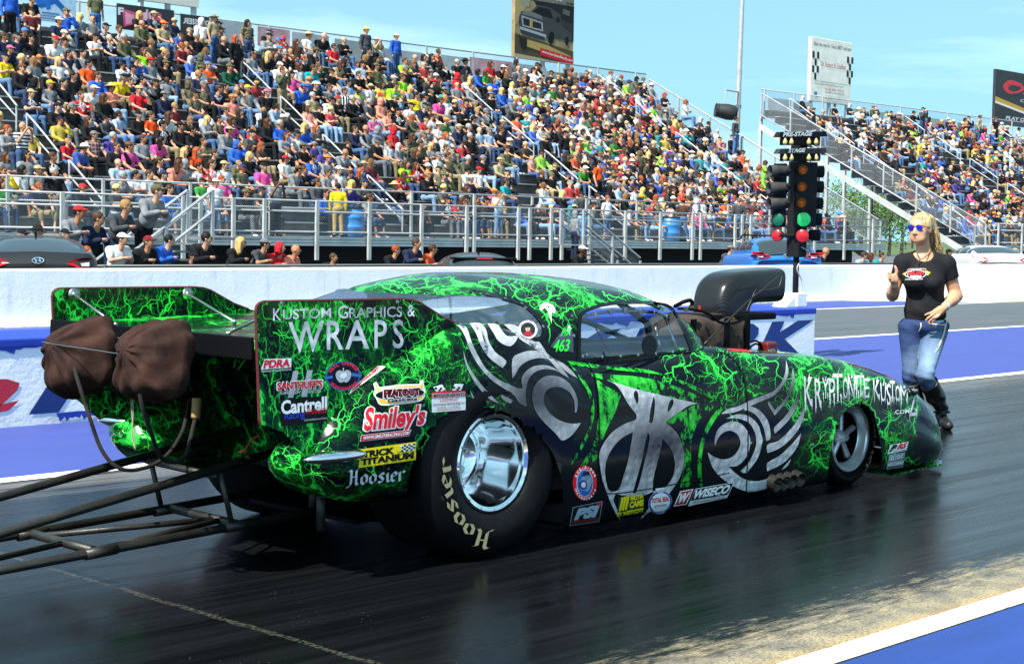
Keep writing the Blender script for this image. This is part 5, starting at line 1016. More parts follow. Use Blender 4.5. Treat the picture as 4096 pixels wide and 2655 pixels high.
def hair_fn(p):
    q = inhead(p); d = ell(q, (0, -.020, .034), (.084, .102, .092)); d = np.maximum(d, -ell(q, (-.004, .095, -.012), (.066, .090, .098)))
    st = [([(520,95,.0),(556,170,.02),(575,240,.05),(600,305,.08)], .04, .012), ([(540,120,.02),(570,200,.06),(590,270,.08),(622,312,.08)], .035, .006), ([(520,130,.05),(545,220,.08),(560,280,.09),(585,330,.1)], .05, .014), ([(500,110,.06),(520,230,.1),(530,290,.1),(560,325,.1)], .055, .018), ([(420,100,.0),(412,170,.02),(412,230,.03),(420,275,.05)], .022, .008), ([(430,90,-.0),(408,140,.0),(404,185,.01)], .016, .006)]
    for pts, a, b in st: d = smin(d, chain(p, [J(*c) for c in pts], a, b), .02)
    q2 = p*np.array([1, 1, .2]); d = d+.0035*np.sin(q2[:, 0]*260+q2[:, 2]*90)*np.sin(q2[:, 1]*230+1)+.0015*np.sin(q2[:, 0]*520+2); return d
hair = wobj('hair', hair_fn, .005, M_hair, woman, np.array([-.25, -.25, 1.2]), np.array([.25, .25, 1.72]))
b = MB(); rh = random.Random(4)
for i in range(240):
    t = rh.random(); sd = rh.random() < .78
    if sd: P = [hp(rh.uniform(-.03, .06), rh.uniform(-.07, .01), .116+rh.uniform(-.006, .004)), J(540+rh.uniform(-25, 25), 120+rh.uniform(-25, 25), .03+rh.uniform(-.05, .03)), J(568+rh.uniform(-30, 30), 205+rh.uniform(-20, 20), .05+rh.uniform(-.06, .05)), J(590+rh.uniform(-40, 42), 300+rh.uniform(-30, 30), .07+rh.uniform(-.06, .05))]
    else: P = [hp(-.03+rh.uniform(-.03, .03), -.01+rh.uniform(-.04, .02), .112), J(420+rh.uniform(-8, 10), 110+rh.uniform(-12, 12), -.02), J(408+rh.uniform(-8, 8), 180, .0), J(412+rh.uniform(-10, 14), 250+rh.uniform(-25, 25), .02)]
    b.tube(catmull(P, 5, False), [.0019]*12+[.0015, .0012, .0009, .0006], 4, False)
o = b.build('hair_strands', M_hair, None, True); o.parent = hair; o['kind'] = 'stuff'
def wbuild(b, name, m, smooth=True): o = b.build(name, m, None, smooth); o.parent = woman; return o
M_lens = mat('mirrored_violet_lens', '#3340c8', .06, .9); b = MB()
for s_ in (-1, 1):
    V = []; c = hp(s_*.034, .083, .012); n = 18
    for i in range(n): a = 2*math.pi*i/n; V.append(c+hr*(.0285*math.cos(a)*(1 if math.sin(a) > 0 else .86))+hu*(.023*math.sin(a)-.003*math.cos(a)*s_)+hf*(.004-.16*abs(s_*.034+.0285*math.cos(a))**1.3+.006))
    b.add(V+[c+hf*.010], [(i, (i+1) % n, n) for i in range(n)])
sg = wbuild(b, 'sunglasses', M_lens); b = MB(); b.tube([hp(-.012, .092, .02), hp(0, .096, .022), hp(.012, .092, .02)], .0022, 6)
for s_ in (-1, 1): b.tube([hp(s_*.062, .07, .018), hp(s_*.078, .03, .012), hp(s_*.08, -.01, .006)], .002, 6); b.tube([hp(s_*.008, .088, .022), hp(s_*.034, .094, .034), hp(s_*.062, .07, .02)], .0018, 6)
o = b.build('sunglasses_frame', mat('gold_wire_frame', '#6c5026', .3, 1), None, True); o.parent = sg
b = MB(); q = [hp(.022*math.cos(a), .0925-.012*abs(math.cos(a)), -.0625+.0085*math.sin(a)*(1.0 if math.sin(a) < 0 else .8)) for a in np.linspace(0, 2*math.pi, 18)[:-1]]; b.add(q+[hp(0, .0985, -.0625)], [(i, (i+1) % 17, 17) for i in range(17)]); wbuild(b, 'lips', mat('red_lips', '#a8584f', .4))
b = MB(); nk = [J(428, 300, -.04), J(438, 330, -.075), J(448, 352, -.09), J(470, 340, -.085), J(505, 318, -.05), J(535, 290, -.01)]; b.tube(catmull(nk, 4, False), .0035, 6); b.ball(J(430, 365, -.1), .008, 5, (1, .6, 1.5)); wbuild(b, 'necklace', mat('brown_cord_necklace', '#4a2a22', .6))
b = MB(); f = (wrR-elR)/np.linalg.norm(wrR-elR); e1 = np.cross(f, [1., 0, 0]); e1 /= np.linalg.norm(e1); e2 = np.cross(f, e1); b.tube([elR+(wrR-elR)*.42+.043*(math.cos(a)*e1+math.sin(a)*e2)+f*.01*math.sin(a) for a in np.linspace(0, 2*math.pi, 22)[:-1]], .0055, 6, close=True); wbuild(b, 'bracelet', M_chrome)
b = MB(); f = (wrL-elL)/np.linalg.norm(wrL-elL); b.lathe([(.033, -.012), (.0345, 0), (.032, .012)], elL+(wrL-elL)*.93, f, 20); wbuild(b, 'wristband', mat('pale_blue_paper_band', '#a8d8ea', .6))
b = MB(); b.ball(hp(.082, -.0, -.05), .006, 4, (1, 1, 1.8)); wbuild(b, 'earring', M_chrome)
bpy.context.view_layer.update()
def bvh_obj(o): mw = o.matrix_world; return BVHTree.FromPolygons([tuple(mw @ v.co) for v in o.data.vertices], [tuple(p.vertices) for p in o.data.polygons])
N_ = lambda L: [((3400+x/1.6583)/S, (830+y/1.6583)/S) for x, y in L]
tb = bvh_obj(tee)
d = Decal('shirt_print', N_([(345, 408), (535, 403), (535, 478), (345, 482)]), base=.003, target=tb); d.poly([(0,.55),(.2,.8),(.25,.5),(.12,.35)], '#c8a82c'); d.poly([(1,.6),(.82,.82),(.76,.5),(.9,.36)], '#c8a82c'); d.poly([(.08,.5),(.2,.66),(.2,.42)], '#2f62b0'); d.poly([(.94,.5),(.8,.66),(.8,.42)], '#2f62b0'); d.ring(.48, .48, .36, .36, '#e4e6e8'); d.ring(.48, .48, .335, .315, '#14161c'); d.text('RACING', .3, .2, .66, .36, '#e4e6e8', bold=.03, shear=.2); d.text('NEAL', .22, .4, .46, .66, '#c83038', bold=.06, shear=.2); d.text('CHANCE', .48, .4, .76, .66, '#c83038', bold=.06, shear=.2); d.text('RACING CONVERTERS', .18, .84, .84, .96, '#d8a8a8', bold=.04, shear=.2); d.text('www.racing.com', .14, -.02, .7, .1, '#e4e6e8', bold=.03)
def build_on(d, par): V = np.array(d.V); inv = np.array(MXW.inverted()); V = V@inv[:3, :3].T+inv[:3, 3]; o = link(d.name, mkmesh(d.name, V, d.F, d.m, False, d.I), par); return o
build_on(d, tee)
jb = bvh_obj(jeans); d = Decal('seam_stitching', base=.003, target=jb); M_st = ink('#c8beb0', .8)
for P in ([(640,755),(632,800),(615,860),(590,920),(560,960)], [(630,770),(618,840),(585,915)], [(520,765),(570,775),(640,778)], [(455,820),(470,790),(468,765)]): d.stroke(N_(P), 2.2, M_st); d.off = .003
build_on(d, jeans)
# ================================================================== grandstands, fences, rails
M_bench = mat('weathered_aluminium_bench', (.40, .405, .41), .5, .2, var=.25, vs=1.2); M_riser = mat('grey_riser_board', (.15, .155, .16), .8, var=.3, vs=2); M_galv = mat('galvanised_pipe', (.37, .38, .39), .5, .25, var=.15, vs=3); M_postg = mat('galvanised_post', (.40, .41, .40), .6, .1, var=.2, vs=2); M_fascia = mat('pale_fascia_planks', (.5, .51, .5), .7, var=.15, vs=2); M_void = mat('dark_underdeck_shade', (.018, .018, .02), .9)
def chainlink(name, a=.55, cell=.055, wire=.16):
    m = bpy.data.materials.new(name); m.use_nodes = True; T = NT(m); P = T.pos(); sx = T.new('SeparateXYZ'); T.put(sx.inputs[0], P); h = T.math('ADD', sx.outputs[0], sx.outputs[1])
    def dia(op): return T.math('LESS_THAN', T.math('FRACT', T.math('DIVIDE', T.math(op, h, sx.outputs[2]), cell*1.414)), wire)
    w = T.math('MAXIMUM', dia('ADD'), dia('SUBTRACT')); T.put(T.b.inputs['Alpha'], w); T.b.inputs['Base Color'].default_value = (.36, .37, .38, 1); T.b.inputs['Roughness'].default_value = .5; T.b.inputs['Metallic'].default_value = .3; return m
M_link = chainlink('chain_link_mesh', wire=.105)
NROW, RUN, RISE, SY, SZ, DY = 17, .74, .445, 43.0, 1.3, 40.75
def rowy(i): return SY+RUN*i
def rowz(i): return SZ+RISE*i
def grandstand(label, x0, x1):
    g = thing('grandstand', label, 'grandstand', ((x0+x1)/2, SY, -.5))
    for i in range(NROW):
        y, z = rowy(i), rowz(i); b = MB(); b.box((x0, y+.05, z+.40), (x1, y+.33, z+.44)); b.mi = 1; b.box((x0, y-.42, z-.03), (x1, y+.10, z)); b.box((x0, y+.345, z-.02), (x1, y+.36, z+.40)); b.mi = 0; b.box((x0, y-.40, z), (x1, y-.36, z+.01))
        b.build('bench_row', [M_bench, M_riser], g)
    b = MB(); b.box((x0, DY, SZ-.08), (x1, SY, SZ-.035)); b.mi = 1
    for k in range(3): b.box((x0, DY-.06, SZ-.32+.1*k), (x1, DY-.002, SZ-.235+.1*k))
    b.build('walkway_deck', [M_riser, M_fascia], g)
    b = MB(); b.box((x0, SY-.5, -.5), (x1, SY-.45, SZ-.1)); b.build('underdeck_shade_sheet', M_void, g)  # dark sheet standing in for the shade below the walkway deck
    n = int((x1-x0)/6)
    for k in range(n+1):
        b = MB(); x = x0+(x1-x0)*k/n
        b.box((x-.08, rowy(NROW-1)+.5, -.5), (x+.08, rowy(NROW-1)+.66, rowz(NROW-1))); b.box((x-.06, SY+5, -.5), (x+.06, SY+5.12, rowz(6))); b.build('support_column', M_postg, g)
    return g
g1 = grandstand('long aluminium grandstand packed with spectators on the left', 12, 67.2); g2 = grandstand('second grandstand packed with spectators at the far right beyond the gap', 77.6, 150)
# stair aisles: galvanised hand-rails in short runs
def handrail(x, r0, r1, par):
    y0, z0, y1, z1 = rowy(r0)-.2, rowz(r0), rowy(r1)-.2, rowz(r1); b = MB(); t = .035
    b.tube(catmull([(x, y0, z0), (x, y0, z0+.80), (x, y0+.08, z0+.93), (x, y1-.12, z1+.90), (x, y1, z1+.80), (x, y1, z1)], 4, False), t, 6); b.tube([(x, y0, z0+.5), (x, y1, z1+.5)], t*.85, 6); b.build('handrail', M_galv, par, True)
for x in (14.5, 26.6, 38.7, 50.8, 62.9):
    for k in range(5): handrail(x, .2+3.45*k, 2.75+3.45*k, g1)
for x in (79.9, 92, 104.1, 116):
    for k in range(5): handrail(x, .2+3.45*k, 2.75+3.45*k, g2)
# ---- end guard fences climbing the open ends
def endguard(x, label, par):
    f = thing('end_fence', label, 'fence', (x, DY, 0)); yb, yt = DY+.3, rowy(NROW-1)+.5; zt = lambda y: 2.35+(y-yb)/(yt-yb)*(rowz(NROW-1)+1.35-2.35)
    b = MB(); b.tube([(x, yb, zt(yb)), (x, yt, zt(yt))], .045, 8); b.tube([(x, yb, zt(yb)-1.25), (x, yt, zt(yt)-1.25)], .04, 8); b.build('sloping_rail', M_galv, f, True)
    for k in range(8): y = yb+(yt-yb)*k/7; b = MB(); b.box((x-.035, y-.04, zt(y)-1.5), (x+.035, y+.04, zt(y))); b.build('post', M_galv, f)
    b = MB(); b.add([(x-.02, yb, zt(yb)), (x-.02, yt, zt(yt)), (x-.02, yt, zt(yt)-1.25), (x-.02, yb, zt(yb)-1.25)], [(0, 1, 2, 3)]); b.build('mesh', M_link, f)
    b = MB(); b.add([(x-.05, yb+.5, zt(yb)-1.6), (x-.05, yt, zt(yt)-1.75), (x-.05, yt, zt(yt)-2.1), (x-.05, yb+.5, zt(yb)-1.95), (x+.05, yb+.5, zt(yb)-1.6), (x+.05, yt, zt(yt)-1.75), (x+.05, yt, zt(yt)-2.1), (x+.05, yb+.5, zt(yb)-1.95)], [(0, 1, 2, 3), (7, 6, 5, 4), (0, 4, 5, 1), (3, 2, 6, 7)]); b.build('stringer', M_postg, f)
endguard(67.3, 'sloping galvanised fence down the right end of the left grandstand', g1); endguard(77.5, 'sloping galvanised fence down the left end of the far right grandstand', g2)
# ---- walkway fence with gates and stairs
def fence(name, label, y, x0, x1, zb, zt, xs_, rails, drop=0, m=None, mesh=True, pr=.06):
    f = thing(name, label, 'fence', ((x0+x1)/2, y, zb)); b = MB()
    for z in rails: b.tube([(x0, y, z), (x1, y, z)], .035, 6)
    b.build('rail', m or M_galv, f, True)
    for x in xs_: b = MB(); b.box((x-pr, y-pr*.7-.05, zb-drop), (x+pr, y+pr*.7-.05, zt)); b.build('post', m or M_postg, f)
    if mesh: b = MB(); b.add([(x0, y+.02, zb+.04), (x1, y+.02, zb+.04), (x1, y+.02, zt), (x0, y+.02, zt)], [(0, 1, 2, 3)]); b.build('mesh', M_link, f)
    return f
B2 = lambda x, y: ((1024+x/2.3242)/S, (664+y/2.3242)/S); A2 = lambda x, y: ((x/2.3242)/S, (664+y/2.3242)/S); C2 = lambda x, y: ((2048+x/2.3242)/S, (664+y/2.3242)/S); D2 = lambda x, y: ((3072+x/2.3242)/S, (664+y/2.3242)/S)
A1_ = lambda x, y: ((x/2.3242)/S, (y/2.3242)/S); B1 = lambda x, y: ((1024+x/2.3242)/S, (y/2.3242)/S); C1 = lambda x, y: ((2048+x/2.3242)/S, (y/2.3242)/S); D1 = lambda x, y: ((3072+x/2.3242)/S, (y/2.3242)/S)
FY = DY-.1
xp = [onY(*A2(570, 400), FY)[0], onY(*A2(1695, 500), FY)[0], onY(*A2(1855, 500), FY)[0], onY(*A2(2160, 500), FY)[0]]+[onY(*B2(q, 500), FY)[0] for q in (70, 558, 1045, 1530, 1950, 2020)]+[onY(*C2(q, 600), FY)[0] for q in (50, 155, 355, 455, 710, 1045, 1370, 1670, 1745, 2065, 2130, 2210)]
xp += list(np.arange(xp[-1]+2.4, 67, 2.4)); xs0 = xp[0]-2.5
fence('walkway_fence', 'long galvanised chain-link fence along the front walkway of the left grandstand', FY, 13, 67.1, SZ-.02, 2.42, [xs0-2.5, xs0]+xp, (1.42, 2.06, 2.40), .75)
fence('walkway_fence', 'galvanised chain-link fence along the front walkway of the far right grandstand', FY, 77.7, 140, SZ-.02, 2.42, list(np.arange(78, 140, 2.6)), (1.42, 2.06, 2.40), .75)
fence('guard_rail', 'plain pipe guard rail in front of the lowest benches', SY-.35, 13, 62, SZ, 2.9, list(np.arange(14, 62, 3.1)), (2.2, 2.88), 0, mesh=False, pr=.045)
def stairs(label, xt, xb, y0, y1):
    s_ = thing('staircase', label, 'stairs', (xb, y0, -.5)); n = 9; b = MB()
    for k in range(n): x = xt+(xb-xt)*(k+.5)/n; z = SZ-(SZ+.5)*(k+1)/(n+1); w = abs(xb-xt)/n*.55; b.box((x-w, y0, z-.04), (x+w, y1, z))
    b.build('treads', M_riser, s_)
    for y in (y0, y1):
        b = MB()
        for dz in (1.05, .55): b.tube([(xt, y, SZ+dz), (xb, y, -.5+dz+.1)], .035, 6)
        for k in range(3): t = k/2; b.box((xt+(xb-xt)*t-.04, y-.04, SZ-(SZ+.5)*t-.2), (xt+(xb-xt)*t+.04, y+.04, SZ-(SZ+.5)*t+1.05))
        b.build('stair_rail', M_galv, s_); b = MB(); b.add([(xt, y+.02, SZ+1.05), (xb, y+.02, .6), (xb, y+.02, -.3), (xt, y+.02, SZ+.1)], [(0, 1, 2, 3)]); b.build('mesh', M_link, s_)
stairs('steel staircase dropping leftwards from the grandstand walkway, people leaning on its rail', onY(*A2(1740, 260), 32.2)[0], onY(*A2(860, 800), 32.2)[0], 31.2, 32.2)
xl_ = onY(*A2(1740, 260), 32.2)[0]; b = MB(); b.box((xl_, 31.2, SZ-.1), (xl_+1.4, 32.2, SZ-.04)); b.box((xl_+.4, 32.21, SZ-.1), (xl_+1.4, DY-.2, SZ-.04)); t_ = thing('stair_landing', 'steel landing joining the left staircase to the grandstand walkway', 'landing', (xl_, 32.2, SZ-.1)); b.build('deck', M_riser, t_)
stairs('steel staircase dropping rightwards from the middle of the grandstand walkway', onY(*C2(455, 450), 39.7)[0], onY(*C2(980, 910), 39.7)[0], 38.6, 39.7)
# ---- low spectator fence behind the parking strip
NF = 29.0; M_nf = mat('dark_green_fence_pipe', (.10, .11, .11), .5, .3)
fence('spectator_fence', 'low dark chain-link fence behind the parked cars with people leaning on it', NF, 8, 110, -.5, .68, list(np.arange(9, 110, 3.0)), (.66,), 0, M_nf, True, .03)
# ---- fence and banners along the top of the stands
TY = rowy(NROW-1)+.62; zr = 10.05
for lab, x0, x1 in (('tall chain-link fence along the top edge of the left grandstand', 12, 67.2), ('tall chain-link fence along the top edge of the far right grandstand', 77.6, 150)):
    fence('top_fence', lab, TY, x0, x1, rowz(NROW-1)-.1, zr, list(np.arange(x0+.3, x1, 3.0)), (zr-.02,), 0, None, True, .04)
def banner(name, label, q, y, draw, frame=.03, cat='banner', mats=None):
    """a sheet hung in the plane y: q = photo corners TL,TR,BR,BL"""
    P = [onY(*c, y) for c in q]; zt, zb_ = (P[0][2]+P[1][2])/2, (P[2][2]+P[3][2])/2; x0, x1 = (P[0][0]+P[3][0])/2, (P[1][0]+P[2][0])/2
    t = thing(name, label, cat, (x0, y, zb_)); return t, x0, x1, zb_, zt
class Sheet:
    def __init__(s, par, x0, x1, z0, z1, y, name='print'): s.p = par; s.b = {}; s.x0, s.x1, s.z0, s.z1, s.y = x0, x1, z0, z1, y; s.k = 0; s.name = name; s.mats = []
    def pt(s, P): s.k += 1; return [(s.x0+(s.x1-s.x0)*u, s.y-.004-.0012*s.k, s.z0+(s.z1-s.z0)*v) for u, v in P]
    def bb(s, m):
        m = ink(m, .6) if isinstance(m, str) else m
        if not s.b: s.b = MB()
        if m not in s.mats: s.mats.append(m)
        s.b.mi = s.mats.index(m); return s.b
    def poly(s, P, m): s.bb(m).add(s.pt(P), [t for t in tessellate_polygon([[Vector((*p, 0)) for p in P]])]); return s
    def rect(s, a, b, c, d, m): return s.poly([(a, b), (c, b), (c, d), (a, d)], m)
    def text(s, t, a, b, c, d, m, **kw): V, F = unit_text(t, **kw); s.bb(m).add(s.pt([(a+(c-a)*u, b+(d-b)*v) for u, v in V]), F); return s
    def done(s): return s.b.build(s.name, s.mats, s.p)
def meshbanner(q, m, label, draw=None, y=None):
    y = y or TY-.06; t, x0, x1, z0, z1 = banner('fence_banner', label, q, y, None); b = MB(); b.box((x0, y, z0), (x1, y+.012, z1)); b.build('cloth', m, t)
    if draw: sh = Sheet(t, x0, x1, z0, z1, y); draw(sh); sh.done()
    return t
M_vinyl = mat('grey_windscreen_vinyl', '#9aa3a8', .8, var=.15, vs=1.5); M_pinkv = mat('faded_pink_vinyl', '#b08c94', .8, var=.3, vs=2); M_blackv = mat('black_vinyl', (.02, .02, .022), .6); M_bluev = mat('pale_blue_vinyl', '#aecbe2', .7, var=.15)
q4 = lambda f, a, b, c, d, sk=0: (f(a, b), f(c, b+sk), f(c, d+sk), f(a, d))
def dr_blue(s): s.poly([(.0,.55),(.5,1.02),(.95,.3),(.8,.28),(.5,.72),(.2,.5)], '#1f5fae'); s.poly([(.02,.75),(.4,1.0),(.4,.5),(.3,.45),(.3,.7),(.1,.6)], '#2a6cc0'); s.rect(.05,.2,.8,.24,'#6d87a8'); s.rect(.1,.1,.95,.14,'#6d87a8'); s.rect(.2,.3,.6,.36,'#4c78ac')
meshbanner((A1_(300, -40), A1_(712, -20), A1_(705, 235), A1_(315, 190)), M_bluev, 'pale blue and white banner on the top fence at far left', dr_blue)
def dr_pink(s):
    s.poly([(.1,.8),(.35,.72),(.6,.86),(.78,.78),(.75,.3),(.55,.1),(.3,.25),(.12,.1)], '#c8507e'); s.poly([(.14,.7),(.3,.6),(.3,.3),(.16,.2)], '#e09ab4'); s.poly([(.45,.75),(.6,.8),(.58,.3),(.46,.25)], '#e8b4c8'); s.text('F', .02, .55, .12, .85, '#d0d4d8', bold=.05); s.poly([(.8,.6),(.98,.2),(.94,.16),(.76,.5)], '#a8acb0')
meshbanner((A1_(1078, 25), A1_(1618, 105), A1_(1620, 335), A1_(1090, 265)), M_blackv, 'black banner with a pink plaid cloth hung over it on the top fence', dr_pink)
def dr_hoo(s): s.text('HOOSIER', .95, .62, .06, .86, '#b9bec4', bold=.05); s.rect(.2,.4,.8,.46,'#70757c'); s.rect(.15,.25,.7,.3,'#70757c'); s.rect(.3,.12,.7,.16,'#70757c')
meshbanner((A1_(1665, 125), A1_(2030, 175), A1_(2030, 405), A1_(1690, 365)), M_blackv, 'black banner with mirrored white lettering seen from behind on the top fence', dr_hoo)
for i, (f, a, b_, c, d_, sk, m, lab) in enumerate(((A1_, 2040, 180, 2340, 380, 40, M_vinyl, 'grey screen on the top fence behind the woman in camouflage'), (B1, 15, 242, 315, 420, 45, M_pinkv, 'pinkish grey screen edged in red on the top fence'), (B1, 335, 290, 678, 470, 55, M_vinyl, 'grey screen on the top fence behind the man in the straw hat'), (B1, 730, 350, 1100, 580, 65, M_vinyl, 'grey screen on the top fence below the standing man in the yellow cap'), (B1, 1110, 440, 1680, 610, 70, M_vinyl, 'wide grey screen on the top fence behind the man in the blue vest'), (B1, 1715, 505, 1975, 640, 40, M_vinyl, 'small grey screen left of the reddish screen on the top fence'), (B1, 1985, 525, 2380, 680, 60, M_pinkv, 'reddish sketch-like screen on the top fence'), (C1, 0, 585, 225, 700, 30, M_vinyl, 'grey screen left of the legs of the truck billboard'), (C1, 265, 655, 595, 800, 40, M_vinyl, 'grey screen right under the truck billboard'), (C1, 622, 675, 850, 800, 30, M_vinyl, 'grey screen right of the truck billboard legs'), (C1, 965, 740, 1195, 840, 25, M_vinyl, 'last grey screen at the right end of the left stand'), (D1, 0, 905, 215, 1010, 30, M_vinyl, 'first grey screen at the left end of the right stand'), (D1, 235, 935, 415, 1030, 25, M_vinyl, 'grey screen left of the white billboard legs'), (D1, 760, 1005, 920, 1100, 25, M_vinyl, 'grey screen right of the white billboard legs'), (D1, 960, 1030, 1350, 1130, 50, M_vinyl, 'wide grey screen in the middle of the right stand top fence'), (D1, 1430, 1090, 1690, 1190, 30, M_vinyl, 'grey screen behind the couple in white on the right stand'), (D1, 1760, 1140, 2030, 1250, 30, M_vinyl, 'last grey screen before the casino billboard'))):
    meshbanner(q4(f, a, b_, c, d_, sk), m, lab, None, TY-.06-.002*i)
# ---- billboards standing above the top fences
M_frame = mat('white_billboard_edge', '#dcdcd6', .6); BY = TY+.9
def billboard(label, q, draw, base, legs=True):
    t, x0, x1, z0, z1 = banner('billboard', label, q, BY, None, cat='billboard'); b = MB(); b.bbox((x0, BY, z0), (x1, BY+.22, z1), .02); b.build('panel', base, t)
    sh = Sheet(t, x0, x1, z0, z1, BY-.002, 'print'); draw(sh); sh.done()
    b = MB()
    for u in (.06, .5, .94): x = x0+(x1-x0)*u; b.box((x-.09, BY+.03, -.5), (x+.09, BY+.2, z0+.02)); b.tube([(x, BY+.1, z0), (x-.6, BY+.1, z0-1.2)], .03, 6) if u == .5 else None; b.tube([(x, BY+.1, z0), (x+.6, BY+.1, z0-1.2)], .03, 6) if u == .5 else None
    b.build('legs', M_postg, t); return t
M_rumple = mat('creased_cream_vinyl', '#ece8dc', .7, var=.12, vs=1.2, bump=.6, bs=3); M_tanv = mat('tan_billboard_print', '#8d7a55', .7, var=.4, vs=1.5); M_darkv = mat('black_billboard_vinyl', (.02, .02, .022), .55, var=.3, vs=2, bump=.4, bs=3)
def dr_truck(s):
    s.rect(0, .90, 1, 1.2, '#6e6a62'); s.rect(0, 0, 1, .06, '#b09a72'); s.poly([(.0,.06),(1,.0),(1,.2),(0,.36)], '#4d4230'); s.poly([(0,.45),(.25,.9),(0,.9)], '#a08c5c'); s.poly([(.3,.9),(1,.9),(1,.35),(.7,.5),(.45,.7)], '#1c1d1f')
    s.poly([(.1,.8),(.22,.78),(.24,.88),(.1,.89)], '#8c8778'); s.poly([(.8,.76),(.92,.74),(.93,.82),(.81,.84)], '#55564f'); s.poly([(.72,.45),(.98,.36),(.98,.62),(.75,.68)], '#2c2d2e')
    s.poly([(.1,.70),(.26,.72),(.38,.84),(.6,.82),(.76,.74),(.8,.56),(.96,.48),(.97,.34),(.8,.36),(.66,.36),(.52,.34),(.2,.36),(.07,.44),(.06,.6)], '#3b3c3d'); s.poly([(.28,.71),(.39,.81),(.58,.8),(.64,.66),(.4,.68)], '#121314'); s.poly([(.68,.66),(.73,.72),(.77,.64),(.7,.6)], '#1a1b1c')
    s.poly([(.1,.66),(.46,.62),(.44,.68),(.26,.72),(.14,.7)], '#67696a'); s.poly([(.1,.64),(.46,.58),(.47,.44),(.12,.48)], '#8d9096'); s.poly([(.13,.61),(.43,.56),(.44,.47),(.14,.5)], '#202124'); s.rect(.24,.47,.29,.6,'#9a8a5c'); s.poly([(.07,.47),(.52,.40),(.52,.34),(.08,.41)], '#9a9ca0'); s.poly([(.08,.43),(.5,.36),(.5,.31),(.1,.37)], '#30343f')
    s.poly(catmull([(.58,.44),(.64,.46),(.66,.36),(.62,.26),(.56,.3)], 3), '#0c0c0d'); s.poly(catmull([(.86,.4),(.9,.42),(.91,.33),(.88,.27),(.85,.32)], 3), '#0c0c0d'); s.poly([(.1,.3),(.55,.24),(.95,.12),(.95,.06),(.5,.12),(.1,.2)], '#a98f54'); s.poly([(.06,.33),(.2,.3),(.2,.14),(.1,.14)], '#201c16')
    s.poly([(.42,.19),(1.0,.10),(1.0,-.02),(.42,.08)], '#c02430'); sh = [(.45,.09),(.985,.02)]; V, F = unit_text('www.bartlesvillecdj.com'); s.bb('#f0e8e8').add(s.pt([(.45+.535*u, .105+.06*v-.085*u) for u, v in V]), F); s.text('Jeep', .68, .94, .78, 1.0, '#c8c8c8', bold=.03); s.text('RAM', .86, .91, .98, .95, '#303030', bold=.04)
billboard('tall billboard with a dark pickup truck picture and red web address strip', (C1(30, -70), C1(583, -10), C1(562, 592), C1(22, 540)), dr_truck, M_tanv)
def dr_dent(s):
    s.text("Race this way for Tulsa's BEST oral care", .06, .85, .98, .93, '#4a4a4c', shear=.25)
    for u in (.03, .88):
        for i in range(4):
            for j in range(3):
                if (i+j) % 2: s.rect(u+j*.055, .34+.11*i+.0, u+j*.055+.05, .34+.11*i+.105, '#26282a')
    s.text('Dr. Robert H. Zoellner', .24, .56, .86, .64, '#b0605c'); s.text('Tulsa Comprehensive Dental Care and Implants', .1, .3, .92, .335, '#77777a'); s.text('Home of the Off Track Dental Team', .1, .265, .8, .295, '#77777a'); s.text('918-481-5521', .36, .19, .82, .23, '#c06a66'); s.text('6700 S. Memorial', .36, .15, .82, .175, '#77777a'); s.text('ZOELLNERDENTAL.COM', .36, .06, .76, .1, '#5a5a5e'); s.rect(.09,.1,.16,.15,'#4a78b0')
billboard('cream billboard with black checkers and a dentist name above the right stand', (D1(405, 340), D1(785, 405), D1(762, 975), D1(390, 945)), dr_dent, M_rumple)
def dr_cas(s):
    s.text('Osage', .10, .54, .80, .80, '#d0404a', bold=.02, shear=.3); s.text('CASINO', .28, .46, .62, .515, '#c8c8cc', bold=.02); s.poly([(0,.42),(.5,.2),(.8,.04),(.8,.10),(.45,.3),(0,.50)], '#d0a03c'); s.poly([(0,.38),(.5,.18),(.8,.0),(.8,.04),(.5,.22),(0,.42)], '#e8e4dc'); s.text('PLAY ON US!', .12, .1, .50, .17, '#d8d8dc', bold=.04, shear=.2); s.poly(catmull([(.08,.72),(.16,.84),(.30,.8),(.26,.74),(.17,.76),(.13,.68),(.2,.58),(.12,.6)], 3), '#d0404a')
billboard('black billboard with a red script casino name at the right edge', (D1(2128, 650), D1(2900, 770), D1(2880, 1245), D1(2098, 1150)), dr_cas, M_darkv)
def dr_red(s): s.rect(0, .0, 1, .14, '#d8d2c6'); s.rect(0, .14, 1, 1, '#a82c44')
billboard('red and white billboard cut off by the top of the frame', (A1_(1290, -500), A1_(1846, -430), A1_(1850, 88), A1_(1290, -15)), dr_red, M_frame)
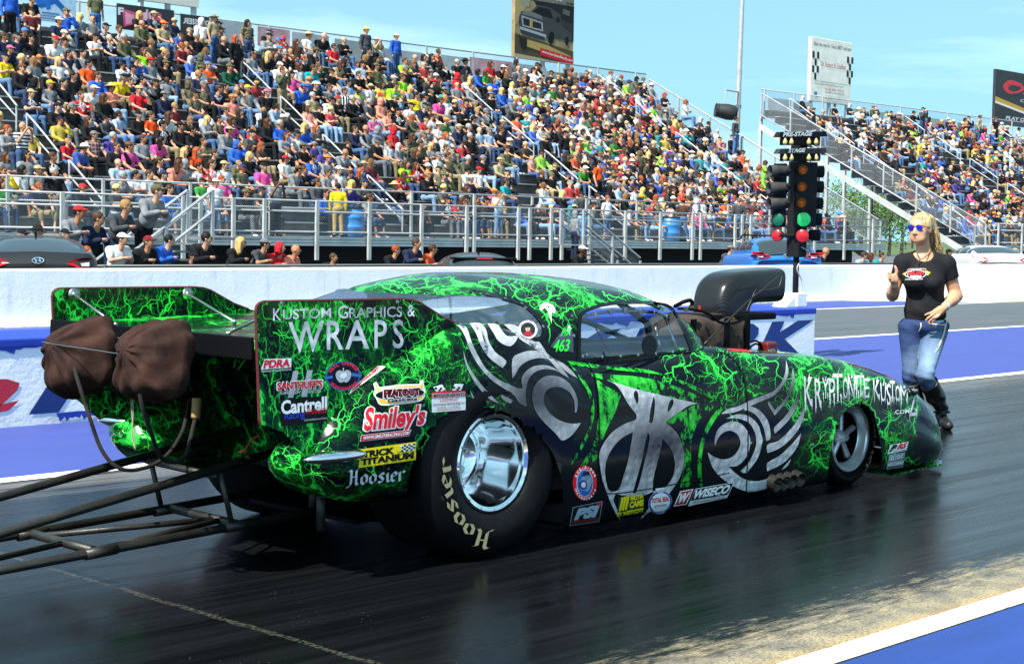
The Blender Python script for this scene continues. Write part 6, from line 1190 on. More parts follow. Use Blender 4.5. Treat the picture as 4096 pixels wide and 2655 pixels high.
# ---- light pole and loudspeaker
pT, pB = onY(*C1(2143, -60), 57.5), onY(*C1(2094, 1110), 57.5); pt_ = pT+(pT-pB)*1.5; pb_ = pB-(pT-pB)/(pT[2]-pB[2])*(pB[2]+.5)
pole = thing('light_pole', 'tall slim galvanised light pole between the two grandstands', 'pole', pb_); b = MB(); b.tube([pb_, pB, pT, pt_], [.20, .17, .13, .1], 14); b.build('shaft', M_galv, pole, True); b = MB(); q = pB+(pT-pB)*.1; b.box(q-np.array([.3, .15, .1]), q+np.array([.16, -.05, .1])); b.build('bracket', M_galv, pole)
sc_ = onY(*C1(1990, 1040), 57.2); sp = thing('loudspeaker', 'big black horn loudspeaker hung on the light pole', 'loudspeaker', sc_); ax_ = np.array([-.72, .66, .14]); ax_ /= np.linalg.norm(ax_); b = MB(); b.lathe([(.001, -.85), (.40, -.8), (.56, -.55), (.60, -.1), (.52, .5), (.50, .78), (.53, .82), (.46, .78), (.2, .3), (.001, .3)], sc_, ax_, 24); b.V[-1] = sc_+(b.V[-1]-sc_)*.78; b.build('horn', mat('black_speaker_shell', (.02, .02, .022), .5), sp, True); b = MB(); b.tube([sc_+np.array([-.1, 0, .6]), sc_+np.array([-.1, 0, 1.25]), sc_+np.array([1.4, .2, 1.25])], .05, 6); b.build('hanging_arm', M_galv, sp)
# ---- starting-light tree on the median
E_ = lambda x, y: ((3000+x/1.9775)/S, (480+y/1.9775)/S)
TYY = 11.0; tb0 = onY(*E_(345, 1460), TYY); tree = thing('starting_light_tree', 'black drag strip starting light tower with amber, green and red lamps on the blue wall', 'starting lights', (tb0[0], TYY, .63))
cxx = onY(*E_(396, 600), TYY)[0]; zE = lambda y: onY(*E_(380, y), TYY)[2]; xE = lambda x, y=600: onY(*E_(x, y), TYY)[0]; px_m = (xE(500)-xE(300))/200*.74
M_tb = mat('matt_black_tower', (.007, .007, .008), .7, spec=.15, var=.3, vs=6); M_tbl = mat('scuffed_grey_visor', (.035, .035, .035), .7, spec=.2, var=.4, vs=8)
b = MB(); b.bbox((tb0[0]-.10, TYY-.12, .63), (tb0[0]+.10, TYY+.12, .79), .008); b.poly([(tb0[0]-.3, TYY-.1, .632), (tb0[0]-.1, TYY-.1, .632), (tb0[0]-.1, TYY-.1, .76)], (0, .2, 0)); b.build('base_box', M_wall, tree)
xc = tb0[0]+.03; b = MB(); b.tube([(xc, TYY, .78), (xc, TYY, zE(1085)+.05)], .035, 12); b.build('mast', M_tb, tree, True)
b = MB(); b.bbox((xc-.085, TYY-.085, zE(1085)), (xc+.085, TYY+.085, zE(330)), .006); b.bbox((xc-.07, TYY-.07, zE(330)), (xc+.07, TYY+.07, zE(105)), .005); b.build('column', M_tb, tree)
def lampface(c, dirv, r, m, lit, can=.12, mc=None, name='lamp'):
    c = np.array(c, float); d = np.array(dirv, float); d /= np.linalg.norm(d); b = MB(); b.lathe([(r*.92, -.10), (r*1.06, -.04), (r*1.1, can), (r*1.04, can), (r*.98, 0)], c, d, 20); o = b.build('lamp_hood', mc or M_tb, tree, True)
    b = MB(); b.lathe([(.001, .018), (r*.5, .014), (r*.8, .006), (r, 0)], c, d, 20); b.build(name, m, o, True)
def lens(name, col, em, st):
    m = mat(name, col, .25); T = NT(m); v = T.new('TexVoronoi'); T.put(v.inputs['Vector'], T.obj()); v.inputs['Scale'].default_value = 60
    k = T.rng(v.outputs['Distance'], .1, .6, 1, .4); T.put(T.b.inputs['Emission Color'], T.mix(k, tuple(x*.4 for x in em), em)); T.b.inputs['Emission Strength'].default_value = st; return m
M_amb = lens('amber_lens', '#7a3c0c', (.6, .17, .01), .10); M_grn = lens('green_lens', '#0a7a3c', (.02, .75, .22), .28); M_red = lens('red_lens', '#8a0c14', (.9, .02, .03), .2); M_grnoff = mat('unlit_green_lens', '#0a5a40', .2); M_bulb = mat('cream_bulb', '#b8a468', .3)
EP = lambda x, y, yy: onY(*E_(x, y), yy)
def board(P, yy, name): b = MB(); b.poly([EP(x, y, yy) for x, y in P], (0, .05, 0)); b.build(name, M_tb, tree)
board([(352, 335), (536, 335), (522, 848), (342, 848)], TYY-.10, 'lamp_board'); board([(216, 345), (295, 345), (281, 848), (200, 848)], TYY+.28, 'lamp_board')
dA = np.array([-.86, -.5, 0])
for q in ((420, 394), (413, 528), (408, 655)): lampface(EP(*q, TYY-.20), dA, 27*px_m, M_amb, 1, .07)
lampface(EP(424, 787, TYY-.16), dA, 42*px_m, M_grn, 1, .0); lampface(EP(414, 916, TYY-.2), dA, 37*px_m, M_red, 1, .0, None, 'red_lamp'); lampface(EP(213, 912, TYY+.2), (-.95, -.3, 0), 34*px_m, M_red, 1, .0, None, 'red_lamp')
dB = np.array([-.88, .47, -.03]); dB /= np.linalg.norm(dB)
for q in ((168, 405), (158, 538), (160, 662)):
    c_ = EP(*q, TYY+.28); b = MB(); r_ = 37*px_m; L_ = .22; b.lathe([(r_*.9, -L_), (r_*.96, -L_*.5), (r_, .02), (r_*.93, .02), (r_*.86, -L_*.6), (.001, -L_*.62)], c_, dB, 22); b.build('lamp_hood', M_tbl, tree, True)
lampface(EP(222, 787, TYY+.22), (-.9, -.25, 0), 38*px_m, M_grnoff, 0, .01)
for q in ((560, 410), (556, 530), (550, 660)): lampface(EP(*q, TYY-.02), (.75, -.66, 0), 34*px_m, M_tb, 0, .03)
lampface(EP(548, 787, TYY-.02), (.75, -.66, 0), 36*px_m, mat('pale_blue_reflector', '#7fa4c4', .15, .6), 0, .02); lampface(EP(535, 912, TYY-.02), (.75, -.66, 0), 33*px_m, M_tb, 0, .02)
for q0, q1 in (((292, 402), (360, 405)), ((290, 520), (355, 522)), ((285, 655), (350, 655)), ((235, 910), (350, 915)), ((430, 915), (520, 912))): b = MB(); b.tube([EP(*q0, TYY+.1), EP(*q1, TYY-.02)], .022, 8); b.build('lamp_arm', M_tb, tree)
for word, P, tx, ty, by in (('PRE-STAGE', [(222, 138), (246, 95), (545, 91), (604, 92), (612, 132), (525, 134)], (260, 495), (98, 134), 168), ('STAGE', [(222, 268), (246, 228), (545, 223), (600, 224), (608, 264), (525, 266)], (302, 440), (229, 262), 294)):
    yv = TYY-.16; b = MB(); b.poly([EP(x, y, yv) for x, y in P], (0, .07, 0)); b.build('visor', M_tb if word == 'PRE-STAGE' else M_tbl, tree)
    b = MB(); b.poly([EP(x, y, yv+.04) for x, y in ((266, by-34), (556, by-34), (553, by+32), (262, by+32))], (0, .05, 0)); b.build('bulb_tray', M_tb, tree)
    V, F = unit_text(word, shear=.25, bold=.045); p00, p10, p01 = EP(tx[0], ty[1], yv-.005), EP(tx[1], ty[1]-8, yv-.005), EP(tx[0], ty[0], yv-.005); b = MB(); b.add([p00+(p10-p00)*u+(p01-p00)*v for u, v in V], F); b.build('lettering', ink('#e4e2d4'), tree)
    for q in (278, 328, 466, 524):
        c_ = EP(q, by+8, yv-.02); b = MB(); b.lathe([(.001, -.034), (.014, -.031), (.026, -.015), (.027, .0), (.021, .019), (.011, .036), (.010, .046), (.001, .047)], c_*np.array([1, 1, 1]), (0, 0, 1), 16); b.build('bulb', M_bulb, tree, True)
b = MB(); b.tube(catmull([(xc-.05, TYY-.1, zE(1005)), (xc+.1, TYY-.1, zE(1035)), (xc+.14, TYY-.1, zE(950)), (xc+.12, TYY-.1, zE(1060)), (xc, TYY-.06, zE(1120)), (xc-.05, TYY-.05, zE(1180)), (xc+.04, TYY-.05, zE(1260)), (xc+.06, TYY-.05, zE(1320)), (xc+.05, TYY-.05, zE(1370))], 5, False), .008, 6); b.build('cable', M_postg, tree, True)
# ---- parked cars behind the barrier
def project_x(bvh, P, off): return [((bvh.ray_cast(Vector((-8, y, z)), Vector((1, 0, 0)))[0] or Vector((-2.2, y, z)))+Vector((-off, 0, 0)))[:] for y, z in P]
def parked(label, paint_m, loc, head, spec):
    L, W, H = spec['size']; t = thing('parked_car', label, 'car', loc, 'cars parked behind the barrier', head); n = 70; x = np.linspace(-L/2, L/2, n); h = W/2
    tp = interp(x, [(a*L/2, c) for a, c in spec['deck']]); hw_ = interp(x, [(-L/2, h*.80), (-L/2+.12, h*.92), (-L/2+.5, h*.985), (0, h), (L/2-.7, h*.97), (L/2-.15, h*.85), (L/2, h*.6)]); bt = interp(x, [(-L/2, .42), (-L/2+.25, .24), (0, .2), (L/2-.3, .22), (L/2, .4)]); tp2 = np.minimum(tp, interp(x, [(-L/2, spec['tail']), (-L/2+.10, spec['tail']+.12), (-L/2+.25, 3), (L/2-.25, 3), (L/2-.06, .66), (L/2, .55)])); rows = []
    for i in range(n):
        q = [(hw_[i]*.9, bt[i]), (hw_[i]*.98, bt[i]+.08), (hw_[i], (bt[i]+tp2[i])/2), (hw_[i]*.97, tp2[i]-.12*min(1, tp2[i]-bt[i])), (hw_[i]*.90, tp2[i]-.03), (hw_[i]*.80, tp2[i]), (0, tp2[i]+.025)]; q = resample(catmull(q, 4, False), 26); r = np.stack([np.full(26, x[i]), -q[:, 0], q[:, 1]], 1); l = r[:-1][::-1].copy(); l[:, 1] *= -1; rows.append(np.concatenate([r, l]))
    V = np.concatenate(rows); nb = 51; F = [tuple(map(int, f)) for f in gridfaces(n, nb)]
    for k in (0, n-1): c = V[k*nb:(k+1)*nb].mean(0); V = np.concatenate([V, [c]]); F += [(k*nb+j, k*nb+j+1, len(V)-1) for j in range(nb-1)]
    body_ = link('body', mkmesh('body', V, F, paint_m, True), t); bv = BVHTree.FromPolygons([tuple(v) for v in V], F)
    gxs = spec['roof']; gx_ = np.linspace(gxs[0][0], gxs[-1][0], 80); gc_ = interp(gx_, gxs); gz_ = np.interp(gx_, x, tp2)-.06; gb_ = h*interp(gx_, [(gxs[0][0], .62), (gxs[0][0]+.5, .84), (gxs[-1][0]-.5, .86), (gxs[-1][0], .6)]); rows = []
    for i in range(80):
        tt = np.linspace(0, math.pi/2, 40); q = np.stack([gb_[i]*np.cos(tt)**(2/2.9), gz_[i]+max(.01, gc_[i]-gz_[i])*np.sin(tt)**(2/2.9)], 1); q = resample(q, 30); r = np.stack([np.full(30, gx_[i]), -q[:, 0], q[:, 1]], 1); l = r[:-1][::-1].copy(); l[:, 1] *= -1; rows.append(np.concatenate([r, l]))
    V = np.concatenate(rows); F = gridfaces(80, 59); c = V[F].mean(1); ay = np.abs(c[:, 1]); side_w = snap(V, 80, 59, [np.array(p) for p in spec['win']], .02, np.abs(V[:, 1]) > h*.5); pil = np.zeros(len(c), bool)
    for p_ in spec['pillars']: pil |= np.abs(c[:, 0]-p_) < .035
    side_w &= ~pil; cc = V[F].mean(1); rg = (cc[:, 0] < spec['rear'][0]) & (ay < h*spec['rear'][1]) & (cc[:, 2] > gz_.min()+.0) & ~side_w; wg = (cc[:, 0] > spec['wind']) & (ay < h*.66) & ~side_w
    def part(nm, k, m): f = F[k]; u, inv = np.unique(f, return_inverse=True); return link(nm, mkmesh(nm, V[u], inv.reshape(f.shape), m, True), t)
    part('roof', ~(side_w | rg | wg), paint_m); sgn = V[F].mean(1)[:, 1] > 0; part('side_window', side_w & sgn, M_carglass); part('side_window', side_w & ~sgn, M_carglass); part('rear_window', rg, M_carglass2); part('windscreen', wg, M_carglass)
    for sg in (1, -1):
        P = [(sg*a*h, b_) for a, b_ in spec['lamp']]; P = [tuple(p) for p in dense(P, .04)]; X = project_x(bv, P, .035); b = MB(); tess = tessellate_polygon([[Vector((p[0], p[1], 0)) for p in P]]); b.add(X, tess); o = b.build('tail_lamp', M_tail, None); o.parent = t
        P = [(sg*a*h, b_) for a, b_ in spec['lamp2']]; P = [tuple(p) for p in dense(P, .04)]; X = project_x(bv, P, .042); b = MB(); b.add(X, tessellate_polygon([[Vector((p[0], p[1], 0)) for p in P]])); o2 = b.build('lamp_reflector', M_clear, None); o2.parent = o
    if spec.get('emblem'):
        ez = spec['emblem']; b = MB(); oo = [(.085*math.cos(a), ez+.045*math.sin(a)) for a in np.linspace(0, 2*math.pi, 24)]; b.tube(project_x(bv, oo, .03), .009, 5)
        for pp in (((-.05, ez-.03), (-.02, ez+.035)), ((.02, ez-.035), (.05, ez+.03)), ((-.035, ez-.01), (.035, ez+.01))): b.tube(project_x(bv, pp, .032), .010, 5)
        o = b.build('emblem', M_chrome, None); o.parent = t
    for sx_ in (-1, 1):
        for sy_ in (-1, 1): b = MB(); b.lathe([(.2, -.1), (.31, -.1), (.325, -.06), (.325, .06), (.31, .1), (.2, .1), (.02, .08)], (sx_*L*.3, sy_*(h-.12), .325), (0, sy_, 0), 24); o = b.build('wheel', M_rub, None, True); o.parent = t
    for ex in spec.get('extra', []): ex(t, bv)
    return t
M_carglass = mat('dark_car_glass', (.010, .012, .014), .1, spec=.3); M_carglass2 = mat('tinted_rear_glass', (.03, .04, .046), .12, spec=.3); M_tail = mat('red_tail_lamp_plastic', '#b01420', .15, coat=.5); M_clear = mat('clear_lamp_plastic', '#d8b8b8', .12)
carp = lambda nm, c: mat(nm, c, .35, .2, coat=.35)
def fin(t, bv): b = MB(); b.poly([(-.75, -.03, 1.24), (-.55, -.01, 1.25), (-.78, 0, 1.34), (-.80, 0, 1.24)], (0, .03, 0)); o = b.build('antenna_fin', M_black, None); o.parent = t
sed = dict(size=(4.8, 1.86, 1.46), tail=.78, deck=[(-1, .98), (-.86, 1.03), (-.5, 1.0), (.1, .95), (.5, .92), (.8, .82), (1, .6)], roof=[(-2.0, 1.0), (-1.5, 1.13), (-.95, 1.235), (-.3, 1.275), (.3, 1.25), (.85, 1.13), (1.35, .93)], win=[(-1.5, 1.03), (-1.1, 1.16), (-.5, 1.215), (.2, 1.205), (.75, 1.11), (1.05, 1.0)], pillars=[-.15, -1.0], rear=(-.95, .70), wind=.45, lamp=[(.45, .86), (.60, .93), (.93, .96), (.93, .78), (.62, .80)], lamp2=[(.68, .86), (.82, .88), (.82, .82), (.7, .82)], emblem=.90)
sed['extra'] = [fin]
hat = dict(size=(4.3, 1.8, 1.47), tail=.9, deck=[(-1, 1.0), (-.8, 1.02), (0, .98), (.5, .95), (.8, .85), (1, .62)], roof=[(-2.08, 1.02), (-1.9, 1.22), (-1.45, 1.42), (-.5, 1.475), (.2, 1.44), (.8, 1.22), (1.25, .95)], win=[(-1.55, 1.08), (-1.3, 1.3), (-.5, 1.38), (.2, 1.36), (.7, 1.17), (.95, 1.02)], pillars=[-.15, -.9], rear=(-1.35, .74), wind=.4, lamp=[(.55, .92), (.7, .98), (.93, 1.0), (.93, .80), (.65, .82)], lamp2=[(.7, .9), (.84, .92), (.84, .86), (.7, .86)])
def spoiler(t, bv): b = MB(); b.bbox((-1.72, -.66, 1.345), (-1.35, .66, 1.385), .015); o = b.build('roof_spoiler', M_black, None); o.parent = t; b = MB(); b.bbox((-1.732, -.16, 1.35), (-1.715, .16, 1.375), .004); o2 = b.build('brake_lamp', M_tail, None); o2.parent = o; b = MB(); b.poly([(-.95, -.03, 1.45), (-.75, -.01, 1.465), (-1.0, 0, 1.55), (-1.0, 0, 1.45)], (0, .03, 0)); o = b.build('antenna_fin', M_black, None); o.parent = t
hat['extra'] = [spoiler]
suv = dict(hat, size=(4.45, 1.86, 1.62), deck=[(-1, 1.06), (-.8, 1.08), (0, 1.04), (.5, 1.02), (.8, .95), (1, .7)], roof=[(-2.15, 1.06), (-1.95, 1.25), (-1.6, 1.41), (-.5, 1.46), (.2, 1.43), (.8, 1.25), (1.3, 1.02)], win=[(-1.65, 1.15), (-1.45, 1.31), (-.5, 1.38), (.2, 1.36), (.75, 1.22), (1.0, 1.09)], rear=(-1.55, .70), lamp=[(.42, 1.0), (.62, 1.1), (.93, 1.12), (.93, .92), (.6, .95)], lamp2=[(.62, 1.02), (.8, 1.05), (.8, .98), (.64, .98)], emblem=1.02)
def bars(t, bv):
    b = MB()
    for sy_ in (-1, 1): b.tube(catmull([(-1.2, sy_*.66, 1.42), (-1.1, sy_*.66, 1.50), (.1, sy_*.66, 1.51), (.3, sy_*.66, 1.42)], 3, False), .02, 6)
    b.tube([(-.9, -.66, 1.505), (-.9, .66, 1.505)], .02, 6); b.tube([(-.1, -.66, 1.51), (-.1, .66, 1.51)], .02, 6); o = b.build('roof_rack', M_black, None, True); o.parent = t
suv['extra'] = [bars]
HD = R(61)
def park(label, m, pxl, yy, spec, hd=HD, z=-.29):
    p = onY(pxl/S, 1040/S, yy); L = spec['size'][0]/2; return parked(label, m, (p[0]+math.cos(hd)*L, yy+math.sin(hd)*L, z), hd, spec)
park('black saloon with red tail lamps parked behind the barrier at far left', carp('black_car_paint', (.01, .01, .011)), 152, 22.55, sed, HD, .02)
park('black hatchback with a roof spoiler parked behind the barrier beside the man in orange', carp('black_hatchback_paint', (.012, .01, .01)), 1950, 22.55, hat, R(53), -.42)
park('bright blue hatchback SUV with roof rack parked behind the starting lights', carp('blue_car_paint', (.02, .16, .55)), 3150, 22.6, suv, R(47), -.0)
park('white saloon with black roof glass parked behind the barrier at far right', carp('white_car_paint', (.75, .76, .77)), 4020, 22.6, dict(sed, emblem=None, extra=[lambda t, bv: None]), R(42), .06)
# ---- trees, drums, shed in the gap and behind
M_bark = mat('grey_brown_bark', (.10, .08, .06), .9, var=.3); M_leaf = bpy.data.materials.new('leaves'); M_leaf.use_nodes = True; T = NT(M_leaf); T.put(T.b.inputs['Base Color'], T.mix(T.rng(T.noise(T.pos(), .8, 4).outputs[0], .35, .65), (.04, .09, .02), (.11, .20, .045))); T.b.inputs['Roughness'].default_value = .7
def broadleaf(x, y, h, rad, seed, label):
    rg = np.random.default_rng(seed); t = thing('broadleaf_tree', label, 'tree', (x, y, -.6), 'trees in the gap between the stands'); b = MB(); b.tube([(x, y, -.6), (x+.2, y, h*.3), (x+.1, y+.2, h*.62)], [h*.03, h*.024, h*.012], 8)
    for k in range(5): a = k*1.3; b.tube([(x+.1, y, h*(.28+.05*k)), (x+math.cos(a)*rad*.6, y+math.sin(a)*rad*.6, h*(.5+.07*k))], [h*.012, h*.005], 6)
    b.build('trunk', M_bark, t); V = []; F = []
    cl = [(np.array([rg.normal(0, .5)*rad, rg.normal(0, .5)*rad, h*rg.uniform(.3, .95)]), rg.uniform(.25, .5)*rad) for _ in range(26)]; n = 0
    for c, r_ in cl:
        for _ in range(70):
            d = rg.normal(size=3); d /= np.linalg.norm(d); p = c+d*r_*rg.uniform(.6, 1.05)+np.array([x, y, -.6]); s_ = rg.uniform(.12, .26)*(h/9); u = rg.normal(size=3); u /= np.linalg.norm(u); w = np.cross(u, d); V += [p-u*s_, p+w*s_*.6, p+u*s_, p-w*s_*.6]; F.append((n, n+1, n+2, n+3)); n += 4
    link('crown', mkmesh('crown', np.array(V)-pw(t), np.array(F), M_leaf), t)
for i, (px_, yy, h, r_) in enumerate(((3445, 110, 9, 4.5), (3500, 118, 10, 5), (3560, 108, 8, 4), (3610, 120, 9, 5), (3400, 125, 9, 4.5))): p = onY(px_/S, 860/S, yy); broadleaf(p[0], yy, h, r_, i, ['leafy green tree left of centre in the gap between the stands', 'tallest green tree in the gap between the stands', 'smaller green tree in the gap right of the tallest one', 'green tree at the right side of the gap half behind the stair rail', 'green tree at the left side of the gap by the end fence'][i])
M_drum = mat('blue_plastic_drum', (.03, .22, .55), .4, var=.15)
def drum(px_, py_, label, s_=1, m=M_drum):
    p = onY(px_/S, py_/S, DY+.75); t = thing('trash_drum', label, 'barrel', (p[0], DY+.75, SZ-.03)); b = MB(); r_ = .33*s_; b.lathe([(.01, 0), (r_*.92, 0), (r_, .03), (r_, .3), (r_*1.05, .33), (r_, .36), (r_, .62), (r_*1.05, .65), (r_, .68), (r_*.98, .95), (r_*.9, .97), (r_*.88, .9), (.01, .88)], (p[0], DY+.75, SZ-.03), (0, 0, 1), 24); b.build('shell', m, t, True); b = MB(); b.lathe([(r_*.99, .93), (r_*1.04, .95), (r_*1.0, .99), (r_*.86, .99)], (p[0], DY+.75, SZ-.03), (0, 0, 1), 24); b.build('rim', M_black, t, True)
drum(1024+888/2.324, 900, 'blue trash drum on the walkway beside the man in the yellow striped shirt', 1.25); drum(2048+1470/2.324, 950, 'blue trash drum on the walkway left of the man in the red cap', 1.2); drum(2048+640/2.324, 930, 'blue trash drum half hidden behind the boy in the grey hoodie', .9)
# ================================================================== spectators
def objcol(name, rough=.85, pat=None, spec=.2):
    m = bpy.data.materials.new(name); m.use_nodes = True; T = NT(m); oi = T.new('ObjectInfo'); P = T.obj(); c = oi.outputs['Color']; n = T.rng(T.noise(P, 9, 3).outputs[0], .3, .7, .58, 1.0)
    mm = T.new('VectorMath', operation='SCALE'); T.put(mm.inputs[0], c); T.put(mm.inputs[3], n); col = mm.outputs[0]; sx = T.new('SeparateXYZ'); T.put(sx.inputs[0], P)
    if pat == 'stripe': k = T.math('GREATER_THAN', T.math('FRACT', T.math('MULTIPLY', sx.outputs[2], 11)), .5); col = T.mix(k, col, (.7, .7, .7))
    if pat == 'vstripe': k = T.math('GREATER_THAN', T.math('FRACT', T.math('MULTIPLY', sx.outputs[0], 9)), .5); col = T.mix(k, col, (.75, .75, .75))
    if pat == 'plaid': k = T.math('ADD', T.math('GREATER_THAN', T.math('FRACT', T.math('MULTIPLY', sx.outputs[2], 9)), .6), T.math('GREATER_THAN', T.math('FRACT', T.math('MULTIPLY', sx.outputs[0], 9)), .6)); col = T.mix(T.math('MULTIPLY', k, .4), col, (.45, .38, .34))
    if pat == 'camo': k = T.noise(P, 11, 3).outputs[0]; col = T.mix(T.rng(k, .45, .5), (.05, .055, .03), (.20, .16, .10)); col = T.mix(T.rng(k, .56, .6), col, (.03, .025, .02))
    if pat == 'print': k = T.math('MULTIPLY', T.math('GREATER_THAN', T.noise(P, 28, 3).outputs[0], .5), T.math('LESS_THAN', T.math('ADD', T.math('ABSOLUTE', sx.outputs[0]), T.math('ABSOLUTE', T.math('SUBTRACT', sx.outputs[2], .92))), .17)); col = T.mix(k, col, (.6, .62, .62))
    T.put(T.b.inputs['Base Color'], col); T.b.inputs['Roughness'].default_value = rough; T.b.inputs['Specular IOR Level'].default_value = spec; T.bump(T.noise(P, 16, 4).outputs[0], .5, .015); return m
M_cl = objcol('cloth'); M_pat = {k: objcol(k+'_cloth', pat=k) for k in ('stripe', 'vstripe', 'plaid', 'camo', 'print')}; M_sk = objcol('spectator_skin', .55, spec=.35); M_hr = objcol('spectator_hair', .6); M_shade = mat('black_sunglasses', (.006, .006, .007), .15)
def rz_(v, a): c, s = math.cos(a), math.sin(a); return np.array([v[0]*c-v[1]*s, v[0]*s+v[1]*c, v[2]])
POSES = {}
def pose(nm, **j): POSES[nm] = j
def J3(*a): return np.array(a, float)
# joints: seated on a 0.44 m bench with the feet at z=0, facing -y
base = dict(hip=J3(0,.14,.53), chest=J3(0,.13,.86), neck=J3(0,.11,1.03), head=J3(0,.08,1.20), hw=.10, sh=.19, kn=J3(.14,-.27,.53), an=J3(.13,-.30,.08), toe=J3(.15,-.44,.04), el=J3(.25,.02,.74), wr=J3(.12,-.20,.64), hd=J3(.07,-.27,.62), yaw=.6)
pose('lap', **base)
pose('lean', **dict(base, chest=J3(0,.0,.84), neck=J3(0,-.08,.99), head=J3(0,-.15,1.15), el=J3(.24,-.16,.64), wr=J3(.08,-.34,.60), hd=J3(.03,-.40,.60), yaw=.75))
pose('fold', **dict(base, el=J3(.26,-.03,.76), wr=J3(-.02,-.14,.80), hd=J3(-.11,-.13,.81), yaw=.45))
pose('hand', **dict(base, el=J3(.24,-.14,.80), wr=J3(.10,-.15,1.02), hd=J3(.07,-.08,1.11), elL=J3(-.25,.02,.74), wrL=J3(-.10,-.2,.63), hdL=J3(-.04,-.26,.62), yaw=.3))
pose('spread', **dict(base, kn=J3(.22,-.26,.53), an=J3(.17,-.30,.08), toe=J3(.22,-.43,.04), el=J3(.29,-.02,.73), wr=J3(.22,-.2,.60), hd=J3(.19,-.27,.58), yaw=.7))
stand = dict(hip=J3(0,0,.93), chest=J3(0,0,1.28), neck=J3(0,-.01,1.46), head=J3(0,-.03,1.63), hw=.095, sh=.195, kn=J3(.11,-.02,.50), an=J3(.12,.03,.09), toe=J3(.15,-.11,.04), el=J3(.27,.03,1.13), wr=J3(.26,-.05,.88), hd=J3(.25,-.08,.79), yaw=.5)
pose('stand', **stand); pose('photo', **dict(stand, el=J3(.25,-.12,1.2), wr=J3(.11,-.24,1.50), hd=J3(.05,-.25,1.57), yaw=.2))
pose('leanrail', **dict(stand, hip=J3(0,.22,.92), chest=J3(0,.02,1.22), neck=J3(0,-.07,1.38), head=J3(0,-.13,1.54), kn=J3(.11,.2,.5), an=J3(.12,.26,.09), toe=J3(.14,.12,.04), el=J3(.25,-.08,1.12), wr=J3(.10,-.24,1.17), hd=J3(.0,-.26,1.17), yaw=.6))
def pparts(j):
    mir = lambda v: v*J3(-1, 1, 1); el, wr, hd = j['el'], j['wr'], j['hd']; elL, wrL, hdL = j.get('elL', mir(el)), j.get('wrL', mir(wr)), j.get('hdL', mir(hd)); shR_, shL_ = j['chest']+J3(j['sh'], 0, .10), j['chest']+J3(-j['sh'], 0, .10); yw = j['yaw']; H = j['head']
    def hd_(p): q = p-H; c, s = math.cos(-yw), math.sin(-yw); return np.stack([q[:, 0]*c-q[:, 1]*s, q[:, 0]*s+q[:, 1]*c, q[:, 2]], 1)
    def head(p): q = hd_(p); d = smin(ell(q, (0, .01, .02), (.078, .098, .10)), ell(q, (0, -.025, -.045), (.058, .065, .075)), .03); d = smin(d, cap(q, (0, -.09, .01), (0, -.112, -.025), .010, .015), .012); return np.minimum(d, np.minimum(ell(q, (.08, .01, -.01), (.012, .022, .032)), ell(q, (-.08, .01, -.01), (.012, .022, .032))))
    def neck(p): return cap(p, j['neck']-J3(0, 0, .04), H-J3(0, -.01, .05), .058, .052)
    def torso(p, g): return smin(smin(ell(p, j['chest'], (.185+g, .12+g, .19+g)), ell(p, (j['chest']+j['hip'])/2-J3(0, .02, .02), (.160+g, .125+g, .17+g)), .06), cap(p, shR_, shL_, .075+g, .075+g), .05)
    def arms(p, g, t=1.0, full=True):
        d = np.minimum(cap(p, shR_, shR_+(el-shR_)*t, .058+g, .046+g), cap(p, shL_, shL_+(elL-shL_)*t, .058+g, .046+g))
        if full: d = np.minimum(d, np.minimum(cap(p, el, wr, .045+g, .032+g), cap(p, elL, wrL, .045+g, .032+g)))
        return d
    def hands(p): return np.minimum(smin(cap(p, wr, hd, .032, .036), cap(p, hd, hd+(hd-wr)*.5, .036, .02), .02), smin(cap(p, wrL, hdL, .032, .036), cap(p, hdL, hdL+(hdL-wrL)*.5, .036, .02), .02))
    def pelvis(p, g): return ell(p, j['hip'], (.175+g, .14+g, .13+g))
    def legs(p, g, sh=False):
        d = pelvis(p, g)
        for s in (1, -1):
            k, a = j['kn']*J3(s, 1, 1), j['an']*J3(s, 1, 1); d = smin(d, cap(p, j['hip']+J3(s*j['hw'], -.02, -.01), k, .092+g, .066+g), .04)
            d = smin(d, cap(p, k, a+(k-a)*(.72 if sh else .02), .066+g, (.062 if sh else .048)+g), .02)
        return d
    def shoes(p, g=0): d = None; a, t = j['an'], j['toe']; return np.minimum(*[cap(p, (a+J3(0, .02, -.035))*J3(s, 1, 1), t*J3(s, 1, 1), .048, .042) for s in (1, -1)])
    def sgl(p): q = hd_(p); return np.minimum(ell(q, (.032, -.088, .012), (.03, .02, .02)), ell(q, (-.032, -.088, .012), (.03, .02, .02)))
    def hair_s(p): q = hd_(p); d = ell(q, (0, .018, .03), (.088, .102, .104)); return np.maximum(d, -ell(q, (0, -.11, -.03), (.085, .10, .095)))
    def hair_l(p): q = hd_(p); d = np.minimum(hair_s(p), np.minimum(cap(q, (.07, .03, .02), (.085, .03, -.22), .035, .028), cap(q, (-.07, .03, .02), (-.085, .03, -.22), .035, .028))); return smin(d, cap(q, (0, .08, .03), (0, .09, -.24), .06, .06), .03)
    def cap_(p): q = hd_(p); d = np.maximum(ell(q, (0, .012, .035), (.090, .108, .100)), .035-q[:, 2]); return np.minimum(d, np.maximum(ell(q, (0, -.10, .045), (.072, .085, .02)), q[:, 1]+.055))
    def hood(p): q = hd_(p); d = smin(ell(q, (0, .03, .015), (.108, .118, .130)), ell(q, (0, .05, -.10), (.11, .09, .08)), .04); return np.maximum(d, -ell(q, (0, -.12, -.01), (.068, .10, .088)))
    def straw(p): q = hd_(p); return np.minimum(np.maximum(ell(q, (0, .01, .05), (.092, .105, .11)), .05-q[:, 2]), ell(q, (0, .005, .055), (.19, .20, .018)))
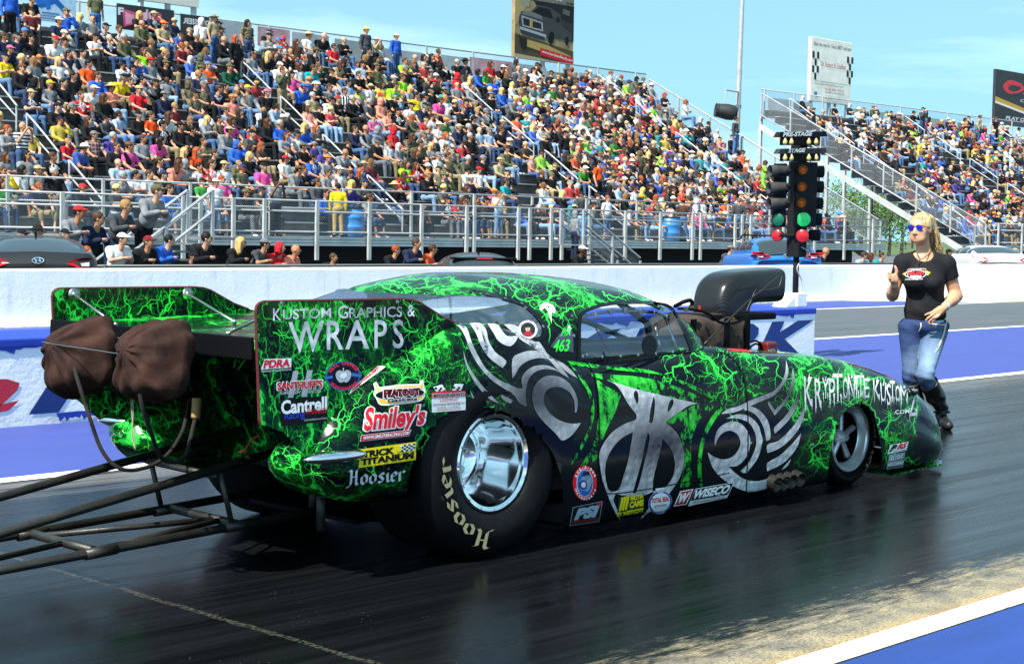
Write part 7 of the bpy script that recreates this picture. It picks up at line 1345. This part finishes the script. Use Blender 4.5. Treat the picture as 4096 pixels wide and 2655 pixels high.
    def beanie(p): q = hd_(p); return np.maximum(ell(q, (0, .015, .035), (.091, .107, .115)), .03-q[:, 2])
    body = lambda p: smin(smin(smin(head(p), neck(p), .03), smin(torso(p, -.01), arms(p, 0), .03), .03), smin(np.minimum(legs(p, -.012), shoes(p)), hands(p), .01), .02)
    def shirt(p, long): return np.maximum(smin(torso(p, .012), arms(p, .016, 1 if long else .62, long), .03), np.minimum(-ell(p, j['neck']+J3(0, -.02, .03), (.07, .08, .06)), 9))
    return dict(body=body, shirt_long=lambda p: shirt(p, True), shirt_short=lambda p: shirt(p, False), trousers=lambda p: legs(p, .008), shorts=lambda p: legs(p, .012, True), shoes=lambda p: shoes(p), sunglasses=sgl, hair_short=hair_s, hair_long=hair_l, cap=cap_, hood=hood, straw_hat=straw, beanie=beanie, head=lambda p: np.minimum(head(p), neck(p)), hands=hands, arms=lambda p: arms(p, 0))
PB = (np.array([-.5, -.62, -.06]), np.array([.5, .45, 1.85])); PM = {}
SMAT = dict(body=M_sk, hair_short=M_hr, hair_long=M_hr, sunglasses=M_shade)
def pmesh(ps, part):
    k = (ps, part)
    if k not in PM:
        fn = pparts(POSES[ps])[part]; lo, hi = PB
        if part in ('cap', 'hood', 'straw_hat', 'beanie', 'hair_short', 'hair_long', 'sunglasses'): h = .012 if part == 'sunglasses' else .016; lo, hi = POSES[ps]['head']-np.array([.27, .27, .38]), POSES[ps]['head']+np.array([.27, .27, .24])
        else: h = .021
        V, F = surfnet(fn, lo, hi, h); PM[k] = mkmesh(part if part not in ('shirt_long', 'shirt_short') else 'shirt', V, F, SMAT.get(part, M_cl), True)
    return PM[k]
TOPS = dict(k=('black top', '#17171a'), w=('white shirt', '#e6e6e6'), g=('grey top', '#83878b'), n=('navy top', '#1e2742'), b=('blue top', '#2a5fc4'), r=('red top', '#c62430'), m=('maroon shirt', '#72202c'), y=('yellow top', '#e6c71e'), o=('orange top', '#e8541e'), p=('pink top', '#e0509a'), G=('green shirt', '#2f8f34'), L=('lime green top', '#9be82a'), d=('olive top', '#5a5c40'), t=('tan jacket', '#a89a78'), c=('camouflage jacket', '#5a5040'), T=('teal top', '#1f9aa0'), s=('salmon top', '#e8907a'), v=('purple top', '#4a3a8a'), l=('light blue shirt', '#9db8d8'), B=('brown top', '#4d372a'), S=('striped top', '#26304a'), P=('plaid shirt', '#6a3a3c'), V=('black and white striped shirt', '#141416'), F=('forest green jacket', '#154a38'), D=('dark grey top', '#45484c'))
PAT = dict(c='camo', S='stripe', P='plaid', V='vstripe')
HEADS = dict(K=('cap', 'black cap', '#16161a'), W=('cap', 'white cap', '#e8e8e6'), R=('cap', 'red cap', '#c8242c'), B=('cap', 'blue cap', '#3a74d0'), Y=('cap', 'yellow cap', '#e2b92a'), G=('cap', 'grey cap', '#74777a'), T=('cap', 'tan cap', '#b8a680'), O=('cap', 'orange cap', '#e08238'), P=('cap', 'pink cap', '#d06a8a'), N=('cap', 'navy cap', '#28345a'), D=('cap', 'olive cap', '#5f5e42'), M=('cap', 'maroon cap', '#7c1f2c'), C=('cap', 'brown cap', '#6e4a34'), h=('hair_short', 'short brown hair', '#4a3424'), a=('hair_short', 'short black hair', '#15120f'), e=('hair_short', 'short fair hair', '#a8804a'), g=('hair_short', 'grey hair', '#a4a4a2'), q=('hair_short', 'red hair', '#9a4424'), H=('hair_long', 'long brown hair', '#4f3020'), A=('hair_long', 'long black hair', '#171310'), E=('hair_long', 'long blond hair', '#cfac6a'), Q=('hair_long', 'long red hair', '#a8502a'), b=(None, 'bald head', None), u=('hood', 'raised hood', None), S=('straw_hat', 'wide straw hat', '#d8bd78'), X=('straw_hat', 'black brimmed hat', '#1b1a1a'), Z=('straw_hat', 'olive brimmed hat', '#8a7a4c'), w=('beanie', 'white knit cap', '#dcd8cc'), x=('beanie', 'black knit cap', '#151515'))
LEGC = ['#5f7ea4', '#4c6a92', '#7f9cbc', '#33486a', '#23252b', '#1a1b1f', '#8a7c5e', '#6a6f76', '#3d5478']
SKINS = ['#c98f70', '#d29c7e', '#bd8060', '#d6a68a', '#c08868']; DARKSK = '#5c3a28'
rp_ = random.Random(11); people = []
COMBO = {}
def person(ps, loc, rz, top, hd, label=None, group=None, sc=1, legs=None, skin=None, shorts=False, shade=None, cat='person'):
    col = lambda s: (*lin(s), 1); skin = skin or rp_.choice(SKINS); t = bpy.data.objects.new('person', pmesh(ps, 'body')); scene.collection.objects.link(t); t.location = loc; t.rotation_euler = (0, 0, rz); t.scale = (sc*rp_.uniform(.95, 1.08), sc, sc); t.color = col(skin)
    def ch(part, c, m=None, nm=None): o = bpy.data.objects.new(nm or part, pmesh(ps, part)); scene.collection.objects.link(o); o.parent = t; o.color = col(c); (setattr(o.material_slots[0], 'link', 'OBJECT'), setattr(o.material_slots[0], 'material', m)) if m else None; return o
    tn, tc_ = TOPS[top]; longs = top in 'kngubyFtcdDvB' and rp_.random() < .65 or hd == 'u'; pt_ = M_pat[PAT[top]] if top in PAT else (M_pat['print'] if (not longs and top in 'kngwrb' and rp_.random() < .5) else None)
    ch('shirt_long' if longs else 'shirt_short', tc_, pt_, 'shirt'); shorts = shorts or rp_.random() < .10; ch('shorts' if shorts else 'trousers', legs or rp_.choice(LEGC)); ch('shoes', rp_.choice(['#d8d6d0', '#2a2725', '#6a5a48', '#3a3a3e']))
    part, hn, hc = HEADS[hd]
    if part: ch(part, hc or tc_)
    if part in ('cap', 'beanie', 'straw_hat'): ch('hair_short', rp_.choice(['#3a2a1e', '#5a4430', '#7d7a76', '#1a1614']))
    if shade if shade is not None else rp_.random() < .5: ch('sunglasses', '#000000')
    tag(t, label, cat, group); people.append(t); return t
def seat_of(dx, dy, hz):
    best = None
    for i in range(NROW):
        p = onY(dx, dy, rowy(i)+.05); e = abs(p[2]-(rowz(i)+hz))
        if best is None or e < best[0]: best = (e, i, p[0])
    return best[1], best[2]
LA = """150,20,d,h;270,22,k,K;620,150,b,D;560,230,n,W;950,262,n,K;1115,290,k,h;1310,112,k,E;1330,190,d,b;1445,112,n,T;1530,215,t,O;1885,215,w,u;2035,225,g,K;2055,290,D,K;2095,345,k,b;2280,300,n,K;2220,400,k,H;50,345,n,h;165,360,n,K;290,312,k,K;60,430,n,P;60,535,y,K;490,350,w,R;570,350,g,x;600,440,n,a;535,510,k,e;895,370,w,K;1025,385,n,b;1170,400,d,g;1345,460,L,H;1410,545,g,R;1550,450,k,e;1550,560,k,D;1705,425,m,q;1740,370,s,e;1840,390,k,g;1890,490,d,u;1840,570,w,D;1930,590,o,G;2145,620,F,D;215,600,k,C;465,625,k,G;560,590,w,E;765,530,g,a;835,570,o,a;690,650,k,a;345,720,k,u;920,690,b,h;1110,730,y,K;1190,770,n,h;1245,650,k,K;1240,730,g,a;1380,720,k,K;440,780,g,Y;300,810,n,T;530,760,k,a;765,860,r,h;840,820,w,W;1050,850,s,S;1300,810,r,T;1540,830,n,G;1770,780,c,u;1855,740,n,e;1900,800,c,G;1970,810,n,h;2070,790,k,a;2165,780,g,b;2310,800,g,Y;2170,920,s,O;545,990,k,K;690,1020,k,G;845,1070,k,H;985,960,k,H;1300,1080,k,x;1345,1070,o,h;1505,1020,w,H;1640,1000,m,e;1825,890,c,K;1945,1050,g,E;2110,970,l,h;2160,1080,p,H;2055,1110,c,a;85,1150,g,q;640,1190,r,e;885,1190,P,G;1065,1250,v,g;1095,1330,k,h;1215,1360,p,C;1340,1260,g,h;1440,1280,p,A;1525,1220,k,a;1690,1210,k,K;1795,1210,k,a;1900,1270,c,h;2085,1230,g,T;2215,1310,b,u;2225,1420,d,e;70,1400,g,H;265,1500,g,A;505,1510,k,h;1110,1510,l,b;1540,1470,s,H;1660,1480,g,u;1730,1400,k,E;1790,1370,o,Q;1955,1390,k,h;2060,1490,w,T;2350,1250,D,x;2360,480,g,h;2330,1450,k,E"""
LB = """125,330,g,K;225,330,w,B;385,370,B,H;500,350,w,S;605,370,k,b;735,390,r,h;825,395,k,b;1050,460,k,a;1445,480,D,b;1570,510,g,A;1640,520,k,A;1395,560,L,h;1400,640,k,G;1735,590,k,u;1880,560,k,g;1935,550,n,X;90,540,k,E;175,500,k,H;245,540,k,G;290,510,w,H;455,540,k,q;520,450,k,D;580,550,G,a;415,590,w,H;430,660,T,h;490,670,k,h;755,560,t,H;840,570,k,u;1000,590,l,K;1130,590,d,D;965,720,k,h;1065,710,k,O;340,690,p,K;410,830,b,B;565,830,k,W;695,810,g,h;830,830,V,h;870,770,l,a;975,800,L,e;1265,780,L,h;1180,920,s,u;1370,830,c,e;1445,790,g,E;1290,740,k,W;1325,700,L,h;1505,880,y,a;1610,740,k,R;1640,810,k,K;1720,770,k,H;1765,870,T,G;1890,700,r,u;1965,690,w,E;2015,760,g,h;2080,650,b,A;2150,650,G,H;2195,610,r,H;2255,620,k,W;2340,640,n,h;2215,780,b,H;2190,860,k,G;2300,820,b,E;110,870,k,P;45,930,w,e;540,920,t,g;660,940,w,K;770,950,k,R;910,950,k,g;1070,980,D,g;1240,1000,s,h;1330,1010,k,K;1450,980,w,K;1535,960,n,K;1590,910,g,K;1765,940,w,e;1690,950,p,h;1960,960,n,K;2065,1030,g,e;1935,1060,k,C;2040,1070,k,K;2150,1020,k,G;235,1140,b,g;420,1130,b,E;125,1180,k,H;570,1210,D,Q;290,1280,g,H;385,1300,w,K;295,1360,k,N;455,1390,k,D;290,1490,w,R;545,1500,b,a;675,1470,g,O;650,1410,v,K;790,1380,g,b;960,1490,b,T;935,1180,n,h;1035,1190,g,b;1150,1220,g,u;1145,1330,k,N;1250,1350,w,q;1300,1270,r,u;1420,1250,c,H;1570,1220,g,D;1575,1130,g,g;1500,1290,d,h;1715,1170,w,W;1780,1250,w,Q;1640,1330,g,E;1900,1190,n,T;1990,1210,D,g;2000,1310,k,g;2130,1350,n,u;2175,1230,l,G;2290,1240,k,h;2300,1150,n,T;2280,1460,t,T;2340,1390,d,h;1780,1370,g,h;1710,1480,w,G;1760,1450,d,h;1410,1490,L,H;1500,1450,k,H"""
LA2 = """35,60,y,H;230,20,w,A;350,-10,g,T;510,-10,k,g;1100,40,g,g;1280,130,w,a;1330,40,w,h;1425,120,k,N;1590,270,b,h;1500,20,k,h;1700,20,w,a;1990,225,w,W;2070,80,p,q;1960,10,r,h;2300,200,k,D;30,250,G,H"""
LB2 = """80,10,p,K;350,70,g,C;430,20,k,h;585,100,D,h;770,90,w,W;850,120,v,E;965,60,k,Q;1015,210,D,N;1070,270,g,h;1300,220,k,S;1450,270,k,g;1340,30,r,H;1440,20,r,H;1610,90,k,O;1755,110,d,D;1790,270,n,K;1900,300,n,K;1975,220,g,H;2010,120,n,W;2080,40,w,R;2010,320,B,H;2085,340,k,K;2140,320,k,E;2340,90,T,h;660,420,b,a;1800,480,r,H;680,0,g,h;880,10,c,h"""
ORD = 'first second third fourth fifth sixth seventh eighth ninth tenth eleventh twelfth thirteenth fourteenth fifteenth sixteenth top'.split()
AIS = [26.6, 38.7, 50.8]
def zone(x): k = sum(x > a for a in AIS); return ['left of the first stair aisle', 'just right of the first stair aisle', 'just right of the second stair aisle', 'right of the third stair aisle'][k] if k and x-AIS[k-1] < 4 or k == 0 else ['', 'midway between first and second stair aisles', 'midway between second and third stair aisles', 'right of the third stair aisle'][k] if x-AIS[k-1] < 8 else ['', 'just left of the second stair aisle', 'just left of the third stair aisle', 'right of the third stair aisle'][k]
SEATED = []
for L, fr in ((LA, A1_), (LB, B1), (LA2, A2), (LB2, B2)):
    for tk in L.split(';'):
        x, y, t_, h_ = tk.split(','); d_ = fr(float(x), float(y)); i, X_ = seat_of(*d_, 1.38); SEATED.append([i, X_, t_, h_])
SEATED.sort(key=lambda s: (s[0], s[1]))
for a in range(1, len(SEATED)):
    if SEATED[a][0] == SEATED[a-1][0] and SEATED[a][1]-SEATED[a-1][1] < .5: SEATED[a][1] = SEATED[a-1][1]+.5
labels = set(); POL = ['lap', 'lap', 'lean', 'fold', 'hand', 'spread']; occupied = {}
def uniq(c):
    for l in c:
        if l not in labels and len(l.split()) <= 16: labels.add(l); return l
    return c[-1]
for n_, (i, X_, t_, h_) in enumerate(SEATED):
    tn, hn = TOPS[t_][0], HEADS[h_][1]; row = ORD[i]+' bench'+(' up' if i < 16 else ''); z_ = zone(X_); nb = SEATED[n_-1] if n_ and SEATED[n_-1][0] == i else None; nx_ = SEATED[n_+1] if n_+1 < len(SEATED) and SEATED[n_+1][0] == i else None; rank = sum(s[0] == i for s in SEATED[:n_+1]); c0 = f'spectator in {tn}, {hn}'
    c = [f'{c0}, {row}, {z_}']+([f'{c0}, {row}, right of {TOPS[nb[2]][0]} and {HEADS[nb[3]][1]}'] if nb else [])+([f'{c0}, {row}, left of {TOPS[nx_[2]][0]} and {HEADS[nx_[3]][1]}'] if nx_ else [])+([f'{c0}, {row}, right of {TOPS[nb[2]][0]}'] if nb else [])+[f'{tn}, {hn}, {row}, number {rank} from left']
    person(POL[(n_*7+i*3) % 6], (X_, rowy(i), rowz(i)-.08), rp_.uniform(-.1, .35), t_, h_, uniq(c), 'spectators seated on the left grandstand', rp_.uniform(1.14, 1.26) if h_ != 'e' or n_ % 2 else .95); occupied.setdefault(i, []).append(X_)
# people standing in the stand, on the walkway and on the stairs
def up(d_, y, z, ps, t_, h_, label, rz=0, grp='spectators standing', **kw): p = onY(*d_, y); return person(ps, (p[0], y, z), rz, t_, h_, label, grp, **kw)
def inrow(d_, ps, t_, h_, label, **kw):
    i, X_ = seat_of(*d_, 1.8); occupied.setdefault(i, []).append(X_); return person(ps, (X_, rowy(i)-.2, rowz(i)), rp_.uniform(-.1, .4), t_, h_, label, 'spectators standing', **dict(dict(sc=1.12), **kw))
inrow(A1_(855, -95), 'stand', 'd', 'T', 'standing spectator in blue jeans cut by the top of the frame', legs='#3f6ea8'); inrow(A1_(55, -60), 'stand', 'b', 'h', 'standing spectator in bright blue at the upper left corner', legs='#15151a')
inrow(A1_(1950, 200), 'stand', 't', 'Z', 'spectator in tan jacket and brimmed hat standing on the stair aisle', legs='#3d6494'); inrow(A1_(2265, 190), 'stand', 'c', 'A', 'person in camouflage with tied dark hair standing against the top fence'); inrow(A1_(2150, 380), 'stand', 'k', 'Q', 'person all in black with long red hair standing high in the stand', legs='#15151a')
inrow(A1_(165, 1225), 'photo', 'S', 'b', 'bald person in striped polo holding a camera up at far left'); inrow(B1(985, 240), 'stand', 'D', 'Y', 'tall person in yellow cap and dark jacket standing against the sky', legs='#39475a'); inrow(B1(1080, 300), 'photo', 't', 'w', 'person in pale hoodie and white knit cap standing against the sky', sc=.9, legs='#16161a'); inrow(B1(1265, 320), 'stand', 'b', 'W', 'big person in blue vest, white cap and jeans standing on the top bench', legs='#3a5c92', sc=1.06); inrow(B1(205, 680), 'photo', 'd', 'h', 'person in green jacket and short dress standing to take a picture', shorts=True)
ZW = SZ-.035
p = onX(*C1(2078, 1110), 66.5); person('stand', (66.5, p[1], p[2]-1.63*1.1), .3, 'D', 'a', 'person in open dark jacket and jeans standing at the sloping rail below the loudspeaker', 'spectators standing', sc=1.1, legs='#4a74ac')
inrow(C2(760, -40), 'stand', 'o', 'K', 'person in orange shirt and black shorts standing in the third stair aisle', shorts=True, legs='#16161a'); inrow(D1(1405, 1045), 'photo', 'D', 'K', 'person in dark checked shirt taking pictures from the top of the right stand'); inrow(D1(1935, 1115), 'stand', 't', 'C', 'person in tan jacket standing high on the right stand, left of casino billboard'); inrow(D1(2085, 1125), 'stand', 'k', 'h', 'person all in black standing right under the casino billboard', legs='#16161a'); inrow(C1(450, 1225), 'stand', 'k', 'K', 'person in black long sleeved shirt standing in the third stair aisle')
for d_, y, ps, t_, h_, l_, kw in ((B2(180, 170), DY+.6, 'photo', 'g', 'x', 'person in long grey T-shirt holding up a phone on the walkway', dict(skin=DARKSK, legs='#16161a', sc=1.05)), (B2(765, 200), DY+.6, 'stand', 'y', 'K', 'person in yellow striped shirt and tan trousers standing by the blue drum', dict(legs='#b09a5e', rz=2.6)), (B2(2255, 220), DY+.8, 'photo', 'w', 'h', 'person in white T-shirt and jeans photographing from the walkway', dict(legs='#6d90b8')), (C2(885, 290), DY+.7, 'stand', 'w', 'q', 'red haired person in white T-shirt standing in the middle of the walkway', dict(shorts=True, legs='#5a789c')), (C2(1590, 350), DY+.7, 'stand', 'B', 'R', 'person in brown shirt, red cap and jeans on the walkway', dict(legs='#5577a4', rz=2.2)), (C2(2110, 320), DY+.7, 'stand', 'D', 'D', 'broad person in dark grey sleeveless shirt standing on the walkway', dict(sc=1.08, rz=2.4)), (A2(2000, 225), DY+.9, 'stand', 'w', 'W', 'person in white jersey and white cap behind the walkway gate', dict(legs='#8aa2bc')), (D2(200, 560), DY+.7, 'stand', 'k', 'h', 'person in dark top standing on the walkway behind the light tower', {})):
    rz = kw.pop('rz', 0); up(d_, y, ZW, ps, t_, h_, l_, rz, 'spectators standing on the walkway', **kw)
st = ((A2(1415, 235), .32, 'g', 'D', 'person in black sleeved grey raglan shirt leaning on the top of the stair rail', dict(legs='#16161a', sc=1.08)), (A2(1125, 375), -.1, 'D', 'e', 'person in dark grey T-shirt and glasses leaning on the stair rail', dict(sc=1.05)), (A2(870, 490), -.45, 'n', 'h', 'person in navy T-shirt with shaggy hair holding the stair rail', dict(sc=1.06)), (A2(690, 430), -.32, 'g', 'R', 'person in grey printed T-shirt and backward red cap by the stairs', {}))
for d_, z, t_, h_, l_, kw in st: p = onY(*d_, 31.5); sc_ = kw.pop('sc', 1)*1.18; person('leanrail', (p[0], 31.5, p[2]-1.54*sc_), .25, t_, h_, l_, 'people leaning on the stair rail', sc=sc_, **kw)
up(C2(585, 460), 39.1, .9-.33, 'stand', 'g', 'u', 'young person in grey hoodie standing on the right hand stairs', 1.2, skin=DARKSK, legs='#1e2a44')
# people at the low fence behind the parked cars
NFL = ((A2(820, 810), 'k', 'Q', 'red haired person in black leaning an arm on the low fence by the black car', {}), (A2(1140, 690), 'w', 'W', 'person in white polo, white cap and grey beard leaning on the low fence', dict(sc=1.06)), (A2(1390, 715), 'k', 'M', 'person in black T-shirt and maroon badge cap leaning on the low fence', dict(sc=1.04)), (A2(1565, 700), 'b', 'a', 'dark haired person in blue with sunglasses beside the maroon cap', {}), (A2(1915, 685), 'k', 'a', 'moustached person in black T-shirt with green print at the low fence', dict(sc=1.1)), (A2(1800, 850), 'k', 'K', 'child in black cap peeking over the low fence', dict(sc=.72)), (A2(2235, 720), 'k', 'E', 'long haired person in black leather jacket at the low fence', {}), (A2(345, 620), 'k', 'X', 'person in black brimmed hat seen over the black car roof', {}), (A2(215, 655), 'k', 'K', 'person in black cap just visible over the black car roof', {}), (A2(610, 650), 'D', 'K', 'person in dark visor cap right of the black car roof', {}), (B2(75, 735), 'D', 'G', 'person in grey cap with a hand to the ear at the low fence', {}), (B2(365, 790), 's', 'b', 'bald person in a tank top with bare arms folded on the low fence', dict(sc=1.05)), (B2(735, 860), 'k', 'h', 'person in black with head bowed over the low fence', dict(sc=.86)), (B2(1300, 790), 'k', 'q', 'person in black jacket with lime scarf at the low fence', dict(sc=.98)), (B2(1495, 730), 'n', 'h', 'tall person in open navy hoodie holding a drink at the low fence', dict(sc=1.06)), (B2(1640, 780), 'o', 'h', 'smiling person in orange T-shirt at the low fence', {}), (C2(655, 790), 'k', 'W', 'person in white cap and black hoodie leaning on the fence below the stairs', dict(skin=DARKSK)), (C2(2035, 780), 'D', 'G', 'bearded person in grey cap beside the blue car', {}), (D2(535, 800), 'n', 'b', 'bald person in navy T-shirt and white sunglasses right of the light tower', dict(sc=1.1)), (D2(410, 810), 'k', 'h', 'person half hidden behind the light tower at the low fence', dict(sc=.95)), (D2(895, 840), 'l', 'h', 'person in light blue leaning on the fence left of the walking woman', {}), (D2(965, 845), 'l', 'H', 'long haired person in light blue beside the woman in black', dict(sc=.96)), (D2(1065, 840), 'T', 'h', 'person in sea green T-shirt at the fence left of the walking woman', {}), (D2(1690, 810), 'k', 'K', 'person in black cap behind the white car', {}), (D2(2300, 800), 'D', 'T', 'person in tan cap behind the white car at far right', {}), (B2(235, 770), 'r', 'u', 'person in red hood in the shade behind the fence', {}))
for d_, t_, h_, l_, kw in NFL: sc_ = kw.pop('sc', 1); yy = NF+.16; p = onY(*d_, yy+.1); person('leanrail', (p[0], yy+.25, p[2]-1.52*sc_), rp_.uniform(-.1, .5), t_, h_, l_, 'people at the low fence', sc=sc_, legs=rp_.choice(LEGC), **kw)
# ---- the rest of the crowd, too many and too small to single out: one mass
def crowdproto(ps, hd, long, sh, shade):
    pp = pparts(POSES[ps]); L = [pp['body'], pp['shirt_long' if long else 'shirt_short'], pp['shorts' if sh else 'trousers'], pp['shoes']]+([pp[hd]] if hd else [])+([pp['hair_short']] if hd in ('cap', 'straw_hat') else [])+([pp['sunglasses']] if shade else [])
    nm = ['skin', 'top', 'leg', 'shoe']+(['head'] if hd else [])+(['hair'] if hd in ('cap', 'straw_hat') else [])+(['glass'] if shade else [])
    V, F = surfnet(lambda p: np.min([f(p) for f in L], 0), *PB, .043); c = V; lab = np.argmin([f(c)-(.004 if k else 0) for k, f in enumerate(L)], 0); return V, F, lab, nm
PR = [crowdproto(ps, hd, lg, sh, sg) for ps, hd, lg, sh, sg in (('lap', 'cap', False, False, True), ('lean', 'hair_short', True, False, False), ('fold', 'hair_long', False, False, True), ('hand', 'cap', True, False, False), ('spread', 'hair_short', False, True, True), ('lap', 'hair_long', True, False, False), ('lean', 'cap', False, False, True), ('spread', 'hood', True, False, False), ('lap', None, False, False, True), ('fold', 'straw_hat', False, False, False), ('spread', 'cap', True, False, True))]
TP = list('kkkkkkkkkkkkkkkkggggggDDDDwwwwwnnnnnbbbrrrmyopGLddttccTsvllBP'); HP = ['#16161a']*5+['#e8e8e6']*3+['#c8242c', '#3a74d0', '#74777a', '#b8a680', '#e08238', '#28345a', '#5f5e42']; HC_ = ['#4a3424', '#2a2018', '#15120f', '#7a5a38', '#cfac6a', '#a4a4a2', '#8a4424', '#6a4a30']
rc_ = random.Random(5); CV, CF, CC, cn = [], [], [], 0
def crowd_one(x, y, z, rz, pi=None, sc=1):
    global cn
    V, F, lab, nm = PR[pi if pi is not None else rc_.choice((0, 0, 1, 2, 3, 3, 4, 5, 5, 6, 7, 8, 10, 10, 9))]; c, s = math.cos(rz), math.sin(rz); W = V*sc; W = np.stack([W[:, 0]*c-W[:, 1]*s+x, W[:, 0]*s+W[:, 1]*c+y, W[:, 2]+z], 1); top = lin(TOPS[rc_.choice(TP)][1]); k = rc_.uniform(.55, .95); gm = sum(top)/3; top = tuple(v*.82+gm*.18 for v in top)
    cm = dict(skin=lin(rc_.choice(SKINS) if rc_.random() > .08 else DARKSK), top=tuple(min(1, v*k) for v in top), leg=lin(rc_.choice(LEGC)), shoe=lin(rc_.choice(['#d8d6d0', '#2a2725', '#6a5a48'])), hair=lin(rc_.choice(HC_)), glass=(.006, .006, .007)); cm['head'] = lin(rc_.choice(HP)) if 'hair' in nm else lin(rc_.choice(HC_))
    if nm[-1] == 'head' and pi == 7 or V is PR[7][0]: cm['head'] = cm['top']
    if V is PR[9][0]: cm['head'] = lin('#d8bd78')
    pal = np.array([cm[n] for n in nm]); CV.append(W); CF.append(F+cn); CC.append(pal[lab]); cn += len(W)
def proj(p): q = np.array(p)-C0; z = q@_f; return (2048+FPX*(q@_r)/z)
aisles = [14.5, 26.6, 38.7, 50.8, 62.9, 79.9, 92, 104.1, 116]
for i in range(NROW):
    for x0, x1 in ((20, 66.8), (77.9, 140)):
        x = x0
        while x < x1:
            x += rc_.uniform(.46, .62); q = proj((x, rowy(i), rowz(i)))
            if q > 4200: break
            if q < -60 or any(abs(x-a) < .55 for a in aisles): continue
            lst = q < 2040 or (x < 49.5)
            dens = (.42 if i > 1 else .38)*(.6 if q < 700 else 1) if lst else (.95*(1 if i > 0 else .6)*(1 if i < 15 else .8) if x < 70 else .96*(1 if i < 15 else .75)*(1 if i > 0 else .7))
            if x > 64.5: dens *= .45
            if rc_.random() > dens or any(abs(x-o) < .5 for o in occupied.get(i, [])): continue
            crowd_one(x, rowy(i), rowz(i)-.06, rc_.uniform(-.15, .45), None, rc_.choice((1.1, 1.15, 1.08, 1.18, .95)))
for k in range(60):
    x = rc_.uniform(44, 66) if k % 2 else rc_.uniform(79, 115); crowd_one(x, DY+rc_.uniform(.9, 1.8), SZ-.04-(.0), rc_.uniform(-.2, .6), None, 1)
V_all = np.concatenate(CV); me = mkmesh('crowd', V_all, np.concatenate(CF), None or objcol('tmp'), True)
M_crowd = bpy.data.materials.new('crowd_clothing'); M_crowd.use_nodes = True; T = NT(M_crowd); T.put(T.b.inputs['Base Color'], T.attr('Col').outputs[0]); T.b.inputs['Roughness'].default_value = .8; T.b.inputs['Specular IOR Level'].default_value = .2; T.bump(T.noise(T.pos(), 18, 3).outputs[0], .5, .015); me.materials[0] = M_crowd
at = me.attributes.new('Col', 'FLOAT_COLOR', 'POINT'); at.data.foreach_set('color', np.c_[np.concatenate(CC), np.ones(len(V_all))].astype(np.float32).ravel()); crowd = link('crowd', me); tag(crowd, 'dense mass of seated spectators in colourful clothes filling the farther benches', 'crowd', kind='stuff')
print('people', len(people), 'crowd', len(CV), 'verts', cn)
